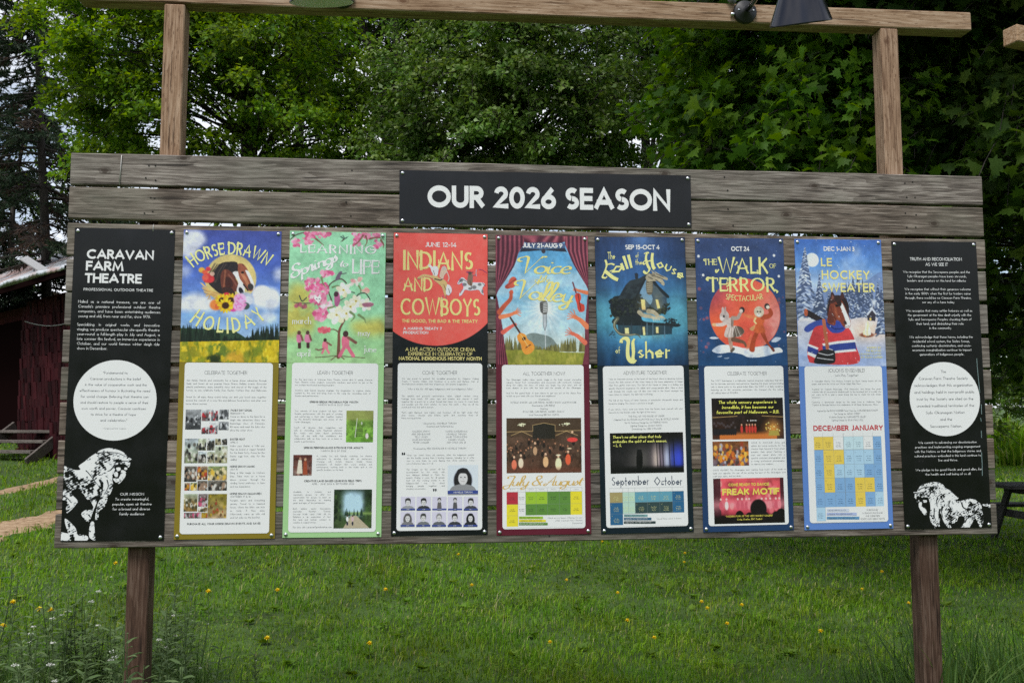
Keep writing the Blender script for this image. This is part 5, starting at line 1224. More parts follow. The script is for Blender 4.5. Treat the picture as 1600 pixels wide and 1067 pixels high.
engrave(cv, P9, (1410, 740, 11.43), [
    [(185, 325), (250, 315), (270, 268), (330, 200), (430, 165), (540, 143), (640, 153), (720, 195), (760, 250), (850, 300), (930, 380), (995, 430), (950, 465), (920, 470), (960, 482), (1040, 480), (1120, 455), (1200, 443), (1290, 460), (1370, 520), (1400, 560), (1420, 680), (1442, 780), (1420, 900), (1380, 960), (1300, 800), (1260, 830), (1180, 962), (1030, 975), (1100, 850), (1080, 760), (1000, 760), (960, 850), (880, 885), (820, 860), (872, 972), (800, 950), (720, 840), (690, 740), (662, 700), (640, 780), (650, 880), (662, 942), (620, 930), (592, 880), (602, 942), (520, 890), (478, 780), (490, 600), (470, 480), (440, 420), (340, 420), (250, 400), (240, 450), (205, 420), (210, 360)],
    [(290, 508), (340, 508), (342, 580), (400, 620), (432, 690), (392, 738), (330, 670), (280, 580)], [(250, 470), (292, 468), (290, 500), (255, 502)], [(360, 465), (425, 470), (420, 510), (365, 508)], [(1385, 545), (1480, 532), (1562, 540), (1556, 606), (1500, 582), (1400, 562)], [(555, 955), (590, 950), (605, 985), (565, 985)], [(640, 800), (662, 800), (650, 880), (636, 860)]],
    dark=[(530, 270, 60, 60, 0), (330, 370, 70, 30, 0), (850, 640, 40, 60, 0), (1220, 560, 90, 60, 0), (1290, 660, 60, 60, 0), (540, 780, 30, 30, 0), (720, 400, 50, 40, 0), (850, 800, 60, 60, 0), (1400, 800, 60, 120, 0), (700, 620, 20, 60, 10), (1160, 640, 40, 40, 0), (1190, 760, 40, 40, 0)],
    light=[(830, 430, 80, 60, 0), (950, 590, 110, 60, 10), (540, 560, 30, 120, 5), (720, 760, 28, 140, -8), (1120, 560, 60, 60, 30), (470, 215, 120, 14, -12), (330, 300, 110, 12, -14), (600, 740, 22, 90, 0), (1130, 880, 40, 80, 30), (380, 660, 30, 50, -20), (310, 545, 20, 30, 0), (1230, 480, 80, 14, 10), (690, 230, 60, 12, 40)],
    lines=[([(660, 640), (650, 700), (640, 790)], 2.4), ([(700, 580), (690, 680), (720, 800)], 1.6), ([(560, 620), (560, 760), (600, 860)], 1.4), ([(450, 400), (500, 330), (470, 260)], 1.4), ([(280, 290), (380, 240), (520, 230), (640, 270)], 1.2), ([(210, 345), (330, 330), (420, 310)], 1.2), ([(1050, 520), (1080, 600), (1180, 640), (1230, 600)], 1.8), ([(840, 480), (820, 560), (860, 640), (840, 720)], 1.4), ([(620, 420), (600, 500), (620, 600)], 1.2), ([(700, 380), (640, 480), (600, 560)], 1.0), ([(1110, 860), (1160, 780), (1260, 760)], 1.6)])
cv.build(P9, 'horse_picture', 1, trim=(7, 8, 10))
# a long scuff down the right side of that panel
text(P9, 'scratch', ink(120, 140, 140), 3, lambda I: [I.add(*stroke([P9.U(x, y, P9.lo) for x, y in L], .32)) for L in ([(516, 0), (519, 50), (525, 110), (533, 190)], [(541, 255), (543, 310)], [(538, 330), (541, 350)], [(541, 400), (543, 440)], [(543, 520), (546, 590), (547, 650)])])

def photo(P, box, top, bot, pal, n=60, size=(.5, 1.6), horizon=.5, seed=1, extra=None, cr=None, res=2.6, name='photograph', grain=26, lay=4):
    a = P.U(box[0], box[1], cr or P.lo); b = P.U(box[2], box[3], cr or P.lo); cv = Cv(a[0], a[1], b[0], b[1], res, (128, 128, 128), seed); w_, h = b[0] - a[0], b[1] - a[1]
    cv.vgrad([(a[1], top), (a[1] + h * horizon, [(x + y) / 2 for x, y in zip(top, bot)]), (b[1], bot)])
    nz = cv.n(5, 4)[..., None]; cv.im = cv.im * (.55 + .9 * nz)
    cv.dots(n, lambda: cv.r.uniform(a[0], b[0]), lambda: a[1] + h * np.clip(cv.r.normal(horizon + .12, .22), 0, 1), size, pal, .8, 1.5)
    if extra: extra(cv, a, b, w_, h)
    cv.grain(grain); cv.build(P, name, lay); return cv
def frames(P, box, cells, pals, seed, res=2.6):
    """a collage of little photographs: each is a picture of its own"""
    x0, y0, x1, y1 = box
    for i, (u0, v0, u1, v1) in enumerate(cells):
        top, bot, pal = pals[i % len(pals)]
        photo(P, (x0 + (x1 - x0) * u0, y0 + (y1 - y0) * v0, x0 + (x1 - x0) * u1, y0 + (y1 - y0) * v1), top, bot, pal, 26, (.5, 1.7), .5, seed * 31 + i, res=res)

# ---- panel 2: Horse Drawn Holiday
P2 = Panel([(287.2, 358.6), (440.7, 360.4), (428.7, 842.2), (272.6, 842.2)], 'season_poster', 'poster HORSE DRAWN HOLIDAY with two horse heads in a blue sky above an olive border', 'poster', (128, 112, 38), 'season posters on the board', up=(270, 345, 4.54), lo=(265, 560, 3.678))
cv = Cv(.2, .3, 99.8, 138, 2.2, seed=12); cv.vgrad([(0, (62, 74, 148)), (40, (72, 98, 182)), (90, (120, 160, 214)), (112, (150, 180, 215))])
c = cv.n(3, 5, 1); 
for pts, w_ in ((((90, 85), (200, 80), (235, 150), (190, 185), (150, 260), (75, 250)), .9), (((60, 330), (130, 320), (120, 390), (65, 395)), .5), (((55, 560), (140, 515), (270, 540), (330, 600), (300, 640), (50, 630)), .95), (((570, 520), (650, 480), (745, 500), (750, 610), (640, 625), (560, 600)), .95), (((360, 640), (540, 620), (560, 680), (370, 680)), .8), (((725, 350), (765, 340), (760, 430), (730, 420)), .7), (((620, 660), (720, 655), (730, 710), (600, 720)), .7), (((560, 380), (590, 375), (590, 400), (560, 405)), .7)):
    m = cv.pmask(P2.pts(pts), True); k = 9; mm = np.pad(m, k, mode='edge'); bl = sum(mm[k + dy:k + dy + cv.h, k + dx:k + dx + cv.w] for dy in range(-8, 9, 4) for dx in range(-8, 9, 4)) / 25
    cv.mix(np.clip(bl * 1.5 * (.35 + c) - .12, 0, 1) * w_, (222, 224, 234))
ex = (300, 400, 11.858); q = lambda L: P2.pts(L, ex)
# hills, forest, field
cv.poly(P2.pts([(40, 760), (300, 770), (430, 775), (550, 850), (745, 850), (745, 900), (40, 900)]), (44, 66, 48))
for k in range(150):
    x = cv.r.uniform(30, 750); hgt = cv.r.uniform(60, 150) if x < 330 else cv.r.uniform(20, 60) if x < 560 else cv.r.uniform(50, 110) + (x - 560) * .3; hgt *= .9; g = cv.r.uniform(.6, 1.2)
    cv.poly(P2.pts([(x - 12, 860), (x, 860 - hgt), (x + 12, 860)]), (32 * g, 46 * g, 36 * g))
fm = cv.pmask(P2.pts([(30, 860), (800, 845), (800, 1060), (0, 1060)])); cv.mix(fm, (196, 172, 34)); nz = cv.n(30, 3, 2)
cv.mix(fm * np.clip((nz - .5) * 5, 0, .8), (226, 200, 60)); cv.mix(fm * np.clip((cv.n(14, 4, 2) - .52) * 5, 0, .85), (104, 122, 36))
for pts, col in ((((250, 870), (310, 840), (380, 890), (410, 950), (350, 1010), (260, 1000)), (92, 116, 44)), (((250, 960), (330, 950), (360, 1025), (240, 1030)), (34, 44, 26)), (((500, 930), (590, 900), (560, 1020), (500, 1030)), (130, 140, 44)), (((390, 940), (480, 930), (520, 1030), (380, 1030)), (206, 160, 52)), (((40, 900), (160, 880), (200, 1030), (40, 1030)), (142, 140, 40))): cv.mix(cv.blur(cv.pmask(P2.pts(pts), True), 4) * np.clip((cv.n(30, 3) - .40) * 6, 0, .9), col)
# round pale moon behind, wheat, horses
cv.ell(*q([(720, 430)])[0], 26, 26, (206, 186, 120), soft=.05)
cv.poly(q([(560, 130), (690, 110), (840, 130), (850, 300), (790, 520), (800, 700), (770, 760), (560, 720), (420, 620), (310, 500), (390, 400), (400, 300), (470, 200)]), (42, 36, 38), True)
for k in range(26):
    x0 = cv.r.uniform(420, 760); cv.line(q([(x0, 130 + cv.r.uniform(0, 60)), (x0 - 90, 300), (x0 - 160 - cv.r.uniform(0, 60), 520)]), .5, (88, 74, 66) if k % 2 else (24, 20, 24), .7, True)
cv.poly(q([(560, 290), (640, 250), (740, 310), (800, 400), (860, 520), (850, 640), (780, 660), (740, 600), (620, 580), (560, 600), (530, 420)]), (106, 54, 42), True)
cv.poly(q([(620, 400), (720, 420), (760, 560), (640, 580)]), (70, 34, 30), True); cv.line(q([(620, 270), (610, 420), (590, 590)]), 1.6, (158, 96, 70), .8, True); cv.line(q([(680, 350), (770, 450), (830, 560)]), 1.5, (150, 92, 76), .7, True)
cv.poly(q([(560, 600), (700, 590), (790, 680), (760, 750), (600, 730)]), (62, 38, 36), True)
cv.poly(q([(760, 310), (850, 290), (890, 400), (980, 580), (960, 700), (880, 700), (830, 640), (860, 500), (800, 380)]), (224, 220, 222), True); cv.ell(*q([(915, 655)])[0], 2.2, 4.4, (36, 36, 48), -25)
cv.poly(q([(850, 160), (940, 150), (1020, 230), (1060, 330), (1140, 480), (1165, 580), (1120, 650), (1050, 640), (960, 520), (890, 420), (860, 300)]), (142, 78, 58), True)
cv.poly(q([(990, 270), (1050, 290), (1110, 400), (1160, 540), (1150, 620), (1110, 600), (1090, 500), (1040, 380)]), (230, 226, 224), True)
cv.line(q([(930, 330), (1000, 450), (1060, 560)]), 3.2, (186, 124, 90), .8, True); cv.ell(*q([(940, 310)])[0], 1.6, 1.3, (40, 24, 22)); cv.ell(*q([(1090, 575)])[0], 3, 3.6, (60, 54, 52), -20); cv.poly(q([(820, 190), (835, 110), (858, 180), (850, 240)]), (46, 32, 32)); cv.poly(q([(935, 170), (950, 140), (965, 200)]), (90, 40, 34))
cv.line(q([(960, 530), (1040, 640)]), 1.5, (48, 34, 34))
for k in range(46):
    a_ = cv.r.uniform(0, 1); cv.line(q([(560 + cv.r.uniform(-30, 40), 740 + cv.r.uniform(-20, 60)), (330, 640 + a_ * 90), (150 + a_ * 180 + cv.r.uniform(-30, 30), 490 + a_ * 330)]), .55, [(206, 164, 96), (176, 132, 70), (226, 194, 136)][k % 3], .9)
for x, y, r_, col in ((185, 265, 3.2, (212, 162, 60)), (305, 245, 2.6, (206, 60, 70)), (245, 305, 2.8, (216, 92, 62)), (300, 410, 5.6, (218, 66, 66)), (340, 430, 4.4, (210, 58, 62)), (255, 400, 3.2, (226, 96, 80)), (380, 335, 2.4, (220, 180, 160)), (645, 735, 3.6, (206, 52, 66)), (450, 905, 6.4, (226, 130, 66)), (500, 930, 4, (216, 104, 56)), (1215, 630, 2.6, (210, 84, 96)), (1190, 740, 2.4, (214, 120, 104)), (770, 960, 4.6, (200, 70, 140)), (1290, 690, 9, (232, 226, 226)), (1000, 800, 8, (168, 176, 196)), (1040, 830, 5, (200, 206, 222)), (1000, 930, 4, (58, 74, 70))): cv.ell(*q([(x, y)])[0], r_, r_ * .9, col, soft=.35)
for x, y, r_ in ((560, 825, 6.8), (725, 830, 7.6), (625, 920, 7.6)):
    c0 = q([(x, y)])[0]
    for k in range(14):
        a_ = k * .449; cv.ell(c0[0] + r_ * .72 * math.cos(a_), c0[1] + r_ * .72 * math.sin(a_), r_ * .34, r_ * .16, (236, 196, 40) if k % 2 else (222, 172, 30), math.degrees(a_))
    cv.ell(*c0, r_ * .48, r_ * .46, (62, 36, 24), soft=.3)
for x, y in ((890, 800), (880, 920)):
    c0 = q([(x, y)])[0]; cv.ell(*c0, 6.2, 5.8, (226, 166, 206), soft=.25)
    for k in range(10): cv.ell(c0[0] + cv.r.normal() * 2.4, c0[1] + cv.r.normal() * 2.4, 1.6, .8, (206, 126, 182), cv.r.uniform(0, 180), soft=.6)
cv.grain(9); cv.build(P2, 'artwork', 1)
YEL = ink(238, 224, 150)
text(P2, 'headline', YEL, 3, lambda I: (arc3(P2, I, 'HORSE DRAWN', (148, 334), (386, 246), (662, 324), 96, **DECO), arc3(P2, I, 'HOLIDAY', (118, 716), (372, 800), (668, 686), 112, wt=2.1, gap=3.8, serif=.8, nib=(0, .5), q=8)))
card(P2)
text(P2, 'card_heading', I_DARKT, 4, lambda I: P2.tx(I, 'CELEBRATE TOGETHER', 202, 448, 92, 20, P2.lo, **THIN))
def f(I):
    P2.para(I, ['Join family, friends and community for a horse drawn adventure through', 'fields and forest at our popular Horse Drawn Holiday events. Encounter', 'playful performers, enjoy beautiful views and marvel at the magic of the', 'horses as you celebrate Family Day, Easter, Mothers Day and Halloween.'], 99, 559, 131, 18.8, 10, P2.lo, last='J', **FINE)
    P2.para(I, ['Great for all ages, these events bring you and your loved ones together', 'around the warmth of a cozy fire and delicious food before and after your', 'horse drawn journey.'], 95, 556, 226, 19.4, 10, P2.lo, **FINE)
    for y, L in ((338, ['Come on down to the farm for a', 'sleigh ride adventure. Enjoy the', 'Backstage views of Caravans', '80 acres and meet the folks who', 'drive the winter show.']), (506, ['Make your Easter a Wild one.', 'Hop on board a wagon headed', 'for the Back Forty. Come for the', 'Easter egg hunt, stay for the', 'wildlife!']), (660, ['Bring a little magic to Mothers', 'Day. Take mum on a horse', 'drawn journey through the', 'winding forest pathways. A farm', 'and tea experience.']), (818, ['Pumpkin spice and everything', 'spooky. Travel to a haunted', 'house, where the littles can trick', 'or treat, if they dare.', 'Afterwards, warm up with chili', 'and hot cider by the bonfire!'])):
        P2.para(I, L, 349, 548, y, 19.6, 10, P2.lo, **FINE)
    for t, b, y in (('FEBRUARY 15', 432, 320), ('APRIL 5', 392, 486), ('MAY 10', 392, 641), ('OCTOBER 17 & 18', 466, 797)): P2.tx(I, t, 350, b, y, 10, P2.lo, **FINE)
text(P2, 'body_text', I_GREY, 4, f)
def f(I):
    for t, a, b, y in (('FAMILY DAY SOCIAL', 353, 476, 303), ('EASTER HUNT', 349, 434, 469), ('HORSE DRAWN MAGIC', 348, 491, 625), ('HORSE DRAWN HALLOWEEN', 348, 529, 781), ('PURCHASE ALL YOUR HORSE DRAWN EVENTS AND SAVE!', 102, 522, 953)): P2.tx(I, t, a, b, y, 11.5, P2.lo, wt=1.7, gap=.8, q=3)
text(P2, 'event_names', I_DARKT, 4, f)
GP = [((150, 152, 156), (60, 62, 66), [(30, 30, 34), (210, 212, 216), (90, 92, 96)]), ((190, 192, 196), (120, 120, 124), [(190, 40, 52), (40, 40, 46), (230, 232, 234), (110, 80, 80)]), ((214, 216, 220), (170, 172, 176), [(40, 42, 46), (120, 122, 128), (180, 50, 60)])]
frames(P2, (95, 293, 340, 433), [(0, 0, .35, .82), (.38, 0, .57, .47), (.60, 0, .76, .47), (.79, 0, 1, .40), (.37, .72, .53, 1), (.55, .52, .74, 1), (.77, .5, 1, .84)], GP, 3)
SP = [((196, 206, 216), (120, 128, 92), [(30, 28, 30), (90, 84, 76), (210, 206, 200)]), ((186, 194, 176), (130, 130, 96), [(26, 26, 28), (150, 140, 110), (220, 216, 206)])]
frames(P2, (90, 460, 332, 600), [(0, 0, .30, 1), (.32, 0, .50, .48), (.53, 0, .70, .48), (.72, 0, .86, .26), (.88, 0, 1, .26), (.72, .30, 1, 1), (.32, .53, .50, 1), (.53, .53, .70, 1)], SP, 5)
MP = [((110, 104, 96), (60, 56, 54), [(26, 26, 30), (160, 130, 110), (210, 206, 200)]), ((150, 130, 110), (90, 60, 46), [(200, 140, 50), (170, 60, 50), (240, 220, 190), (40, 34, 34)]), ((120, 136, 92), (180, 150, 110), [(230, 210, 170), (50, 50, 40), (220, 180, 70)])]
frames(P2, (88, 618, 330, 757), [(0, 0, .28, .64), (.30, 0, .54, .56), (.56, 0, 1, .58), (.56, .60, 1, 1), (0, .68, .12, 1), (.14, .68, .29, 1), (.31, .60, .54, 1)], MP, 7)
HP = [((150, 160, 140), (160, 120, 60), [(226, 222, 214), (120, 96, 60), (60, 60, 44)]), ((120, 110, 110), (90, 66, 60), [(196, 70, 110), (190, 190, 190), (60, 50, 50)]), ((120, 110, 40), (176, 150, 116), [(180, 150, 50), (120, 110, 40), (160, 70, 50), (90, 60, 40)])]
frames(P2, (85, 777, 328, 916), [(0, 0, .31, .72), (.34, 0, .55, .52), (.57, 0, 1, 1), (.34, .55, .55, .74), (0, .77, .39, 1), (.41, .77, .55, 1)], HP, 9)

# ---- panel 3: Learning Springs to Life
P3 = Panel([(453.4, 360.8), (603.1, 363.4), (595, 839.4), (442.2, 840)], 'season_poster', 'pale green poster LEARNING SPRINGS TO LIFE with a blossoming tree', 'poster', (156, 196, 140), 'season posters on the board', up=(440, 350, 4.64), lo=(440, 560, 3.679))
cv = Cv(.2, .3, 99.8, 139, 2.2, seed=22); cv.vgrad([(0, (148, 206, 168)), (85, (150, 208, 166)), (118, (152, 200, 146)), (138, (158, 198, 142))])
for pts in (((60, 470), (110, 430), (190, 460), (230, 560), (240, 700), (210, 790), (35, 800)), ((500, 720), (620, 700), (745, 690), (745, 800), (660, 810), (540, 790))): cv.mix(cv.blur(cv.pmask(P3.pts(pts), True), 9) * np.clip(.1 + 1.5 * cv.n(9, 4), 0, .85), (188, 172, 78))
u3 = lambda L: P3.pts(L); PK = [(214, 104, 146), (226, 132, 168), (196, 78, 124), (236, 166, 190)]
def bunch(cx, cy, rx, ry, n, pal, s=(1.0, 2.6)):
    for _ in range(n):
        a_ = cv.r.uniform(0, 6.28); r_ = math.sqrt(cv.r.random()); p = u3([(cx + rx * r_ * math.cos(a_), cy + ry * r_ * math.sin(a_))])[0]; k = cv.r.uniform(*s); cv.ell(p[0], p[1], k, k * .75, pal[cv.r.integers(len(pal))], cv.r.uniform(0, 180), soft=.4, a=.85)
cv.line(u3([(60, 118), (110, 80), (190, 58)]), 1.2, (92, 74, 70), smooth=True)
bunch(260, 72, 95, 30, 60, PK); bunch(110, 140, 32, 30, 16, PK); bunch(190, 120, 40, 26, 16, PK); bunch(620, 75, 110, 34, 60, PK); bunch(700, 150, 34, 38, 20, PK); bunch(545, 130, 26, 34, 16, PK)
for L in ([(250, 110), (275, 130), (310, 160)], [(590, 85), (560, 130), (520, 160)], [(610, 90), (620, 130), (600, 170)], [(640, 110), (700, 100), (750, 120)], [(720, 120), (740, 150), (735, 180)]): cv.line(u3(L), 2.2, (120, 76, 60), .85, True, .6)
cv.line(u3([(430, 95), (455, 110), (475, 100)]), 1.2, (60, 92, 84)); cv.line(u3([(455, 110), (440, 125), (430, 130)]), 1.6, (70, 60, 52), taper=.5); cv.line(u3([(445, 85), (458, 106)]), 1.1, (80, 110, 96)); cv.line(u3([(470, 100), (487, 92)]), .4, (60, 60, 56))
# trunk and branches
cv.line(u3([(412, 965), (416, 850), (420, 770), (455, 700), (480, 640)]), 3.6, (112, 70, 58), smooth=True, taper=1.4); cv.line(u3([(418, 790), (380, 765), (310, 770), (262, 765)]), 1.4, (104, 74, 64), smooth=True, taper=.6); cv.line(u3([(365, 560), (340, 480), (360, 430), (430, 400), (475, 435)]), 1.3, (84, 66, 62), smooth=True)
cv.line(u3([(245, 968), (330, 962), (410, 955), (480, 962), (620, 972)]), .8, (96, 86, 66), smooth=True); cv.line(u3([(360, 985), (412, 955), (460, 985)]), 1.0, (106, 76, 62), smooth=True)
for L, w_ in (([(520, 560), (560, 510), (610, 505), (645, 555)], 1.2), ([(530, 500), (505, 495), (480, 500)], 1.0), ([(90, 570), (140, 575), (220, 575)], .8), ([(130, 520), (150, 560), (185, 530)], 1.2)): cv.line(u3(L), w_, (66, 72, 66), smooth=True)
bunch(330, 360, 48, 26, 34, PK); bunch(225, 440, 55, 50, 60, PK); bunch(300, 470, 40, 42, 44, PK); bunch(260, 540, 60, 50, 70, PK + [(238, 200, 206)]); bunch(285, 650, 52, 50, 56, PK); bunch(330, 590, 40, 30, 26, [(240, 206, 214), (228, 160, 184)]); bunch(310, 770, 40, 26, 20, [(206, 84, 104), (226, 120, 130)]); bunch(140, 595, 40, 14, 10, [(176, 90, 110), (130, 84, 90)])
CR = [(244, 240, 224), (236, 230, 206), (250, 248, 240), (226, 220, 186)]
for x, y, r_ in ((450, 480, 52), (400, 660, 66), (500, 600, 54), (540, 560, 44), (610, 585, 46), (470, 650, 46)):
    for k in range(6):
        a_ = k * 1.047 + x * .01; p = u3([(x + r_ * .55 * math.cos(a_), y + r_ * .55 * math.sin(a_))])[0]; cv.ell(p[0], p[1], r_ / 6.97 * .55, r_ / 6.97 * .36, CR[k % 4], math.degrees(a_), soft=.15)
    p = u3([(x, y)])[0]; cv.ell(*p, 1.4, 1.2, (206, 190, 110), soft=.5); cv.ell(p[0], p[1], .6, .6, (150, 120, 50))
bunch(560, 420, 34, 30, 14, [(240, 228, 220), (232, 176, 170)]); bunch(515, 425, 20, 22, 8, [(236, 160, 166), (240, 220, 214)]); bunch(605, 480, 24, 16, 8, [(224, 130, 130), (236, 170, 160)])
for L, w_ in (([(500, 640), (530, 670), (500, 710)], 5), ([(560, 660), (600, 690), (610, 720)], 5), ([(290, 390), (300, 430), (320, 460)], 4), ([(340, 610), (380, 600), (400, 575)], 4), ([(560, 450), (575, 480), (570, 500)], 3.4), ([(370, 460), (400, 450), (420, 450)], 3.4)): cv.line(u3(L), w_ * .6, (110, 128, 84), .9, True, .8)
# fox mask, girl, bird
cv.poly(u3([(235, 540), (243, 515), (262, 530), (280, 512), (290, 540), (270, 578)]), (238, 232, 236)); cv.ell(*u3([(255, 545)])[0], .7, .4, (60, 40, 60)); cv.ell(*u3([(276, 545)])[0], .7, .4, (60, 40, 60))
cv.poly(u3([(385, 500), (400, 490), (418, 505), (425, 560), (405, 600), (385, 580)]), (176, 96, 140), True); cv.ell(*u3([(396, 510)])[0], 2.4, 2.8, (70, 44, 54)); cv.line(u3([(425, 555), (460, 535)]), .8, (90, 60, 60))
cv.poly(u3([(390, 410), (400, 375), (425, 345), (440, 350), (430, 375), (420, 400)]), (112, 96, 116), True); cv.line(u3([(425, 365), (470, 358)]), .9, (80, 70, 84)); cv.poly(u3([(585, 578), (640, 570), (670, 580), (650, 600), (600, 602)]), (166, 106, 128), True)
# walking figures
def fig(x, y, h, col, hair, lean=0, stride=0, skirt=False):
    k = h / 100; cv.line(u3([(x - stride * 22 * k, y), (x, y - 46 * k)]), 2.0 * k * 3.2 / 3, (70, 46, 44) if not stride else col); cv.line(u3([(x + stride * 24 * k + 5 * k, y), (x + 3 * k, y - 46 * k)]), 2.0 * k * 3.2 / 3, (70, 46, 44) if not stride else col)
    cv.poly(u3([(x - 14 * k, y - 78 * k), (x + 12 * k, y - 78 * k), (x + (20 if skirt else 12) * k, y - 34 * k), (x - (18 if skirt else 13) * k, y - 34 * k)]), col, True); cv.line(u3([(x + 12 * k, y - 74 * k), (x + 22 * k + lean * 20 * k, y - 44 * k - lean * 10 * k)]), 1.1 * k * 1.6, (128, 84, 74)); cv.ell(*u3([(x, y - 90 * k)])[0], 1.5 * k * 1.1, 1.7 * k * 1.1, hair)
fig(128, 895, 118, (206, 120, 156), (92, 62, 56)); fig(190, 893, 116, (212, 132, 164), (86, 58, 54), 0, 0, True)
fig(316, 935, 104, (216, 120, 140), (64, 42, 40), 1, .9, True); cv.line(u3([(300, 905), (270, 915), (250, 908)]), 1.3, (128, 80, 76)); fig(465, 955, 175, (204, 106, 130), (66, 44, 44), 1, 1.1)
cv.grain(7); cv.build(P3, 'artwork', 1)
W3_ = ink(240, 244, 242)
def f(I):
    P3.tx(I, 'LEARNING', 134, 686, 218, 66, wt=1.9, gap=2.0, serif=1.1, nib=(0, .35), q=8)
    a_, b_ = P3.U(75, 398), P3.U(410, 268); th = math.atan2(-(b_[1] - a_[1]), b_[0] - a_[0]); L = np.hypot(*(b_ - a_)); k = 13.5; nat = I.natural('Springs', 1.5, -.1, 2, True) * k / 10; xs = L / nat
    I.put('Springs', k, lambda x, y: np.stack([a_[0] + x * math.cos(th) - y * math.sin(th) * .8 - y * 0, a_[1] - x * math.sin(th) - y * math.cos(th)], 1), xs=xs, wt=1.5, gap=-.1, script=True, slant=.15, nib=(20, .35), q=7)
    P3.tx(I, 'to', 422, 478, 312, 58, wt=1.2, gap=0, script=True, slant=.2, nib=(20, .35)); P3.tx(I, 'LIFE', 510, 706, 366, 108, wt=1.8, gap=.8, serif=1.0, nib=(0, .3), q=8)
text(P3, 'headline', W3_, 3, f)
def f(I):
    for t, a, b, y in (('march', 79, 215, 726), ('april', 112, 209, 960), ('may', 554, 642, 813), ('june', 599, 690, 931)): P3.tx(I, t, a, b, y, 50, wt=1.3, gap=1, serif=.6, nib=(0, .4))
text(P3, 'month_names', W3_, 3, f)
card(P3)
text(P3, 'card_heading', I_DARKT, 4, lambda I: P3.tx(I, 'LEARN TOGETHER', 207, 411, 92, 20, P3.lo, **THIN))
def f(I):
    for y0, a, b, L in ((126, 78, 523, ['As the land here at Caravan Farm Theatre comes alive in spring, Caravan', 'Farm Theatre invites students, community members and artists to join us for', 'our outdoor land based learning programs.']), (188, 77, 512, ['Creative land based learning engages the imagination to explore stories', 'inspired by the land and bring them to life using the storytelling tools of', 'theatre and performance.']), (306, 76, 350, ['Two retreats of local students will learn their', 'theatre performances with the goal of creating', 'and performing a short play together inspired', 'by the beautiful landscape and stories of the', 'North Okanagan.']), (401, 73, 348, ['Youth will develop their imagination and', 'skills in storytelling, build theatrical elements', 'like masks and learn about performing.', 'They will also build their confidence and', 'collaborative skills as they work as a team to', 'create a performance.']), (564, 202, 520, ['A weekly fun and friendly workshop for theatre', 'enthusiasts to develop their skills as performers.', 'Working with Artistic Director Estelle Shook,', 'participants will explore text, scene analysis, and', 'performance, working both in the studio and in site', 'specific locations on the land.']), (769, 68, 283, ['Available to students and', 'community groups, we offer two', 'opportunities for groups to learn on', 'the land, depending on learning', 'goals and ages of the participants.']), (865, 67, 283, ['Both options center Secwepemc', 'storyteller Kenthen Thomas,', 'focused Audio Land Walk. All My', 'Relations is an exploration of how', 'the land and animals connect to', 'creation in original stories.'])):
        P3.para(I, L, a, b, y0, 15.8, 9, P3.lo, **FINE)
    for t, a, b, y in (('MARCH 16-20 & 23-27 2026', 208, 391, 271), ('MARCH 28 & 29 2026', 226, 372, 535), ('APRIL - JUNE 2026 & SEPTEMBER 2026', 174, 417, 724), ('For info visit caravanfarmtheatre.com', 66, 289, 972)): P3.tx(I, t, a, b, y, 10, P3.lo, **FINE)
text(P3, 'body_text', I_GREY, 4, f)
def f(I):
    for t, a, b, y in (('SPRING BREAK PROGRAM FOR YOUTH', 161, 440, 256), ('SPRING PERFORMANCE INTENSIVE FOR ADULTS', 128, 470, 518), ('CREATIVE LAND BASED LEARNING FIELD TRIPS', 130, 460, 708)): P3.tx(I, t, a, b, y, 11.5, P3.lo, wt=1.8, gap=.8, q=3)
text(P3, 'event_names', I_DARKT, 4, f)
def ex1(cv, a, b, w_, h):
    cv.mix(np.clip((a[1] + h * .35 - cv.y) / 3, 0, 1) * .6, (150, 140, 90))
    for k in range(5): cv.line([(a[0] + w_ * .33, a[1] + h * (.6 + .05 * k)), (a[0] + w_ * .62, a[1] + h * (.6 + .05 * k))], .5, (60, 64, 50))
    cv.line([(a[0] + w_ * .33, a[1] + h * .85), (a[0] + w_ * .4, a[1] + h * .25)], .6, (220, 220, 214)); cv.ell(a[0] + w_ * .77, a[1] + h * .8, 1.6, 3, (216, 206, 206), soft=.4); cv.ell(a[0] + w_ * .57, a[1] + h * .4, .8, 1.6, (180, 186, 170), soft=.4)
photo(P3, (374, 299, 526, 481), (120, 150, 70), (108, 160, 58), [(90, 140, 50), (130, 180, 70), (80, 110, 50)], 50, (.4, 1.2), .6, 61, ex1)
def ex2(cv, a, b, w_, h):
    cv.poly([(a[0] + w_ * .2, a[1] + h * .9), (a[0] + w_ * .28, a[1] + h * .25), (a[0] + w_ * .45, a[1] + h * .25), (a[0] + w_ * .5, a[1] + h * .9)], (216, 206, 190)); cv.poly([(a[0] + w_ * .52, a[1] + h * .95), (a[0] + w_ * .56, a[1] + h * .3), (a[0] + w_ * .72, a[1] + h * .3), (a[0] + w_ * .78, a[1] + h * .95)], (150, 70, 46)); cv.ell(a[0] + w_ * .37, a[1] + h * .18, 1.2, 1.5, (170, 130, 110)); cv.ell(a[0] + w_ * .64, a[1] + h * .22, 1.2, 1.5, (190, 150, 120))
photo(P3, (69, 553, 174, 672), (86, 44, 40), (140, 120, 112), [(70, 40, 38), (110, 60, 54)], 16, (.5, 1.4), .7, 62, ex2)
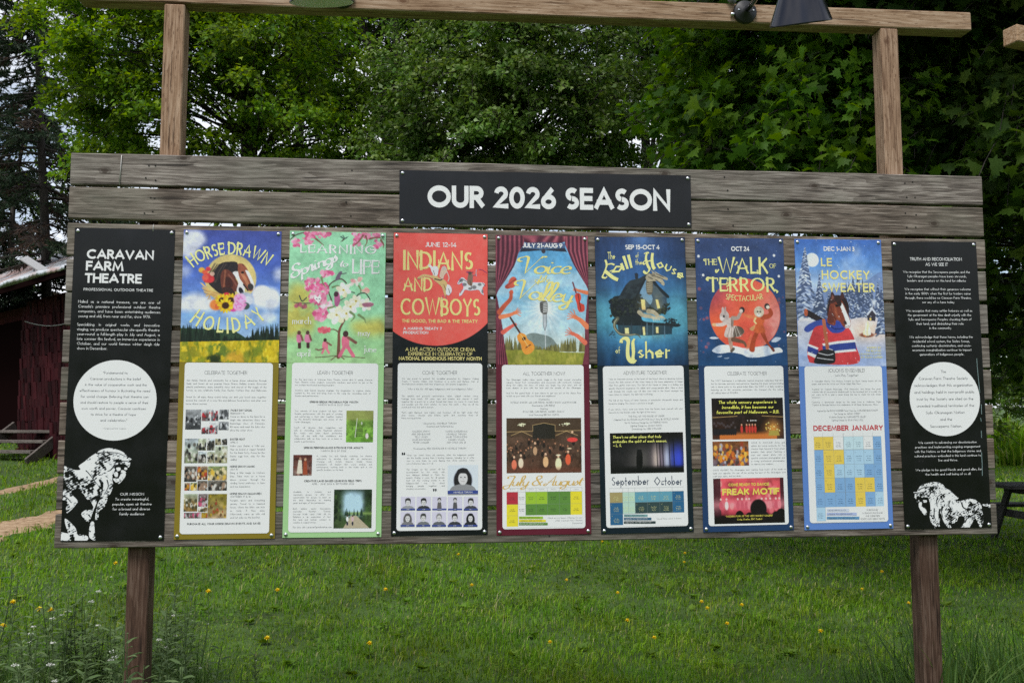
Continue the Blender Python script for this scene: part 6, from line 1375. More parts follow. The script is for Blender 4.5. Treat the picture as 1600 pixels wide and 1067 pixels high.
def ex3(cv, a, b, w_, h):
    m = np.exp(-(((cv.x - a[0] - w_ * .5) / (w_ * .27)) ** 4 + ((cv.y - a[1] - h * .36) / (h * .32)) ** 4)); cv.mix(np.clip(m * 1.6 * (.5 + .8 * cv.n(6, 4)), 0, 1), (176, 206, 226))
    cv.poly([(a[0] + w_ * .25, b[1]), (a[0] + w_ * .45, a[1] + h * .68), (a[0] + w_ * .6, a[1] + h * .68), (a[0] + w_ * .95, b[1])], (176, 164, 140)); cv.mix(np.clip(1 - abs(cv.y - a[1] - h * .62) / 2.5, 0, 1) * (cv.x > a[0] + w_ * .3), (120, 146, 80))
    for k in range(14): xx = a[0] + w_ * cv.r.uniform(.25, .75); cv.poly([(xx - 1, a[1] + h * .68), (xx, a[1] + h * cv.r.uniform(.45, .58)), (xx + 1, a[1] + h * .68)], (40, 62, 50))
    for xx, c1 in ((.36, (226, 228, 230)), (.5, (200, 170, 176))): cv.ell(a[0] + w_ * xx, a[1] + h * .76, 1.3, 2.6, c1); cv.ell(a[0] + w_ * xx, a[1] + h * .68, .8, .9, (70, 50, 44)); cv.ell(a[0] + w_ * xx, a[1] + h * .88, .9, 2, (40, 42, 60))
photo(P3, (303, 752, 517, 973), (34, 48, 34), (60, 78, 44), [(20, 30, 20), (60, 86, 44), (36, 54, 30)], 90, (.6, 1.8), .4, 63, ex3)

# ---- panel 4: Indians and Cowboys
P4 = Panel([(614.7, 362.9), (762.3, 365.5), (761.8, 836.7), (611, 837.2)], 'season_poster', 'red over black poster INDIANS AND COWBOYS with two riders on horses', 'poster', (16, 19, 23), 'season posters on the board', up=(605, 350, 4.64), lo=(605, 560, 3.679))
cv = Cv(.2, .3, 99.8, 138, 2.4, (18, 21, 26), seed=42); u4 = lambda L: P4.pts(L)
o_, r_ = circ3(*[P4.U(*p) for p in ((42, 778), (370, 882), (728, 716))]); cv.ell(o_[0], o_[1], r_, r_, (238, 92, 84)); cv.mix(((cv.y < 95) * 1.0) * (cv.y < o_[1] + 30), (238, 92, 84))
cv.grain(5); cv.build(P4, 'artwork', 1)
GOLD = ink(234, 208, 134)
def f(I):
    P4.tx(I, 'INDIANS', 115, 622, 337, 142, **WEST); P4.tx(I, 'AND', 116, 328, 491, 108, **WEST); P4.tx(I, 'COWBOYS', 96, 674, 670, 136, **WEST)
    P4.tx(I, 'THE GOOD, THE BAD & THE TREATY', 107, 655, 717, 25, wt=2.0, gap=.9, q=5)
    P4.tx(I, 'A LIVE ACTION OUTDOOR CINEMA', 133, 638, 922, 26, wt=1.3, gap=.6, q=5); P4.tx(I, 'EXPERIENCE IN CELEBRATION OF', 152, 617, 955, 26, wt=1.3, gap=.6, q=5); P4.tx(I, 'NATIONAL INDIGENOUS HISTORY MONTH', 85, 684, 988, 26, wt=1.9, gap=.6, q=5)
text(P4, 'headline', GOLD, 2, f)
def f(I):
    P4.tx(I, 'JUNE 12-14', 275, 501, 169, 34, wt=1.7, gap=.8, q=8); P4.tx(I, 'A MAKING TREATY 7', 117, 396, 769, 21, wt=2.0, gap=.8, q=5); P4.tx(I, 'PRODUCTION', 116, 298, 798, 21, wt=2.0, gap=.8, q=5)
text(P4, 'date_line', I_WHITE, 2, f)
def rider(name, box, draw, lab):
    """cut-out figure: a flat printed shape, its colours painted on a grid trimmed to the figure"""
    a = P4.U(box[0], box[1]); b = P4.U(box[2], box[3]); cv = Cv(a[0], a[1], b[0], b[1], 3.2, (255, 0, 255), 7); draw(cv)
    keepm = np.abs(cv.im - np.array([255, 0, 255])).sum(-1) > 60; o = cv.build(P4, name, 3, lab); me = o.data; bm = bmesh.new(); bm.from_mesh(me); k = keepm.ravel(); bmesh.ops.delete(bm, geom=[v for i, v in enumerate(bm.verts) if not k[i]], context='VERTS'); bm.to_mesh(me); bm.free()
def d1(cv):
    tan, wht, blk = (204, 172, 116), (216, 214, 216), (60, 54, 54)
    cv.poly(u4([(330, 395), (270, 385), (230, 405), (218, 390), (265, 365), (340, 380)]), tan, True); cv.poly(u4([(320, 330), (295, 300), (315, 298), (340, 330)]), wht, True)
    cv.poly(u4([(330, 360), (345, 330), (365, 310), (372, 340), (368, 385), (420, 410), (440, 450), (430, 500), (425, 535), (408, 500), (395, 460), (365, 430), (330, 400)]), tan, True); cv.poly(u4([(315, 325), (350, 305), (370, 325), (366, 370), (340, 375)]), wht, True); cv.line(u4([(345, 400), (385, 410), (400, 400)]), 1.2, blk)
    cv.poly(u4([(435, 440), (462, 455), (468, 490), (445, 520), (425, 500)]), wht, True); cv.poly(u4([(380, 385), (385, 345), (400, 310), (425, 312), (435, 345), (415, 375), (405, 400)]), (206, 180, 160), True); cv.ell(*u4([(413, 322)])[0], 2.1, 2.4, (190, 176, 170)); cv.line(u4([(432, 345), (448, 390), (440, 420)]), 1.3, (206, 180, 160), smooth=True)
    for L in ([(405, 520), (398, 545)], [(425, 520), (428, 545)], [(240, 395), (222, 400)], [(335, 340), (345, 370)], [(410, 440), (425, 480)], [(445, 470), (455, 505)]): cv.line(u4(L), .6, blk, .8)
def d2(cv):
    wht, gr, blk = (208, 208, 212), (120, 118, 122), (52, 50, 54)
    cv.poly(u4([(508, 430), (530, 395), (552, 390), (590, 420), (640, 425), (690, 425), (708, 440), (690, 470), (700, 515), (680, 505), (660, 480), (600, 485), (565, 480), (545, 510), (525, 525), (522, 505), (550, 470), (545, 430), (520, 440)]), wht, True)
    for x, y, rx, ry in ((560, 440, 2.4, 1.8), (630, 460, 2.4, 2.0), (670, 440, 2, 1.6), (535, 410, 2.2, 2.0), (600, 470, 2, 1.4), (690, 490, 1, 2.2)): cv.ell(*u4([(x, y)])[0], rx, ry, gr, soft=.4)
    cv.poly(u4([(580, 430), (585, 375), (600, 345), (618, 365), (620, 410), (612, 450)]), (128, 100, 84), True); cv.ell(*u4([(598, 358)])[0], 1.7, 2.0, (90, 72, 66)); cv.line(u4([(618, 375), (640, 370), (646, 335)]), 1.0, (150, 112, 92)); cv.line(u4([(646, 380), (644, 330)]), .8, (190, 180, 176)); cv.line(u4([(575, 350), (622, 352)]), .9, blk)
    for L in ([(515, 432), (545, 400), (575, 420)], [(600, 410), (612, 470)], [(690, 430), (712, 450)], [(530, 500), (545, 475)], [(690, 335), (705, 345), (722, 355)], [(660, 330), (690, 334)]): cv.line(u4(L), .6, blk, .85)
rider('rider_picture', (212, 290, 472, 550), d1, 'rearing tan horse and rider printed over the letters'); rider('rider_picture', (500, 325, 726, 530), d2, 'galloping spotted horse and rider printed at the right')
card(P4)
text(P4, 'card_heading', I_DARKT, 4, lambda I: P4.tx(I, 'COME TOGETHER', 202, 402, 92, 20, P4.lo, **THIN))
def f(I):
    for y0, a, b, L in ((120, 84, 525, ['We are proud to present this incredible production by Calgarys Making', 'Treaty 7 Society. Indians and Cowboys is a joyful and hilarious twist of', 'the Hollywood westerns that have shaped our wild western imaginations.']), (220, 83, 523, ['This playful and powerful performance takes original western movie', 'footage from nearly 100 years ago and creates and weaves it back', 'together like a pouch on a velvet thread that takes you scene to scene back', 'and possibly just the front window. So heres the catch - they do all the', 'sound and music live and in person.']), (314, 82, 521, ['Thats right: Bannock and Indians and Cowboys will be right under that', 'silver screen, whoopin and hollerin, spittin and recruiting three of', 'these moving pictures.']), (558, 112, 499, ['When you watch these old westerns, often the Indigenous people', 'are the baddy, running from it burning teepees, standing for a white', 'man to save them. So were flipping that whole narrative. Were', 'just a humorous take on it all.']), (640, 110, 330, ['The images on the screen will be', 'accompanied by live music, with', 'new dialogue dubbed in. Thats the', 'beauty. Finding a voice for all people', 'that suit this working stories in an', 'Indigenous-led way. Its about', 'bringing people together and', 'creating conversation.'])):
        P4.para(I, L, a, b, y0, 15.8, 9, P4.lo, **FINE)
    for t, a, b, y in (('Who is this for? All ages. Indigenous and non-Indigenous folks!', 118, 490, 180), ('Directed by MICHELLE THRUSH', 210, 398, 377), ('Created and Performed by:', 225, 381, 394), ('CALEIGH CROW', 144, 246, 423), ('KRIS DEMEANOR', 142, 248, 439), ('TELLY JAMES', 158, 232, 455), ('JAMIE KONCHAK', 142, 250, 471), ('PETER MOLLER', 150, 240, 487), ('MARSI CARDIEMUS', 334, 460, 423), ('MICHELLE THRUSH', 340, 454, 439), ('JAMIE TOGNAZZINI', 336, 458, 455), ('CAILEIN STAHL', 350, 446, 471), ('SKIP WOLF LEG JR', 344, 452, 487), ('Produced by KRIS DEMEANOR & MICHELLE THRUSH', 152, 453, 521)): P4.tx(I, t, a, b, y, 10, P4.lo, **FINE)
text(P4, 'body_text', I_GREY, 4, f)
def f(I):
    for x, y, s_ in ((88, 549, 1), (99, 549, 1), (267, 752, -1), (279, 752, -1)):
        p = P4.U(x, y, P4.lo); I.fan([(p[0] + .9 * math.cos(t), p[1] + .9 * math.sin(t)) for t in np.linspace(0, 6.2, 10)]); I.add(*stroke([(p[0] - .5 * s_, p[1]), (p[0] - .4 * s_, p[1] - .9 * s_), (p[0] + .5 * s_, p[1] - 1.7 * s_)], .4))
text(P4, 'quote_marks', I_DARKT, 5, f)
def portrait(P, box, seed, body, hair, long_=False, name=True, small=False, bald=False):
    a = P.U(box[0], box[1], P.lo); b = P.U(box[2], box[3], P.lo); w_, h = b[0] - a[0], b[1] - a[1]; cv = Cv(a[0], a[1], b[0], b[1], 3.0, (204, 200, 218) if w_ < 20 else (206, 214, 230), seed); k = .62 if small else 1
    cx = a[0] + w_ * .5; hy = a[1] + h * (.40 if not small else .26)
    if small: cv.poly([(cx - w_ * .14, b[1]), (cx - w_ * .12, a[1] + h * .45), (cx, a[1] + h * .34), (cx + w_ * .12, a[1] + h * .45), (cx + w_ * .14, b[1])], body, True)
    else:
        if long_: cv.ell(cx, hy + h * .12, w_ * .30, h * .40, hair, soft=.15)
        cv.poly([(cx - w_ * .46, b[1] + h * .2), (cx - w_ * .40, a[1] + h * .78), (cx - w_ * .12, a[1] + h * .64), (cx + w_ * .12, a[1] + h * .64), (cx + w_ * .40, a[1] + h * .78), (cx + w_ * .46, b[1] + h * .2)], body, True)
    cv.ell(cx, hy - h * .04 * k, w_ * .20 * k, h * .26 * k, hair, soft=.15); cv.ell(cx, hy + h * .05 * k, w_ * .155 * k, h * .215 * k, (206, 204, 206), soft=.12)
    if not bald: cv.poly([(cx - w_ * .20 * k, hy - h * .02 * k), (cx - w_ * .16 * k, hy - h * .25 * k), (cx + w_ * .14 * k, hy - h * .27 * k), (cx + w_ * .20 * k, hy), (cx + w_ * .13 * k, hy - h * .10 * k), (cx - w_ * .08 * k, hy - h * .12 * k)], hair, True)
    for s_ in (-1, 1): cv.ell(cx + s_ * w_ * .065 * k, hy + h * .01 * k, w_ * .025 * k, h * .018 * k, (60, 58, 62)); 
    cv.line([(cx, hy + h * .02 * k), (cx + w_ * .015 * k, hy + h * .09 * k)], .22, (150, 146, 150)); cv.line([(cx - w_ * .05 * k, hy + h * .15 * k), (cx + w_ * .05 * k, hy + h * .15 * k)], .3, (110, 90, 96))
    cv.mix((abs(cv.y - (b[1] - h * .09)) < h * .055) * 1.0, (58, 72, 140)); cv.grain(12); cv.build(P, 'portrait', 4)
    if name: text(P, 'name_strip', I_WHITE, 5, lambda I: I.line(name, (a[0] + b[0]) / 2, b[1] - h * .065, h * .055, 'C', wt=1.4, gap=.8, q=2))
portrait(P4, (348, 612, 522, 782), 70, (138, 138, 142), (38, 36, 40), True, 'MICHELLE THRUSH')
for i, (b_, h_, lg, sm_, bd, nm) in enumerate([((150, 150, 154), (60, 58, 60), 0, 0, 0, 'PETER'), ((60, 60, 64), (44, 42, 46), 0, 0, 0, 'JAMIE'), ((100, 96, 96), (50, 46, 50), 0, 1, 0, 'CALEIGH'), ((84, 82, 86), (60, 56, 60), 0, 1, 0, 'SKIP'), ((70, 70, 76), (60, 58, 60), 0, 0, 0, 'TELLY'), ((120, 118, 122), (92, 88, 90), 1, 0, 0, 'MARSI'), ((110, 112, 116), (70, 70, 72), 0, 0, 0, 'KRIS'), ((96, 98, 102), (130, 128, 130), 0, 0, 1, 'CAILEIN'), ((60, 60, 64), (50, 48, 52), 0, 0, 0, 'JAMIE'), ((46, 46, 50), (26, 26, 30), 1, 0, 0, 'MICHELLE')]):
    c_, r0 = i % 5, i // 5; x0 = 79 + c_ * 90.2 - r0 * 2; y0 = 793 + r0 * 87; portrait(P4, (x0, y0, x0 + 81, y0 + 80 + r0 * 6), 80 + i, b_, h_, lg, nm, sm_, bd)
# ---- panel 5: Voice of the Valley
P5 = Panel([(774.7, 367.2), (917.6, 369), (923.5, 835), (775.9, 835.9)], 'season_poster', 'maroon poster VOICE OF THE VALLEY with stage curtains and a silver microphone', 'poster', (92, 28, 46), 'season posters on the board', up=(765, 350, 4.64), lo=(765, 560, 3.679))
cv = Cv(.2, .3, 99.8, 139, 2.2, seed=52); cv.vgrad([(0, (76, 146, 196)), (60, (104, 168, 206)), (110, (176, 200, 206)), (124, (190, 196, 176))]); u5 = lambda L: P5.pts(L)
cl = cv.n(6, 5, .6); cv.mix(np.clip((cl - .5) * 3, 0, .5), (206, 220, 226)); g0 = u5([(395, 610)])[0]; dd = np.hypot(cv.x - g0[0], (cv.y - g0[1]) * .8); th = np.arctan2(cv.y - g0[1], cv.x - g0[0])
cv.mix(np.exp(-(dd / 15) ** 2) * .7 + .28 * np.exp(-(dd / 34) ** 2) * (.6 + .4 * np.sin(th * 22)), (248, 250, 252))
cv.poly(u5([(250, 820), (310, 790), (370, 800), (430, 815), (470, 850), (500, 930), (200, 930)]), (124, 138, 136), True)
for k in range(110):
    x = cv.r.uniform(90, 700); s_ = abs(x - 390) / 300; h = 30 + 110 * s_ * cv.r.uniform(.6, 1.1); y = 925 + cv.r.uniform(-4, 4); g = cv.r.uniform(.75, 1.15); cv.poly(u5([(x - 11, y), (x, y - h), (x + 11, y)]), (116 * g, 112 * g, 66 * g))
fm = cv.pmask(u5([(60, 915), (390, 912), (530, 930), (780, 935), (780, 1040), (60, 1040)])); cv.mix(fm, (142, 142, 58)); cv.mix(fm * np.clip((cv.n(26, 3, 3) - .45) * 4, 0, .6), (116, 122, 46)); cv.mix(fm * np.clip((cv.n(16, 3, 2) - .55) * 4, 0, .5), (176, 164, 84))
# curtains with folds
def curtain(pts, seed, edge=None, right=False, nf=26):
    m = cv.pmask(u5(pts), True)
    if edge is None: t = cv.x / 100 + .10 * np.sin(cv.x * .09) + (cv.y * .012) * np.cos(cv.x * .11)
    else:
        E = u5(edge); xe = np.interp(cv.y, E[:, 1], E[:, 0]); t = (cv.x - 100) / np.minimum(xe - 100, -4) if right else cv.x / np.maximum(xe, 4)
    f_ = .5 + .5 * np.sin(t * nf + 2.2 * cv.n(3, 2)); f_ = f_ ** 1.4; c0 = np.array([70, 24, 42.]); c1 = np.array([164, 84, 98.]); col = c0 + (c1 - c0) * (f_ * (.72 + .3 * cv.n(5, 3)))[..., None]; cv.im = cv.im * (1 - m[..., None]) + col * m[..., None]
curtain([(40, 60), (390, 60), (720, 60), (715, 130), (560, 130), (470, 150), (390, 150), (300, 150), (230, 130), (40, 140)], 3, None, False, 40)
cv.mix(cv.pmask(u5([(215, 205), (232, 175), (390, 188), (545, 175), (560, 205), (390, 192)])), (34, 40, 56)); cv.ell(*u5([(390, 198)])[0], 2.2, 2.6, (52, 44, 54)); cv.poly(u5([(225, 140), (390, 132), (550, 140), (545, 178), (390, 185), (232, 178)]), (62, 74, 108), a=.8)
curtain([(30, 60), (200, 60), (250, 130), (210, 210), (180, 300), (120, 400), (55, 500), (60, 560), (88, 720), (110, 880), (130, 1060), (20, 1060)], 4, [(205, 200), (180, 300), (120, 400), (58, 490), (88, 720), (110, 880), (130, 1040)], False, 30); curtain([(730, 60), (580, 60), (545, 130), (570, 210), (610, 300), (670, 400), (712, 480), (705, 560), (690, 760), (690, 900), (675, 1060), (760, 1060)], 5, [(570, 200), (610, 300), (670, 400), (712, 480), (690, 760), (675, 1040)], True, 30)
SK = (216, 120, 82); SK2 = (186, 86, 62)
def hand(L, w_, col, wrist, spreads, fl):
    cv.line(u5(L), w_, col, smooth=True, taper=w_ * .62); p = np.array(L[-1], float); d = p - np.array(L[-2], float); d /= np.linalg.norm(d); pn = p + d * 8; cv.ell(*u5([tuple(pn)])[0], w_ * .44, w_ * .38, col)
    for a_ in spreads:
        c_, s_ = math.cos(R_(a_)), math.sin(R_(a_)); e = np.array([d[0] * c_ - d[1] * s_, d[0] * s_ + d[1] * c_]); m_ = pn + e * fl * .6; t_ = pn + e * fl + np.array([0, 3]); cv.line(u5([tuple(pn), tuple(m_), tuple(t_)]), w_ * .22, col, taper=w_ * .14)
hand([(70, 640), (110, 590), (150, 545), (155, 505)], 5.4, SK2, 0, (-20, 5, 25), 22); cv.ell(*u5([(140, 450)])[0], 4.6, 2.8, (172, 72, 60), -25); cv.ell(*u5([(165, 425)])[0], 4.2, 6.4, (188, 84, 66), 20); cv.line(u5([(115, 455), (190, 400)]), 1.6, (150, 60, 54))
hand([(80, 675), (140, 662), (175, 648)], 5.0, SK, 0, (-38, -18, 2, 20, 48), 46); hand([(98, 785), (140, 755), (172, 735)], 5.0, (210, 96, 84), 0, (-20, 10, 30), 18)
cv.line(u5([(150, 680), (200, 760), (245, 830)]), 2.0, (70, 46, 42)); cv.poly(u5([(200, 810), (225, 790), (260, 805), (275, 835), (310, 860), (325, 900), (300, 935), (260, 945), (235, 915), (225, 870), (205, 845)]), (222, 142, 58), True); cv.ell(*u5([(248, 832)])[0], 2.0, 2.0, (64, 38, 28)); cv.line(u5([(262, 897), (296, 875)]), 1.0, (70, 40, 30)); cv.line(u5([(225, 800), (280, 890)]), .5, (240, 200, 140))
hand([(705, 500), (665, 490), (630, 480)], 4.4, SK, 0, (-30, 0, 25), 18); cv.line(u5([(602, 425), (625, 500)]), 1.6, (110, 60, 70)); cv.poly(u5([(618, 515), (640, 500), (658, 512), (662, 545), (655, 570), (685, 590), (685, 630), (655, 640), (638, 620), (632, 580), (622, 550)]), (196, 66, 52), True); cv.line(u5([(640, 510), (660, 625)]), .8, (80, 34, 32))
hand([(705, 745), (660, 700), (630, 682)], 6.0, SK, 0, (-40, -20, -2, 18, 45), 62); hand([(690, 860), (640, 815), (610, 800)], 5.4, (214, 108, 84), 0, (-35, -12, 8, 30), 56)
# microphone
cv.line(u5([(405, 905), (402, 750)]), .7, (206, 210, 214)); cv.poly(u5([(386, 655), (412, 655), (412, 735), (400, 775), (388, 735)]), (184, 190, 196)); cv.line(u5([(386, 655), (388, 735), (400, 775), (412, 735), (412, 655)]), .5, (90, 96, 104)); cv.poly(u5([(362, 585), (372, 562), (412, 562), (420, 590), (416, 650), (386, 655), (368, 630)]), (112, 110, 108), True)
for k in range(6):
    y = 575 + 12 * k; cv.line(u5([(368, y), (384, y + 3)]), .8, (40, 40, 42)); cv.line(u5([(390, y + 3), (414, y)]), .8, (218, 220, 220)); cv.line(u5([(392, y + 8), (414, y + 6)]), .6, (60, 60, 62))
cv.grain(7); cv.build(P5, 'artwork', 1)
Y5 = ink(244, 212, 128)
def f(I):
    P5.tx(I, 'Voice', 205, 580, 360, 122, wt=1.05, gap=-.1, script=True, slant=.25, nib=(20, .4), q=9); P5.tx(I, 'of the', 326, 434, 422, 48, wt=.95, gap=-.2, script=True, slant=.25, nib=(20, .4), space=1.5)
    a_, b_ = P5.U(172, 536), P5.U(590, 572); th = math.atan2(-(b_[1] - a_[1]), b_[0] - a_[0]); k = 20; nat = I.natural('Valley', 1.35, -.1, 2, True) * k / 10; xs = np.hypot(*(b_ - a_)) / nat
    I.put('Valley', k, lambda x, y: np.stack([a_[0] + x * math.cos(th) - y * math.sin(th), a_[1] - x * math.sin(th) - y * math.cos(th)], 1), xs=xs, wt=1.05, gap=-.1, script=True, slant=.25, nib=(20, .4), q=9)
text(P5, 'headline', Y5, 3, f); text(P5, 'date_line', I_WHITE, 3, lambda I: P5.tx(I, 'JULY 21-AUG 9', 237, 527, 175, 34, **BOLD))
card(P5, 6.2, 139.4, 93.8, 311)
text(P5, 'card_heading', I_DARKT, 4, lambda I: P5.tx(I, 'ALL TOGETHER NOW!', 191, 432, 97, 20, P5.lo, **THIN))
def f(I):
    P5.para(I, ['The Okanagan Valley takes centre stage in this lively musical storytelling', 'cabaret. Social Trust conversations and encounters with community members', 'along the valley, the show will make you laugh, tug your tears and fall', 'even deeper in love with the land and the people of the Okanagan.'], 95, 525, 126, 15.6, 9, P5.lo, last='J', **FINE)
    P5.para(I, ['And for the grand finale? A barn dance to get you out on the dance floor', 'to kick up your heels with your friends and neighbours!'], 95, 526, 203, 16, 9, P5.lo, **FINE)
    for t, a, b, y in (('Created by', 280, 345, 239), ('ESTELLE SHOOK with LURI REECE, AIMEEN SHAW and RYAN BIB', 121, 497, 257), ('Directed by LURI REECE', 243, 374, 275), ('Starring', 290, 332, 293), ('RYAN BIB, LURI REECE, AIMEEN SHAW', 191, 428, 310), ('And Featuring BRYAN CURTIS', 225, 398, 328)): P5.tx(I, t, a, b, y, 10, P5.lo, **FINE)
    for i, t in enumerate(('SUNDAY', 'MONDAY', 'TUESDAY', 'WEDNESDAY', 'THURSDAY', 'FRIDAY', 'SATURDAY')): x = (131, 184, 236, 299, 366, 430, 496)[i]; P5.tx(I, t, x - 16, x + 16, 754, 6, P5.lo, **FINE)
    for i, t in enumerate(('Check out our Season Offerings for your', '2026 Caravan Farm Theatre', 'Experience!')): P5.tx(I, t, (332, 376, 474)[i], 531, 918 + i * 15, 9, P5.lo, wt=.9, gap=.6, q=2, slant=.25)
text(P5, 'body_text', I_GREY, 4, f)
def ex(cv, a, b, w_, h):
    cv.mix(np.clip((a[1] + h * .36 - cv.y) / 4, 0, 1), (74, 58, 46)); cv.poly([(a[0] + w_ * .35, a[1] + h * .38), (a[0] + w_ * .35, a[1] + h * .13), (a[0] + w_ * .5, a[1] + h * .09), (a[0] + w_ * .65, a[1] + h * .13), (a[0] + w_ * .65, a[1] + h * .38)], (44, 40, 36))
    for L in ([(0, .25), (.35, .24), (.35, .13), (.5, .09), (.65, .13), (.65, .24), (1, .23)], [(.06, .32), (.2, .24), (.34, .33)], [(.66, .32), (.8, .24), (.95, .32)]): cv.line([(a[0] + w_ * x, a[1] + h * y) for x, y in L], .5, (226, 190, 130), .8)
    for x in (.21, .79): cv.dots(16, lambda: a[0] + w_ * (x + cv.r.normal() * .03), lambda: a[1] + h * (.1 + abs(cv.r.normal()) * .02), (.4, 1.0), [(250, 236, 190)])
    for k in range(60): x, y = cv.r.uniform(0, 1), cv.r.uniform(.38, .7); cv.ell(a[0] + w_ * x, a[1] + h * y, .8, 1.0, [(150, 100, 76), (90, 62, 50), (176, 126, 96)][k % 3], soft=.3); cv.ell(a[0] + w_ * x, a[1] + h * (y + .07), 1.5, 2.6, [(38, 30, 28), (64, 48, 40), (84, 66, 54)][k % 3], soft=.3)
    for x, y, c1, s_ in ((.1, .85, (236, 120, 92), 1.2), (.19, .82, (240, 206, 180), 1.2), (.52, .8, (226, 176, 130), 1.3), (.69, .84, (238, 222, 180), 1.5), (.82, .76, (226, 96, 64), 1.3), (.38, .6, (190, 150, 116), 1.0), (.88, .4, (226, 70, 66), 2.6)): cv.ell(a[0] + w_ * x, a[1] + h * y, 2.2 * s_, 4.4 * s_ if y > .5 else 2.4, c1, soft=.2); cv.ell(a[0] + w_ * x, a[1] + h * (y - .14), 1.2, 1.4, (226, 180, 150), soft=.2)
    cv.ell(a[0] + w_ * .69, a[1] + h * .68, 2.6, .8, (236, 222, 190)); cv.ell(a[0] + w_ * .84, a[1] + h * .56, 2.4, .8, (220, 196, 160)); cv.mix(np.clip((cv.y - b[1] + h * .12) / 4, 0, 1) * .6, (110, 66, 52))
photo(P5, (96, 343, 528, 654), (80, 64, 52), (74, 50, 40), [(50, 36, 32), (90, 66, 54), (120, 84, 66)], 50, (.8, 1.8), .5, 55, ex, res=2.4)
text(P5, 'month_names', ink(206, 170, 92), 4, lambda I: P5.tx(I, 'July & August', 84, 528, 728, 56, P5.lo, wt=.95, gap=-.15, script=True, slant=.3, nib=(25, .35), q=6, space=2.4))
def calendar(P, xs, ys, cols, heads=None, tick=None, txtcol=None, res=4.0, lay=4, rows=3):
    """cells: cols[r][c] is a colour or None; printed as one grid, with the small lines of writing on top"""
    a = P.U(xs[0], ys[0], P.lo); b = P.U(xs[-1], ys[-1], P.lo); cv = Cv(a[0] - .4, a[1] - .4, b[0] + .4, b[1] + .4, res, (222, 226, 232), 3); line_c = (120, 126, 130)
    X = [P.U(x, (ys[0] + ys[-1]) / 2, P.lo)[0] for x in xs]; Y = [P.U((xs[0] + xs[-1]) / 2, y, P.lo)[1] for y in ys]
    for r_, row in enumerate(cols):
        for c_, col in enumerate(row):
            if col is None: continue
            m = (cv.x >= X[c_]) & (cv.x <= X[c_ + 1]) & (cv.y >= Y[r_]) & (cv.y <= Y[r_ + 1]); cv.mix(m * 1.0, col); e = .14
            m = m & ((abs(cv.x - X[c_]) < e) | (abs(cv.x - X[c_ + 1]) < e) | (abs(cv.y - Y[r_]) < e) | (abs(cv.y - Y[r_ + 1]) < e)); cv.mix(m * .8, line_c)
    cv.build(P, 'calendar', lay); I1 = Ink(P, 'calendar_writing', ink(*(txtcol or (60, 64, 70))), lay + 1)
    for r_, row in enumerate(cols):
        for c_, col in enumerate(row):
            if col is None or (r_ == 0 and heads): continue
            w_, h = X[c_ + 1] - X[c_], Y[r_ + 1] - Y[r_]; I1.line(str((r_ * 7 + c_) % 30 + 1), X[c_] + w_ * .1, Y[r_] + h * .22, .8, **FINE)
            for k in range(rows): I1.line(['See Site', 'Box Office', 'for Times', 'Preview'][(k + c_) % 3], X[c_] + w_ * .5, Y[r_] + h * (.48 + .15 * k), .95, 'C', wt=1.1, gap=.6, q=2)
    I1.build()
def swatches(P, L, cols, txts):
    for (x0, y0, x1, y1), c_, t in zip(L, cols, txts):
        text(P, 'key_bar', ink(*c_), 6, lambda I: I.fan([P.U(x0, y0, P.lo), P.U(x1, y0, P.lo), P.U(x1, y1, P.lo), P.U(x0, y1, P.lo)])); text(P, 'key_writing', ink(60, 60, 60) if sum(c_) > 300 else I_CARD, 7, lambda I: P.tx(I, t, x0 + 5, x0 + (x1 - x0) * .86, y1 - 4, 7, P.lo, **FINE))
LG, DG, YL, RD, WH = (150, 186, 56), (92, 134, 62), (228, 208, 56), (176, 50, 64), (226, 230, 234)
calendar(P5, [97, 163, 206, 267, 332, 400, 464, 531], [741, 764, 835, 899, 962], [[WH] * 7, [RD, WH, LG, LG, DG, DG, YL], [YL, WH, DG, DG, DG, DG, YL], [YL] + [None] * 6], heads=True, rows=2)
swatches(P5, [(168, 906, 306, 920), (168, 924, 322, 938), (168, 942, 333, 956)], [LG, YL, DG], ['PREVIEW PERFORMANCES', 'WEEKEND PERFORMANCES', 'REGULAR PERFORMANCES'])

# ---- panel 6: The Fall of the House of Usher
P6 = Panel([(929.7, 369.8), (1069, 370.5), (1084.4, 831.3), (938.5, 833.7)], 'season_poster', 'dark blue poster THE FALL OF THE HOUSE OF USHER with a dragon house', 'poster', (18, 30, 40), 'season posters on the board', up=(920, 350, 4.64), lo=(920, 560, 3.679))
cv = Cv(.2, .3, 99.8, 140, 2.2, seed=62); cv.vgrad([(0, (40, 62, 104)), (20, (44, 74, 124)), (55, (52, 98, 146)), (95, (84, 158, 188)), (112, (60, 118, 160)), (140, (30, 62, 100))])
vx = np.abs(cv.x - 50) / 50; cv.im *= (1.08 - .42 * vx ** 2)[..., None]; st = cv.n(3, 5, 8); cv.im *= (.8 + .42 * st)[..., None]; cv.mix(np.exp(-((cv.x - 52) / 12) ** 2 - ((cv.y - 6) / 16) ** 2) * .5, (104, 146, 200)); e6 = (940, 410, 8.208); u6 = lambda L: P6.pts(L, e6)
for x, y, w_, h in ((60, 600, 24, 16), (960, 620, 18, 26), (520, 930, 30, 8)): p = u6([(x, y)])[0]; cv.mix(np.exp(-((cv.x - p[0]) / w_) ** 2 - ((cv.y - p[1]) / h) ** 2) * .5 * (.6 + .7 * cv.n(5, 3)), (110, 190, 206))
DK = (24, 30, 36)
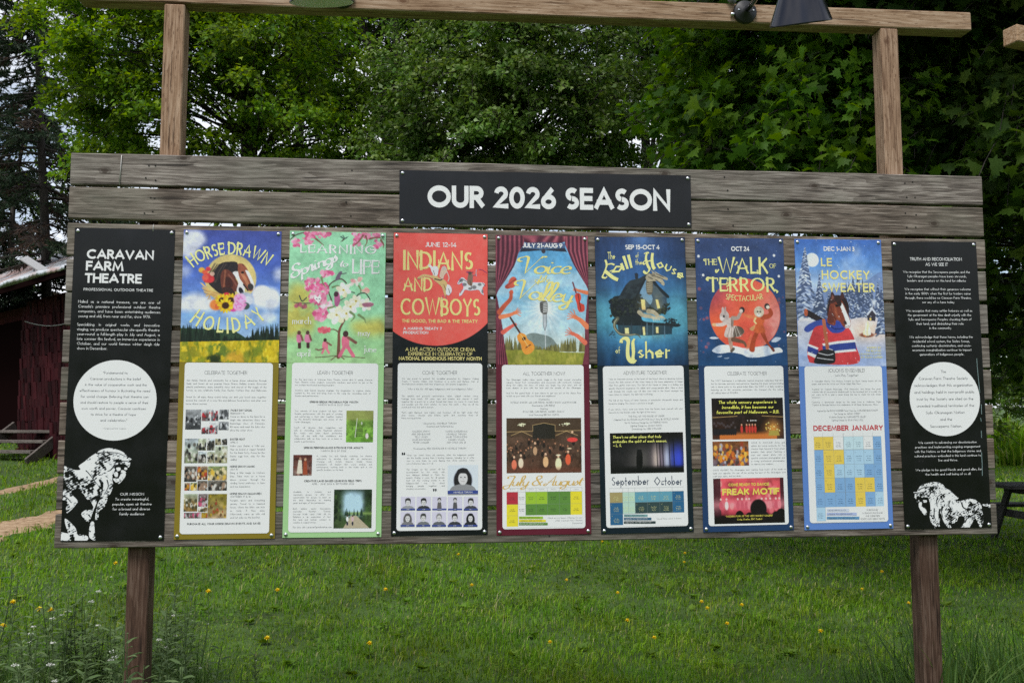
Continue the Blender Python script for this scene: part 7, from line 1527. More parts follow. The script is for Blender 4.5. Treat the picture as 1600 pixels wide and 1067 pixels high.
def foliage(pts, n, pal, s=(.5, 1.6)):
    m = cv.pmask(u6(pts), True); ys, xs = np.nonzero(m > .5)
    for _ in range(n):
        k = cv.r.integers(len(ys)); cv.ell(cv.x[0, xs[k]] + cv.r.normal() * 1.2, cv.y[ys[k], 0] + cv.r.normal() * 1.2, cv.r.uniform(*s), cv.r.uniform(*s), pal[cv.r.integers(len(pal))], soft=.5)
cv.poly(u6([(130, 470), (230, 430), (470, 470), (500, 620), (480, 720), (180, 710), (110, 600)]), (26, 32, 34), True); foliage([(110, 480), (230, 440), (470, 470), (500, 690), (180, 710), (110, 600)], 260, [(20, 26, 28), (34, 42, 40), (46, 54, 46), (30, 34, 44)])
cv.poly(u6([(430, 215), (420, 150), (440, 135), (465, 150), (465, 225)]), (34, 42, 54)); cv.poly(u6([(205, 470), (300, 300), (360, 235), (480, 205), (585, 150), (540, 260), (430, 470)]), (44, 54, 60)); nz = cv.n(40, 2, .5); cv.mix(cv.pmask(u6([(205, 470), (300, 300), (360, 235), (480, 205), (585, 150), (540, 260), (430, 470)])) * np.clip((nz - .5) * 4, 0, .7), (28, 34, 40))
cv.poly(u6([(430, 470), (545, 230), (600, 150), (650, 230), (830, 440), (840, 620), (740, 660), (480, 640), (460, 540)]), (58, 78, 96)); cv.poly(u6([(500, 330), (550, 240), (590, 200), (600, 330), (650, 460), (620, 540), (560, 480), (500, 440)]), (112, 148, 176), True); cv.line(u6([(430, 475), (545, 235), (600, 148)]), 2.2, (30, 36, 42)); cv.line(u6([(640, 215), (720, 320), (845, 440)]), 3.4, (30, 38, 44))
cv.poly(u6([(640, 300), (700, 310), (800, 440), (690, 460), (650, 420)]), (78, 92, 100)); foliage([(600, 560), (720, 620), (840, 540), (850, 600), (760, 660), (620, 640)], 90, [(34, 42, 36), (50, 58, 40), (26, 32, 34)]); foliage([(430, 400), (520, 480), (480, 620), (400, 620)], 70, [(30, 36, 38), (40, 46, 46)])
for pts in ([(500, 475), (552, 480), (560, 610), (515, 608)], [(688, 475), (722, 480), (748, 585), (712, 595)], [(295, 845), (345, 840), (348, 915), (298, 918)], [(520, 830), (550, 825), (560, 935), (530, 935)], [(690, 830), (725, 828), (728, 905), (695, 908)]):
    m = cv.pmask(u6(pts)); cv.mix(m, (236, 206, 140)); p = u6([tuple(np.mean(pts, 0))])[0]; cv.mix(np.exp(-((cv.x - p[0]) / 6) ** 2 - ((cv.y - p[1]) / 8) ** 2) * .25, (236, 196, 110))
cv.poly(u6([(190, 700), (480, 690), (560, 760), (980, 790), (960, 830), (760, 810), (180, 800)]), (30, 38, 42), True); cv.mix(cv.pmask(u6([(200, 790), (280, 790), (900, 800), (900, 920), (560, 940), (220, 920)])) * .72, (26, 34, 42))
for x in (275, 380, 510, 580, 655, 805): cv.line(u6([(x, 780), (x, 930 + (40 if x > 600 else 0))]), .8, (96, 122, 140) if x > 560 else (44, 56, 66))
for pts in ([(295, 845), (345, 840), (348, 915), (298, 918)], [(522, 830), (550, 825), (558, 935), (532, 935)], [(692, 830), (725, 828), (727, 905), (696, 908)]): cv.poly(u6(pts), (238, 210, 146))
foliage([(820, 740), (920, 720), (980, 800), (900, 830), (800, 800)], 80, [(26, 36, 42), (34, 46, 50)], (.4, 1.1)); foliage([(110, 900), (150, 890), (170, 940), (110, 950)], 20, [(50, 84, 104)], (.4, 1))
DR = (170, 160, 136); DR2 = (112, 104, 88)
cv.poly(u6([(570, 240), (650, 240), (645, 400), (580, 400)]), DR2, True)
for k in range(11): cv.line(u6([(582, 262 + 13 * k), (640, 256 + 13 * k)]), .7, (196, 184, 156) if k % 2 else (66, 62, 56))
cv.poly(u6([(560, 200), (590, 150), (650, 140), (630, 100), (700, 150), (670, 110), (760, 165), (840, 200), (835, 230), (780, 220), (805, 270), (790, 300), (720, 250), (670, 240), (600, 250)]), DR, True)
for L in ([(640, 170), (700, 185), (780, 215)], [(690, 225), (760, 270)], [(600, 190), (650, 215)], [(700, 150), (790, 190)], [(620, 150), (680, 160)]): cv.line(u6(L), .8, (64, 58, 54))
cv.line(u6([(200, 720), (165, 780), (175, 850), (240, 920), (340, 935), (440, 925), (480, 945), (498, 975)]), 4.2, (86, 88, 74), smooth=True, taper=.8); cv.line(u6([(195, 725), (160, 780), (170, 850), (236, 915), (340, 930), (440, 921)]), .8, (170, 166, 140), smooth=True)
for L, w_ in (([(480, 640), (530, 680), (620, 695), (660, 710)], 4.6), ([(600, 630), (660, 640), (720, 690)], 5.4)): cv.line(u6(L), w_, DR, smooth=True, taper=w_ * .8)
for x0, y0 in ((660, 705), (735, 692)):
    for k in range(4): cv.line(u6([(x0 - 20 + 18 * k, y0), (x0 + 22 * k, y0 + 22), (x0 + 6 + 24 * k, y0 + 50 - 3 * k)]), 1.5, (190, 180, 152), smooth=True, taper=.6)
cv.grain(8); cv.build(P6, 'artwork', 1)
Y6 = ink(240, 220, 146)
def f(I):
    P6.tx(I, 'The', 135, 190, 258, 54, **BLK); P6.tx(I, 'of', 336, 360, 248, 40, **BLK); P6.tx(I, 'the', 336, 386, 298, 42, **BLK)
    arc3(P6, I, 'all', (178, 376), (250, 338), (318, 318), 92, **BLK); arc3(P6, I, 'ouse', (482, 318), (570, 352), (668, 412), 92, wt=1.55, gap=1.0, nib=(40, .2), poly=2)
    F = lambda L, w_=1.0: I.add(*stroke(spline(P6.pts(L), 6, False), lambda m: w_ * (.35 + .65 * np.abs(m[:, 0] * .75 + m[:, 1] * -.66)).reshape(-1, 1) if False else w_ * (.35 + .65 * np.abs(m[:, 0] * .75 - m[:, 1] * .66))), 1e-5 * I.n % 1e-4)
    F([(118, 262), (128, 300), (112, 350), (98, 385), (120, 392), (132, 380)], 1.2); F([(112, 340), (140, 362), (175, 390), (214, 408)], 2.0); F([(150, 345), (172, 338), (182, 345)], .9); F([(120, 300), (160, 290), (188, 300)], 1.0)
    F([(420, 208), (412, 250), (424, 300), (438, 330), (420, 358), (400, 350), (402, 338)], 1.5); F([(460, 212), (456, 260), (464, 310), (478, 330)], 1.9); F([(415, 262), (400, 272), (392, 285), (402, 292), (430, 272), (470, 264)], 1.1); F([(398, 218), (420, 208), (436, 214)], .9)
    P6.tx(I, 'of', 191, 226, 940, 50, **BLK); P6.tx(I, 'sher', 352, 592, 975, 118, wt=1.65, gap=.8, nib=(40, .2), poly=2)
    F([(232, 862), (238, 836), (268, 830), (284, 850), (280, 900), (282, 960), (300, 992), (322, 1000)], 2.3); F([(330, 832), (318, 860), (322, 930), (318, 975), (330, 995), (344, 985)], 2.1); F([(300, 985), (330, 1002), (318, 1010)], 1.2)
text(P6, 'headline', Y6, 3, f); text(P6, 'date_line', I_WHITE, 3, lambda I: P6.tx(I, 'SEP 15-OCT 4', 262, 511, 187, 34, **BOLD))
card(P6, 5.6, 140.6, 94.0, 311)
text(P6, 'card_heading', I_DARKT, 4, lambda I: P6.tx(I, 'ADVENTURE TOGETHER', 197, 446, 92, 20, P6.lo, **THIN))
def f(I):
    for y0, L in ((121, ['Take an immersive journey to the heart of the forest where a decaying mansion', 'houses the dark secrets of the Usher family in this loose adaptation of Edgar', 'Allan Poes gothic short story. The Fall of the House of Usher is a thrilling, site', 'specific theatrical experience for adults and young people alike. Take a short', 'walk through the woods, you will take your seat in the forest amongst the', 'trees. Listen to whispers, the dark tale is unfurling.']), (243, ['The Fall of the House of Usher features a spectacular site-specific design and', 'immersive staging. The venue is one hour in length.']), (294, ['If you return... Sorry, once you return from the forest, treat yourself with your', 'favourite by the fireside under the light of the moon.'])): P6.para(I, L, 113, 538, y0, 17.6, 9, P6.lo, **FINE)
    for t, a, b, y in (('THE FALL OF THE HOUSE OF USHER', 226, 432, 336), ('Adapted from the EDGAR ALLAN POE Short Story By ESTELLE SHOOK', 141, 515, 354), ('Set & Costume Design by CATHERINE HAHN', 204, 450, 372), ('Lighting Design by JAMIAN SMITH', 238, 418, 390), ('Dramaturgy by HEIDI STRUNGE', 246, 415, 408), ('Good things come in threes.', 388, 532, 922)): P6.tx(I, t, a, b, y, 10, P6.lo, **FINE)
text(P6, 'body_text', I_GREY, 4, f)
def ex(cv, a, b, w_, h):
    for x, s_, c1 in ((.42, .16, (104, 100, 96)), (.68, .12, (150, 130, 150)), (.88, .10, (70, 90, 220)), (.62, .05, (226, 206, 190)), (.77, .04, (220, 230, 250)), (.94, .06, (60, 80, 230))): cv.mix(np.exp(-((cv.x - a[0] - w_ * x) / (w_ * s_)) ** 2 - ((cv.y - a[1] - h * .66) / (h * .34)) ** 2) * .7, c1)
    for x in (.63, .67, .71, .8, .86): cv.line([(a[0] + w_ * x, a[1]), (a[0] + w_ * (x + .01), b[1] - h * .15)], .9, (14, 14, 20), .8)
    cv.poly([(a[0] + w_ * .355, b[1] - h * .12), (a[0] + w_ * .36, a[1] + h * .5), (a[0] + w_ * .385, a[1] + h * .42), (a[0] + w_ * .43, a[1] + h * .46), (a[0] + w_ * .44, a[1] + h * .7), (a[0] + w_ * .42, b[1] - h * .12)], (16, 14, 16), True); cv.ell(a[0] + w_ * .395, a[1] + h * .43, 2.6, .7, (14, 12, 14)); cv.mix(np.clip((cv.y - b[1] + h * .2) / (h * .1), 0, 1), (16, 15, 16)); cv.mix(np.clip((a[1] + h * .3 - cv.y) / (h * .2), 0, 1) * .8, (20, 18, 18))
photo(P6, (119, 429, 546, 653), (24, 22, 24), (30, 28, 30), [(20, 20, 22), (34, 32, 34)], 20, (.5, 1.5), .5, 65, ex, grain=10)
def f(I):
    P6.tx(I, "There's no other place that truly", 135, 414, 457, 16, P6.lo, wt=1.9, gap=.7, q=4, slant=.2); P6.tx(I, 'embodies the spirit of each season.', 136, 446, 482, 16, P6.lo, wt=1.9, gap=.7, q=4, slant=.2); P6.tx(I, '~ L. S.', 138, 186, 507, 16, P6.lo, wt=1.9, gap=.7, q=4, slant=.2)
text(P6, 'quotation', ink(238, 230, 120), 5, f)
text(P6, 'month_names', ink(34, 52, 78), 4, lambda I: (P6.tx(I, 'September', 130, 346, 728, 52, P6.lo, wt=1.3, gap=.7, nib=(40, .25), poly=2), P6.tx(I, 'October', 374, 536, 728, 52, P6.lo, wt=1.3, gap=.7, nib=(40, .25), poly=2)))
TQ, BL_, MT, DKG, TN = (96, 152, 172), (46, 96, 136), (178, 206, 190), (52, 70, 72), (160, 146, 100)
calendar(P6, [120, 194, 228, 265, 336, 407, 480, 547], [741, 765, 824, 888, 952], [[WH] * 7, [TN, MT, MT, TQ, TQ, TQ, BL_], [BL_, MT, MT, DKG, DKG, DKG, BL_], [BL_] + [None] * 6], heads=True, txtcol=(226, 222, 160))
swatches(P6, [(200, 894, 336, 908), (200, 913, 358, 927), (200, 933, 382, 947)], [(120, 156, 160), (50, 90, 120), (48, 62, 64)], ['PREVIEW PERFORMANCES', 'WEEKEND 7PM PERFORMANCES', 'WEEKNIGHT 7PM PERFORMANCES'])

# ---- panel 7: The Walk of Terror
P7 = Panel([(1086.2, 371.6), (1222.4, 373.3), (1240, 827.7), (1098.7, 831.8)], 'season_poster', 'navy poster THE WALK OF TERROR with two masked dancers before a red moon', 'poster', (34, 58, 96), 'season posters on the board', up=(1078, 350, 4.64), lo=(1078, 560, 3.679))
cv = Cv(.2, .3, 99.8, 140, 2.2, seed=72); cv.vgrad([(0, (48, 66, 108)), (70, (44, 70, 118)), (140, (34, 70, 112))]); cv.im *= (.9 + .2 * cv.n(6, 4))[..., None]; e7 = (1105, 470, 10.667); u7 = lambda L: P7.pts(L, e7)
cv.dots(120, lambda: cv.r.uniform(0, 100), lambda: cv.r.uniform(0, 140), (.15, .4), [(170, 186, 210), (130, 150, 186)], .8)
cv.dots(16, lambda: cv.r.choice([cv.r.uniform(3, 14), cv.r.uniform(90, 98)]), lambda: cv.r.uniform(40, 138), (.6, 2.0), [(170, 84, 90), (120, 84, 110)], .7)
for x, y in ((60, 235), (607, 230), (94, 372), (642, 380)): cv.ell(*P7.pts([(x, y)])[0], 1.4, 1.5, (226, 226, 226), soft=.4)
mc = P7.U(397, 657); cv.ell(mc[0], mc[1], 39.8, 39.6, (222, 96, 72), soft=.02); mm = np.clip((39.5 - np.hypot(cv.x - mc[0], cv.y - mc[1])) * 2, 0, 1)
cv.mix(mm * np.clip((mc[0] - 6 - cv.x) / 40, 0, 1) * np.clip((mc[1] + 4 - cv.y) / 40, 0, 1) * 1.6, (150, 62, 92)); cv.mix(mm * np.clip((cv.x - mc[0] - 10) / 22, 0, 1) * np.clip((cv.y - mc[1] + 40) / 40, 0, 1) * .85, (226, 152, 146)); cv.mix(mm * np.exp(-((cv.x - mc[0] + 26) / 14) ** 2 - ((cv.y - mc[1] - 16) / 14) ** 2) * .7, (238, 100, 52)); cv.mix(mm * np.clip((cv.n(7, 4) - .5) * 2, 0, .25), (200, 60, 60))
cm = cv.n(14, 4)
for pts, a_ in ((((80, 820), (190, 745), (330, 735), (480, 760), (640, 790), (880, 760), (1000, 750), (1080, 790), (1200, 780), (1250, 850), (1120, 880), (940, 930), (700, 945), (560, 890), (380, 860), (220, 880), (110, 860)), 1), (((30, 620), (110, 600), (190, 625), (100, 640)), .9), (((1060, 680), (1130, 610), (1225, 625), (1150, 685)), .85), (((160, 930), (240, 910), (220, 940)), .6), (((270, 955), (360, 945), (330, 970)), .6)): cv.mix(cv.pmask(u7(pts), True) * np.clip(.45 + cm * 1.1, 0, 1) * a_, (222, 226, 236))
WH7, SH7, GR7 = (206, 190, 184), (140, 122, 112), (92, 80, 70)
# rabbit-masked dancer
cv.line(u7([(375, 600), (388, 720), (405, 830)]), 5.4, (176, 142, 126), smooth=True, taper=3.2); cv.line(u7([(400, 840), (435, 800)]), 3, GR7); cv.line(u7([(430, 645), (530, 670), (610, 700), (645, 765)]), 5.2, (112, 80, 64), smooth=True, taper=2.2)
cv.poly(u7([(330, 430), (420, 420), (520, 425), (600, 480), (605, 540), (520, 600), (420, 605), (310, 610), (280, 570), (300, 480)]), WH7, True); cv.poly(u7([(470, 425), (560, 440), (608, 500), (590, 555), (480, 605), (420, 600), (430, 520)]), GR7, True)
for k in range(9): cv.line(u7([(380 + 14 * k, 430), (330 + 32 * k, 600)]), .6, (232, 220, 212) if k % 2 else SH7, .8)
cv.poly(u7([(300, 340), (350, 290), (430, 290), (425, 400), (430, 435), (340, 440), (320, 390)]), WH7, True); cv.poly(u7([(390, 280), (432, 300), (430, 420), (395, 430)]), SH7, True); cv.line(u7([(300, 370), (230, 400), (150, 400), (105, 400)]), 4.4, WH7, smooth=True, taper=3); cv.ell(*u7([(110, 400)])[0], 2.4, 1.8, (230, 176, 130)); cv.line(u7([(420, 290), (500, 285), (535, 230), (560, 180)]), 4.6, (164, 146, 136), smooth=True, taper=3.2); cv.ell(*u7([(575, 155)])[0], 3.0, 3.4, (52, 44, 46)); cv.ell(*u7([(560, 172)])[0], 2, 2.2, (214, 196, 186))
cv.ell(*u7([(280, 262)])[0], 5.2, 6.2, (196, 180, 176), 15); cv.poly(u7([(240, 200), (236, 130), (255, 105), (270, 130), (278, 205)]), (200, 184, 180), True); cv.poly(u7([(278, 200), (280, 130), (300, 100), (312, 130), (305, 210)]), (176, 158, 154), True); cv.ell(*u7([(272, 262)])[0], 1.0, 1.4, (40, 34, 40)); cv.ell(*u7([(240, 295)])[0], 2.2, 2.2, (216, 204, 200))
# cat-masked dancer
OR, OR2, OR3 = (196, 92, 52), (166, 70, 42), (226, 132, 86)
cv.poly(u7([(800, 500), (860, 520), (800, 680), (780, 845), (700, 830), (710, 720)]), OR2, True); cv.poly(u7([(740, 560), (700, 780), (640, 790), (700, 600)]), OR3, True, .5); cv.poly(u7([(860, 500), (940, 510), (1000, 660), (1060, 760), (1105, 810), (1090, 830), (1040, 780), (960, 680)]), OR2, True); cv.line(u7([(1075, 790), (1100, 828)]), 3, (110, 52, 40))
cv.poly(u7([(800, 270), (860, 255), (940, 265), (950, 330), (930, 400), (965, 520), (900, 535), (820, 540), (770, 500), (800, 420), (790, 330)]), OR, True); cv.poly(u7([(800, 400), (760, 500), (700, 470), (760, 420)]), (206, 170, 110), True, .8)
cv.line(u7([(930, 275), (1010, 260), (1058, 215), (1035, 150)]), 6.0, OR2, smooth=True, taper=4.2); cv.ell(*u7([(990, 95)])[0], 3.0, 3.4, (56, 46, 44)); cv.ell(*u7([(1005, 108)])[0], 2.0, 2.0, (226, 210, 196)); cv.line(u7([(800, 270), (730, 270), (660, 255), (610, 225)]), 4.6, (216, 118, 78), smooth=True, taper=2.2)
cv.line(u7([(800, 290), (780, 340), (810, 380)]), 2.0, (226, 196, 140), smooth=True); cv.ell(*u7([(858, 185)])[0], 5.6, 6.0, (190, 178, 158)); cv.poly(u7([(815, 150), (820, 108), (850, 135)]), (190, 178, 158)); cv.poly(u7([(865, 135), (890, 115), (902, 160)]), (178, 164, 146))
for x in (835, 880): cv.ell(*u7([(x, 182)])[0], 1.0, .8, (40, 50, 52))
cv.ell(*u7([(852, 232)])[0], 2.2, 1.6, (236, 228, 220)); cv.line(u7([(840, 222), (865, 222)]), .5, (60, 40, 40))
cv.grain(9); cv.build(P7, 'artwork', 1)
Y7 = ink(244, 220, 146)
TER = dict(wt=1.8, gap=1.3, serif=.95, nib=(0, .42), q=8)
def f(I):
    P7.tx(I, 'THE', 99, 193, 300, 46, wt=1.7, gap=.9, serif=.8, nib=(0, .45)); P7.tx(I, 'WALK', 205, 566, 366, 124, **TER); P7.tx(I, 'OF', 573, 620, 324, 36, wt=1.7, gap=.9, serif=.7, nib=(0, .45)); P7.tx(I, 'TERROR', 132, 618, 494, 108, **TER)
    sw = lambda L, w_=.8: I.add(*stroke(spline(P7.pts(L), 6, False), w_)); sw([(207, 330), (190, 352), (184, 340), (192, 332)]); sw([(150, 395), (126, 390), (118, 402), (128, 412)], .9); sw([(485, 362), (500, 350), (492, 340)], .7); sw([(322, 300), (340, 282), (330, 276)], .7); sw([(612, 478), (632, 490), (622, 500)], .9); sw([(262, 456), (280, 444), (274, 438)], .7); sw([(105, 272), (98, 262), (106, 256)], .6)
    arc3(P7, I, 'SPECTACULAR', (254, 548), (390, 562), (530, 546), 44, wt=1.6, gap=1.0, serif=.7, nib=(0, .5), q=4)
text(P7, 'headline', Y7, 3, f); text(P7, 'date_line', I_WHITE, 3, lambda I: P7.tx(I, 'OCT 24', 296, 428, 199, 34, **BOLD))
card(P7, 6.0, 140.6, 94.4, 311)
text(P7, 'card_heading', I_DARKT, 4, lambda I: P7.tx(I, 'CELEBRATE TOGETHER', 212, 439, 96, 20, P7.lo, **THIN))
def f(I):
    for y0, a, b, L in ((131, 119, 534, ['The WOT Spectacular is a Halloween inspired immersive celebration that blurs', 'the line between spectator and performer. Spanning the street, and punctuating', 'with a dance party in the grand Indian Barn, the WOT is a dark revelation', 'featuring up to 100 community performers who transport the fire twirling,', 'stilt walking talent of KINSHIRA.']), (487, 350, 543, ['COME IN COSTUME! Arrive and', 'admire the roving community for The', 'Monster Cash Samurai & Crypt attack', 'pumpkin. Cash prizes! Featuring a', 'step and repeat photo with a', 'spectral costumed photographer and', 'a roving professional photographer', 'to capture your madness.']), (642, 130, 548, ['COME HUNGRY! The Okanagans best roaming food trucks will be made to', 'feed your appetite. Our bar will be serving the best of the Okanagans local', 'craft beer, spirits, and hot drinks.'])): P7.para(I, L, a, b, y0, 17.4, 9, P7.lo, **FINE)
text(P7, 'body_text', I_GREY, 4, f)
def ex(cv, a, b, w_, h):
    cv.mix(np.clip((cv.y - b[1] + h * .2) / (h * .1), 0, 1) * (np.abs(cv.x - a[0] - w_ * .5) < w_ * .4), (196, 110, 52)); cv.line([(a[0], a[1] + h * .47), (a[0] + w_ * .35, a[1] + h * .44)], .5, (206, 170, 110)); cv.line([(a[0] + w_ * .7, a[1] + h * .44), (b[0], a[1] + h * .47)], .5, (206, 170, 110))
    for x in (.41, .48, .52, .56, .60): cv.ell(a[0] + w_ * x, a[1] + h * .76, 1.4, 4.2, (190, 60, 52), soft=.2); cv.ell(a[0] + w_ * x, a[1] + h * .65, .9, 1, (206, 150, 120))
    for x in np.linspace(.03, .32, 12): cv.ell(a[0] + w_ * x, a[1] + h * cv.r.uniform(.6, .72), 1.2, 1.4, (70, 60, 62), soft=.3); cv.ell(a[0] + w_ * x, a[1] + h * .82, 1.4, 3.6, (34, 30, 34), soft=.3)
    cv.mix(np.exp(-((cv.x - a[0] - w_ * .85) / (w_ * .1)) ** 2 - ((cv.y - a[1] - h * .75) / (h * .2)) ** 2), (206, 140, 66)); cv.dots(24, lambda: a[0] + w_ * cv.r.uniform(.74, .97), lambda: a[1] + h * cv.r.uniform(.6, .9), (.3, .8), [(250, 226, 150), (240, 190, 90)]); cv.poly([(a[0] + w_ * .78, a[1] + h * .92), (a[0] + w_ * .8, a[1] + h * .8), (a[0] + w_ * .92, a[1] + h * .8), (a[0] + w_ * .94, a[1] + h * .92)], (170, 150, 70)); cv.dots(10, lambda: a[0] + w_ * cv.r.uniform(.45, .62), lambda: a[1] + h * .55, (.3, .7), [(240, 240, 236)])
photo(P7, (121, 229, 539, 460), (24, 20, 22), (60, 36, 28), [(30, 24, 28), (50, 34, 34)], 30, (.6, 1.6), .6, 75, ex, grain=14)
def f(I):
    for i, (t, a, b) in enumerate((('The whole sensory experience is', 161, 494), ('incredible, it has become our', 181, 478), ('favourite part of Halloween. ~ B.B.', 150, 510))): P7.tx(I, t, a, b, 259 + i * 28.5, 18, P7.lo, wt=1.9, gap=.7, q=4, slant=.2)
text(P7, 'quotation', ink(240, 220, 100), 5, f)
photo(P7, (127, 477, 338, 614), (120, 70, 36), (110, 96, 110), [(226, 150, 40), (206, 100, 40), (70, 50, 46), (180, 180, 196), (150, 60, 40), (240, 190, 80)], 120, (.7, 2.0), .5, 76)
def ex(cv, a, b, w_, h):
    cv.mix(((cv.x < a[0] + w_ * .1) | (cv.x > a[0] + w_ * .95)) * .8, (40, 22, 30)); cv.mix(np.exp(-((cv.y - a[1] - h * .58) / (h * .12)) ** 2) * .6, (236, 150, 160))
    for x in (.1, .18, .34, .4, .46, .5, .68, .74, .8, .88, .93): cv.ell(a[0] + w_ * x, a[1] + h * .6, 2.0, 4.6, [(240, 206, 206), (226, 130, 140), (200, 90, 106)][int(x * 50) % 3], soft=.3); cv.ell(a[0] + w_ * x, a[1] + h * .46, 1.1, 1.2, (236, 190, 180))
    for x, y, r_ in ((.12, .92, 4.5), (.24, .97, 4), (.36, .82, 4.5), (.5, .86, 4.5), (.63, .68, 9), (.7, .9, 7), (.88, .86, 5), (.95, .8, 5), (.02, .95, 4), (.78, .96, 5)): cv.ell(a[0] + w_ * x, a[1] + h * y, r_, r_ * 1.1, (20, 12, 16), soft=.15)
    cv.mix(np.clip((cv.y - b[1] + h * .22) / (h * .1), 0, 1), (20, 12, 16))
photo(P7, (131, 690, 544, 941), (206, 84, 92), (160, 50, 66), [(226, 110, 120), (190, 60, 76), (236, 160, 150)], 40, (1, 3), .4, 77, ex, grain=14)
def f(I): P7.tx(I, 'COME READY TO DANCE!', 219, 452, 731, 17, P7.lo, wt=2.1, gap=.7, q=4); P7.tx(I, 'FREAK MOTIF', 184, 512, 782, 38, P7.lo, wt=2.3, gap=.7, q=6); P7.tx(I, '"MODERN FUNK OF THE VERY HIGHEST CALIBRE"', 204, 474, 908, 10, P7.lo, wt=1.5, gap=.7, q=3); P7.tx(I, 'Craig Charles, BBC Radio6', 269, 413, 926, 10, P7.lo, wt=1.4, gap=.7, q=3)
text(P7, 'band_name', ink(240, 208, 92), 5, f)

# ---- panel 8: Le Hockey Sweater
P8 = Panel([(1240.3, 373.7), (1376.1, 375.4), (1395, 825), (1257.2, 827.7)], 'season_poster', 'snowy blue poster LE HOCKEY SWEATER with a horse in a red sweater', 'poster', (92, 128, 194), 'season posters on the board', up=(1230, 350, 4.64), lo=(1230, 560, 3.679))
cv = Cv(.2, .3, 99.8, 141, 2.2, seed=82); cv.vgrad([(0, (62, 104, 182)), (30, (96, 142, 204)), (50, (168, 190, 222)), (75, (150, 160, 190)), (100, (206, 204, 212)), (125, (150, 170, 206)), (141, (120, 150, 206))]); u8 = lambda L: P8.pts(L)
cv.mix(np.clip((cv.n(5, 4) - .5) * 2, 0, .4) * (cv.y < 55), (200, 214, 236)); cv.ell(*u8([(178, 262)])[0], 7.6, 7.8, (226, 234, 244), soft=.12)
def snowtree(x, yb, h, wd, tone=1.0, n=70):
    cv.poly(u8([(x - wd, yb), (x - wd * .5, yb - h * .45), (x, yb - h), (x + wd * .5, yb - h * .45), (x + wd, yb)]), (74 * tone, 88 * tone, 120 * tone))
    for k in range(n):
        t = cv.r.random() ** .7; ww = wd * t; xx = x + cv.r.uniform(-1, 1) * ww; yy = yb - h * (1 - t) + abs(xx - x) * .25; p = u8([(xx, yy)])[0]; s_ = .6 + 1.5 * t * wd / 90; cv.ell(p[0], p[1], s_ * 1.5, s_ * .55, [(216, 224, 238), (176, 190, 218), (70, 84, 112), (120, 138, 176)][cv.r.integers(4)], 28 * np.sign(xx - x), soft=.4, a=.85)
cv.poly(u8([(80, 560), (300, 470), (430, 460), (560, 420), (700, 360), (720, 700), (80, 700)]), (100, 122, 168), True, .7)
for k in range(36): x = cv.r.uniform(400, 710); snowtree(x, 560 + cv.r.uniform(-40, 60), cv.r.uniform(90, 170), cv.r.uniform(14, 24), .9, 12)
for x in (300, 345, 450, 500, 560, 610, 650): snowtree(x, 690, cv.r.uniform(150, 220), 38, .95, 40)
sm_ = cv.pmask(u8([(80, 700), (300, 680), (450, 690), (560, 680), (720, 720), (740, 1030), (90, 1030)]), True); cv.mix(sm_, (206, 202, 208)); cv.mix(sm_ * np.clip((cv.y - 108) / 26, 0, .8), (134, 158, 206)); cv.mix(sm_ * np.clip((cv.n(10, 3, .4) - .5) * 3, 0, .4), (170, 182, 212)); f0 = u8([(575, 770)])[0]; cv.mix(sm_ * np.exp(-((cv.x - f0[0]) / 20) ** 2 - ((cv.y - f0[1]) / 12) ** 2) * .7, (238, 204, 176))
snowtree(125, 680, 520, 100, 1.0, 260); snowtree(230, 690, 330, 60, .95, 90); snowtree(690, 800, 300, 60, .9, 110)
cv.poly(u8([(575, 660), (610, 610), (640, 650), (635, 705), (580, 700)]), (54, 50, 60)); cv.poly(u8([(570, 655), (612, 605), (650, 655), (640, 660), (612, 625), (580, 665)]), (200, 206, 222)); cv.ell(*u8([(600, 690)])[0], 1.1, 1.6, (240, 190, 100)); cv.line(u8([(625, 615), (622, 590)]), 1, (60, 56, 66)); cv.mix(np.exp(-((cv.x - u8([(625, 575)])[0][0]) / 2.4) ** 2 - ((cv.y - u8([(625, 572)])[0][1]) / 4) ** 2) * .8, (236, 240, 246))
cv.ell(*u8([(575, 805)])[0], 8.5, 2.6, (140, 84, 62), soft=.4); cv.dots(24, lambda: f0[0] + cv.r.normal() * 4, lambda: f0[1] + 5 + cv.r.normal() * .8, (.5, 1.1), [(110, 60, 46), (220, 130, 60), (90, 56, 48)])
for k, (dx, h) in enumerate(((-18, 40), (-6, 85), (6, 100), (16, 60))): cv.poly(u8([(565 + dx, 800), (575 + dx, 800 - h), (588 + dx, 800)]), [(250, 226, 180), (252, 240, 220)][k % 2], True)
# horse in the sweater
BR, BR2, NV, RED = (122, 58, 42), (84, 40, 34), (46, 62, 132), (196, 62, 66)
cv.poly(u8([(120, 620), (145, 620), (265, 690), (245, 722), (135, 665)]), (44, 36, 40)); cv.ell(*u8([(133, 642)])[0], 2.2, 4.2, (190, 96, 66)); cv.poly(u8([(135, 740), (200, 705), (290, 690), (300, 740), (200, 760), (150, 785), (120, 770)]), (58, 76, 152), True)
cv.poly(u8([(205, 745), (300, 735), (420, 745), (465, 790), (495, 880), (505, 1010), (200, 1010), (150, 980), (145, 900), (170, 810)]), RED, True)
for ya, yb, c1 in ((858, 880, (228, 228, 232)), (876, 930, NV), (926, 942, (228, 228, 232))): cv.poly(u8([(250, ya + 10), (360, ya - 8), (490, ya - 20), (500, yb - 20), (360, yb - 8), (262, yb + 8)]), c1)
for ya, yb, c1 in ((868, 888, (228, 228, 232)), (884, 930, NV), (926, 952, (228, 228, 232))): cv.poly(u8([(148, ya), (225, ya + 30), (215, yb + 26), (143, yb - 6)]), c1)
cv.poly(u8([(268, 700), (330, 690), (420, 730), (400, 780), (330, 790), (285, 750)]), (52, 68, 150), True); cv.line(u8([(285, 715), (340, 760), (410, 755)]), 1.6, (34, 46, 108), smooth=True)
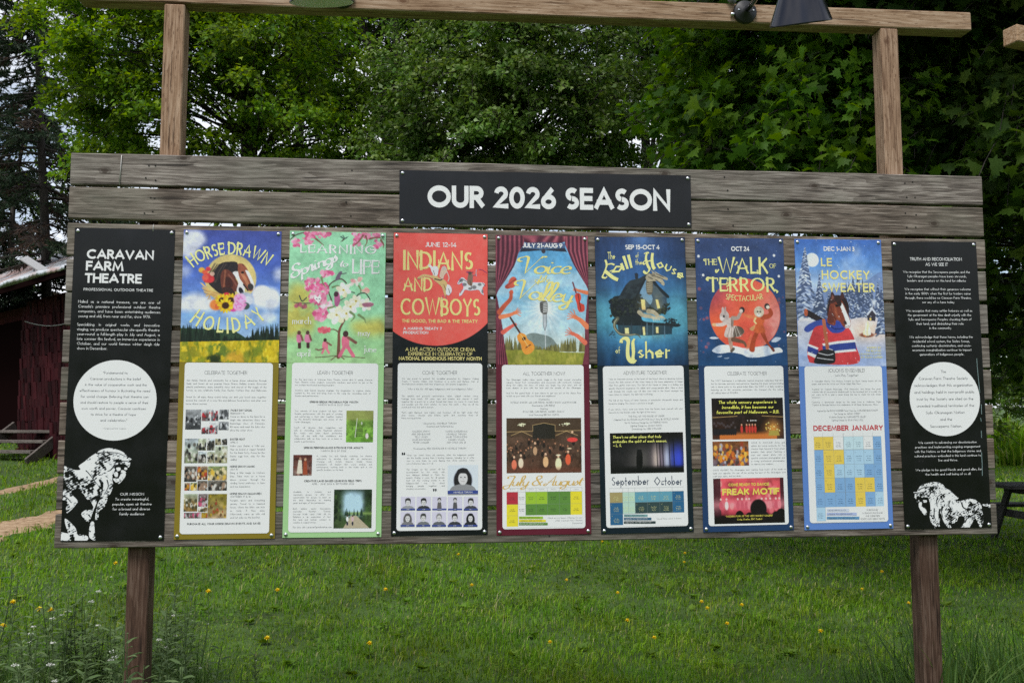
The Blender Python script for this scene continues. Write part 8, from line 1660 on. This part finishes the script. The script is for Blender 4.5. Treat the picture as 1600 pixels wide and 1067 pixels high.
cv.line(u8([(262, 700), (272, 780), (290, 905)]), 4.0, (170, 96, 66)); cv.poly(u8([(205, 960), (240, 915), (330, 915), (345, 960), (330, 1010), (200, 1010)]), (34, 32, 36), True)
for L in ([(225, 935), (290, 950), (335, 940)], [(215, 970), (280, 980), (335, 985)], [(300, 905), (330, 915)]): cv.line(u8(L), .9, (200, 200, 206), smooth=True)
cv.poly(u8([(285, 640), (296, 560), (325, 522), (395, 522), (432, 560), (446, 620), (440, 668), (425, 640), (380, 580), (330, 560), (308, 640), (300, 705)]), (46, 32, 34), True)
cv.poly(u8([(306, 590), (330, 545), (385, 550), (412, 590), (430, 640), (452, 690), (458, 725), (446, 752), (420, 756), (398, 738), (376, 706), (352, 700), (340, 736), (288, 712), (296, 650)]), BR, True)
cv.poly(u8([(308, 572), (318, 492), (342, 520), (352, 562)]), (66, 40, 38), True); cv.poly(u8([(380, 540), (396, 486), (412, 540)]), (66, 40, 38), True); cv.poly(u8([(318, 555), (322, 515), (336, 535)]), (122, 76, 66), True)
cv.poly(u8([(370, 566), (396, 576), (424, 636), (450, 696), (456, 730), (440, 752), (416, 750), (420, 706), (398, 640)]), (232, 230, 232), True); cv.line(u8([(345, 596), (352, 650), (380, 696)]), 2.6, (156, 84, 58), .8, True); cv.line(u8([(312, 600), (330, 660), (352, 696)]), 1.4, (88, 42, 34), .8, True)
cv.ell(*u8([(356, 594)])[0], 1.7, 1.3, (24, 16, 16)); cv.ell(*u8([(352, 586)])[0], 2.2, .5, (60, 32, 28), 15); cv.ell(*u8([(418, 716)])[0], 1.6, 2.4, (58, 42, 42), -25); cv.line(u8([(398, 738), (424, 746), (446, 740)]), .6, (70, 48, 48)); cv.poly(u8([(292, 640), (316, 640), (336, 706), (296, 712)]), BR2, True, .7)
cv.poly(u8([(340, 530), (372, 524), (392, 580), (372, 600), (352, 566)]), (50, 34, 34), True)
cv.dots(70, lambda: cv.r.uniform(0, 100), lambda: cv.r.uniform(0, 141), (.2, .6), [(240, 244, 250)], .8); cv.grain(8); cv.build(P8, 'artwork', 1)
Y8 = ink(240, 214, 140)
def f(I): P8.tx(I, 'LE', 241, 322, 308, 60, wt=1.9, gap=1.6, q=8); P8.tx(I, 'HOCKEY', 247, 596, 403, 66, wt=1.9, gap=1.6, q=8); P8.tx(I, 'SWEATER', 250, 634, 495, 66, wt=1.9, gap=1.2, q=8)
text(P8, 'headline', Y8, 3, f)
text(P8, 'date_line', I_WHITE, 3, lambda I: P8.tx(I, 'DEC 1-JAN 3', 261, 485, 199, 33, **BOLD))
def f(I):
    for i, (t, a, b) in enumerate((('INSPIRED BY', 575, 678), ('THE BELOVED', 566, 678), ('CANADIAN CLASSIC', 516, 680), ('BY ROCH CARRIER', 532, 688))): P8.tx(I, t, a, b, 904 + i * 23, 15, wt=1.4, gap=.8, q=3)
text(P8, 'credit_line', Y8, 3, f)
card(P8, 6.0, 141, 94.4, 310)
def f(I): P8.tx(I, 'JOUONS ENSEMBLE!', 230, 442, 79, 20, P8.lo, **THIN); P8.tx(I, "Let's Play Together!", 273, 405, 103, 13, P8.lo, **THIN)
text(P8, 'card_heading', I_DARKT, 4, f)
def f(I):
    for y0, L in ((134, ['A Canadian Classic, The Hockey Sweater by Roch Carrier bursts off the', 'pages and onto the ice as our Winter Sleigh Ride Show.']), (180, ['Created by Marjorie Beaucage, (The Snowsuits), who brings the poem', 'sweater tale of one patriotic kindred spirit to the farmland, lost of a child who', 'just wants to fit in, and a mean loving she has to make her kids dream', 'tomorrow.']), (254, ['Featuring a spectacular design by the team from 6 Malheures Night,', 'Theatre du Bocage honours in a celebration of all things Quebecois... Hibou.'])): P8.para(I, L, 139, 537, y0, 15.4, 9, P8.lo, **FINE)
    for t, a, b, y in (('Inspired by the ROCH CARRIER Short Story by MARJORIE BEAUCHAMP', 170, 518, 304), ('Set Design by AIDAN STREET', 268, 416, 322), ('Costume Design by MARGARETTE MILLER', 238, 448, 340), ('Lighting Design by EVAN FALLWELL', 254, 434, 358)): P8.tx(I, t, a, b, y, 10, P8.lo, **FINE)
    for i, (t, a, b) in enumerate((('PURCHASE', 455, 518), ('A SEASON PACKAGE', 428, 546), ('AND SLEIGH RIDE', 447, 530), ('TICKETS EARN GREAT SEATS!', 418, 557))): P8.tx(I, t, a, b, 874 + i * 17, 10, P8.lo, wt=1.3, gap=.7, q=3)
text(P8, 'body_text', I_GREY, 4, f)
text(P8, 'month_names', ink(186, 48, 60), 4, lambda I: P8.tx(I, 'DECEMBER JANUARY', 148, 548, 414, 31, P8.lo, wt=2.1, gap=.8, q=6, space=4.5))
B1, B2, B3, YY = (126, 166, 208), (168, 200, 226), (190, 214, 232), (226, 194, 86)
calendar(P8, [151, 210, 270, 328, 385, 442, 498, 555], [427, 448, 523, 606, 684, 767, 851, 930], [[WH] * 7, [YY, YY, WH, B3, B3, WH, B1], [B1, YY, YY, B2, B2, B2, B1], [B1, YY, B2, B2, B2, B1, B1], [B1, YY, B1, B1, YY, YY, B1], [B1, B1, B1, B1, YY, B1, B2], [B2] + [None] * 6], heads=True, txtcol=(50, 66, 96))
swatches(P8, [(224, 862, 352, 878), (224, 884, 396, 900), (224, 907, 411, 923)], [(196, 204, 222), (168, 180, 216), (96, 144, 184)], ['MATINEE PERFORMANCES', 'WEEKEND 7PM PERFORMANCES', 'WEEKNIGHT 7PM PERFORMANCES'])
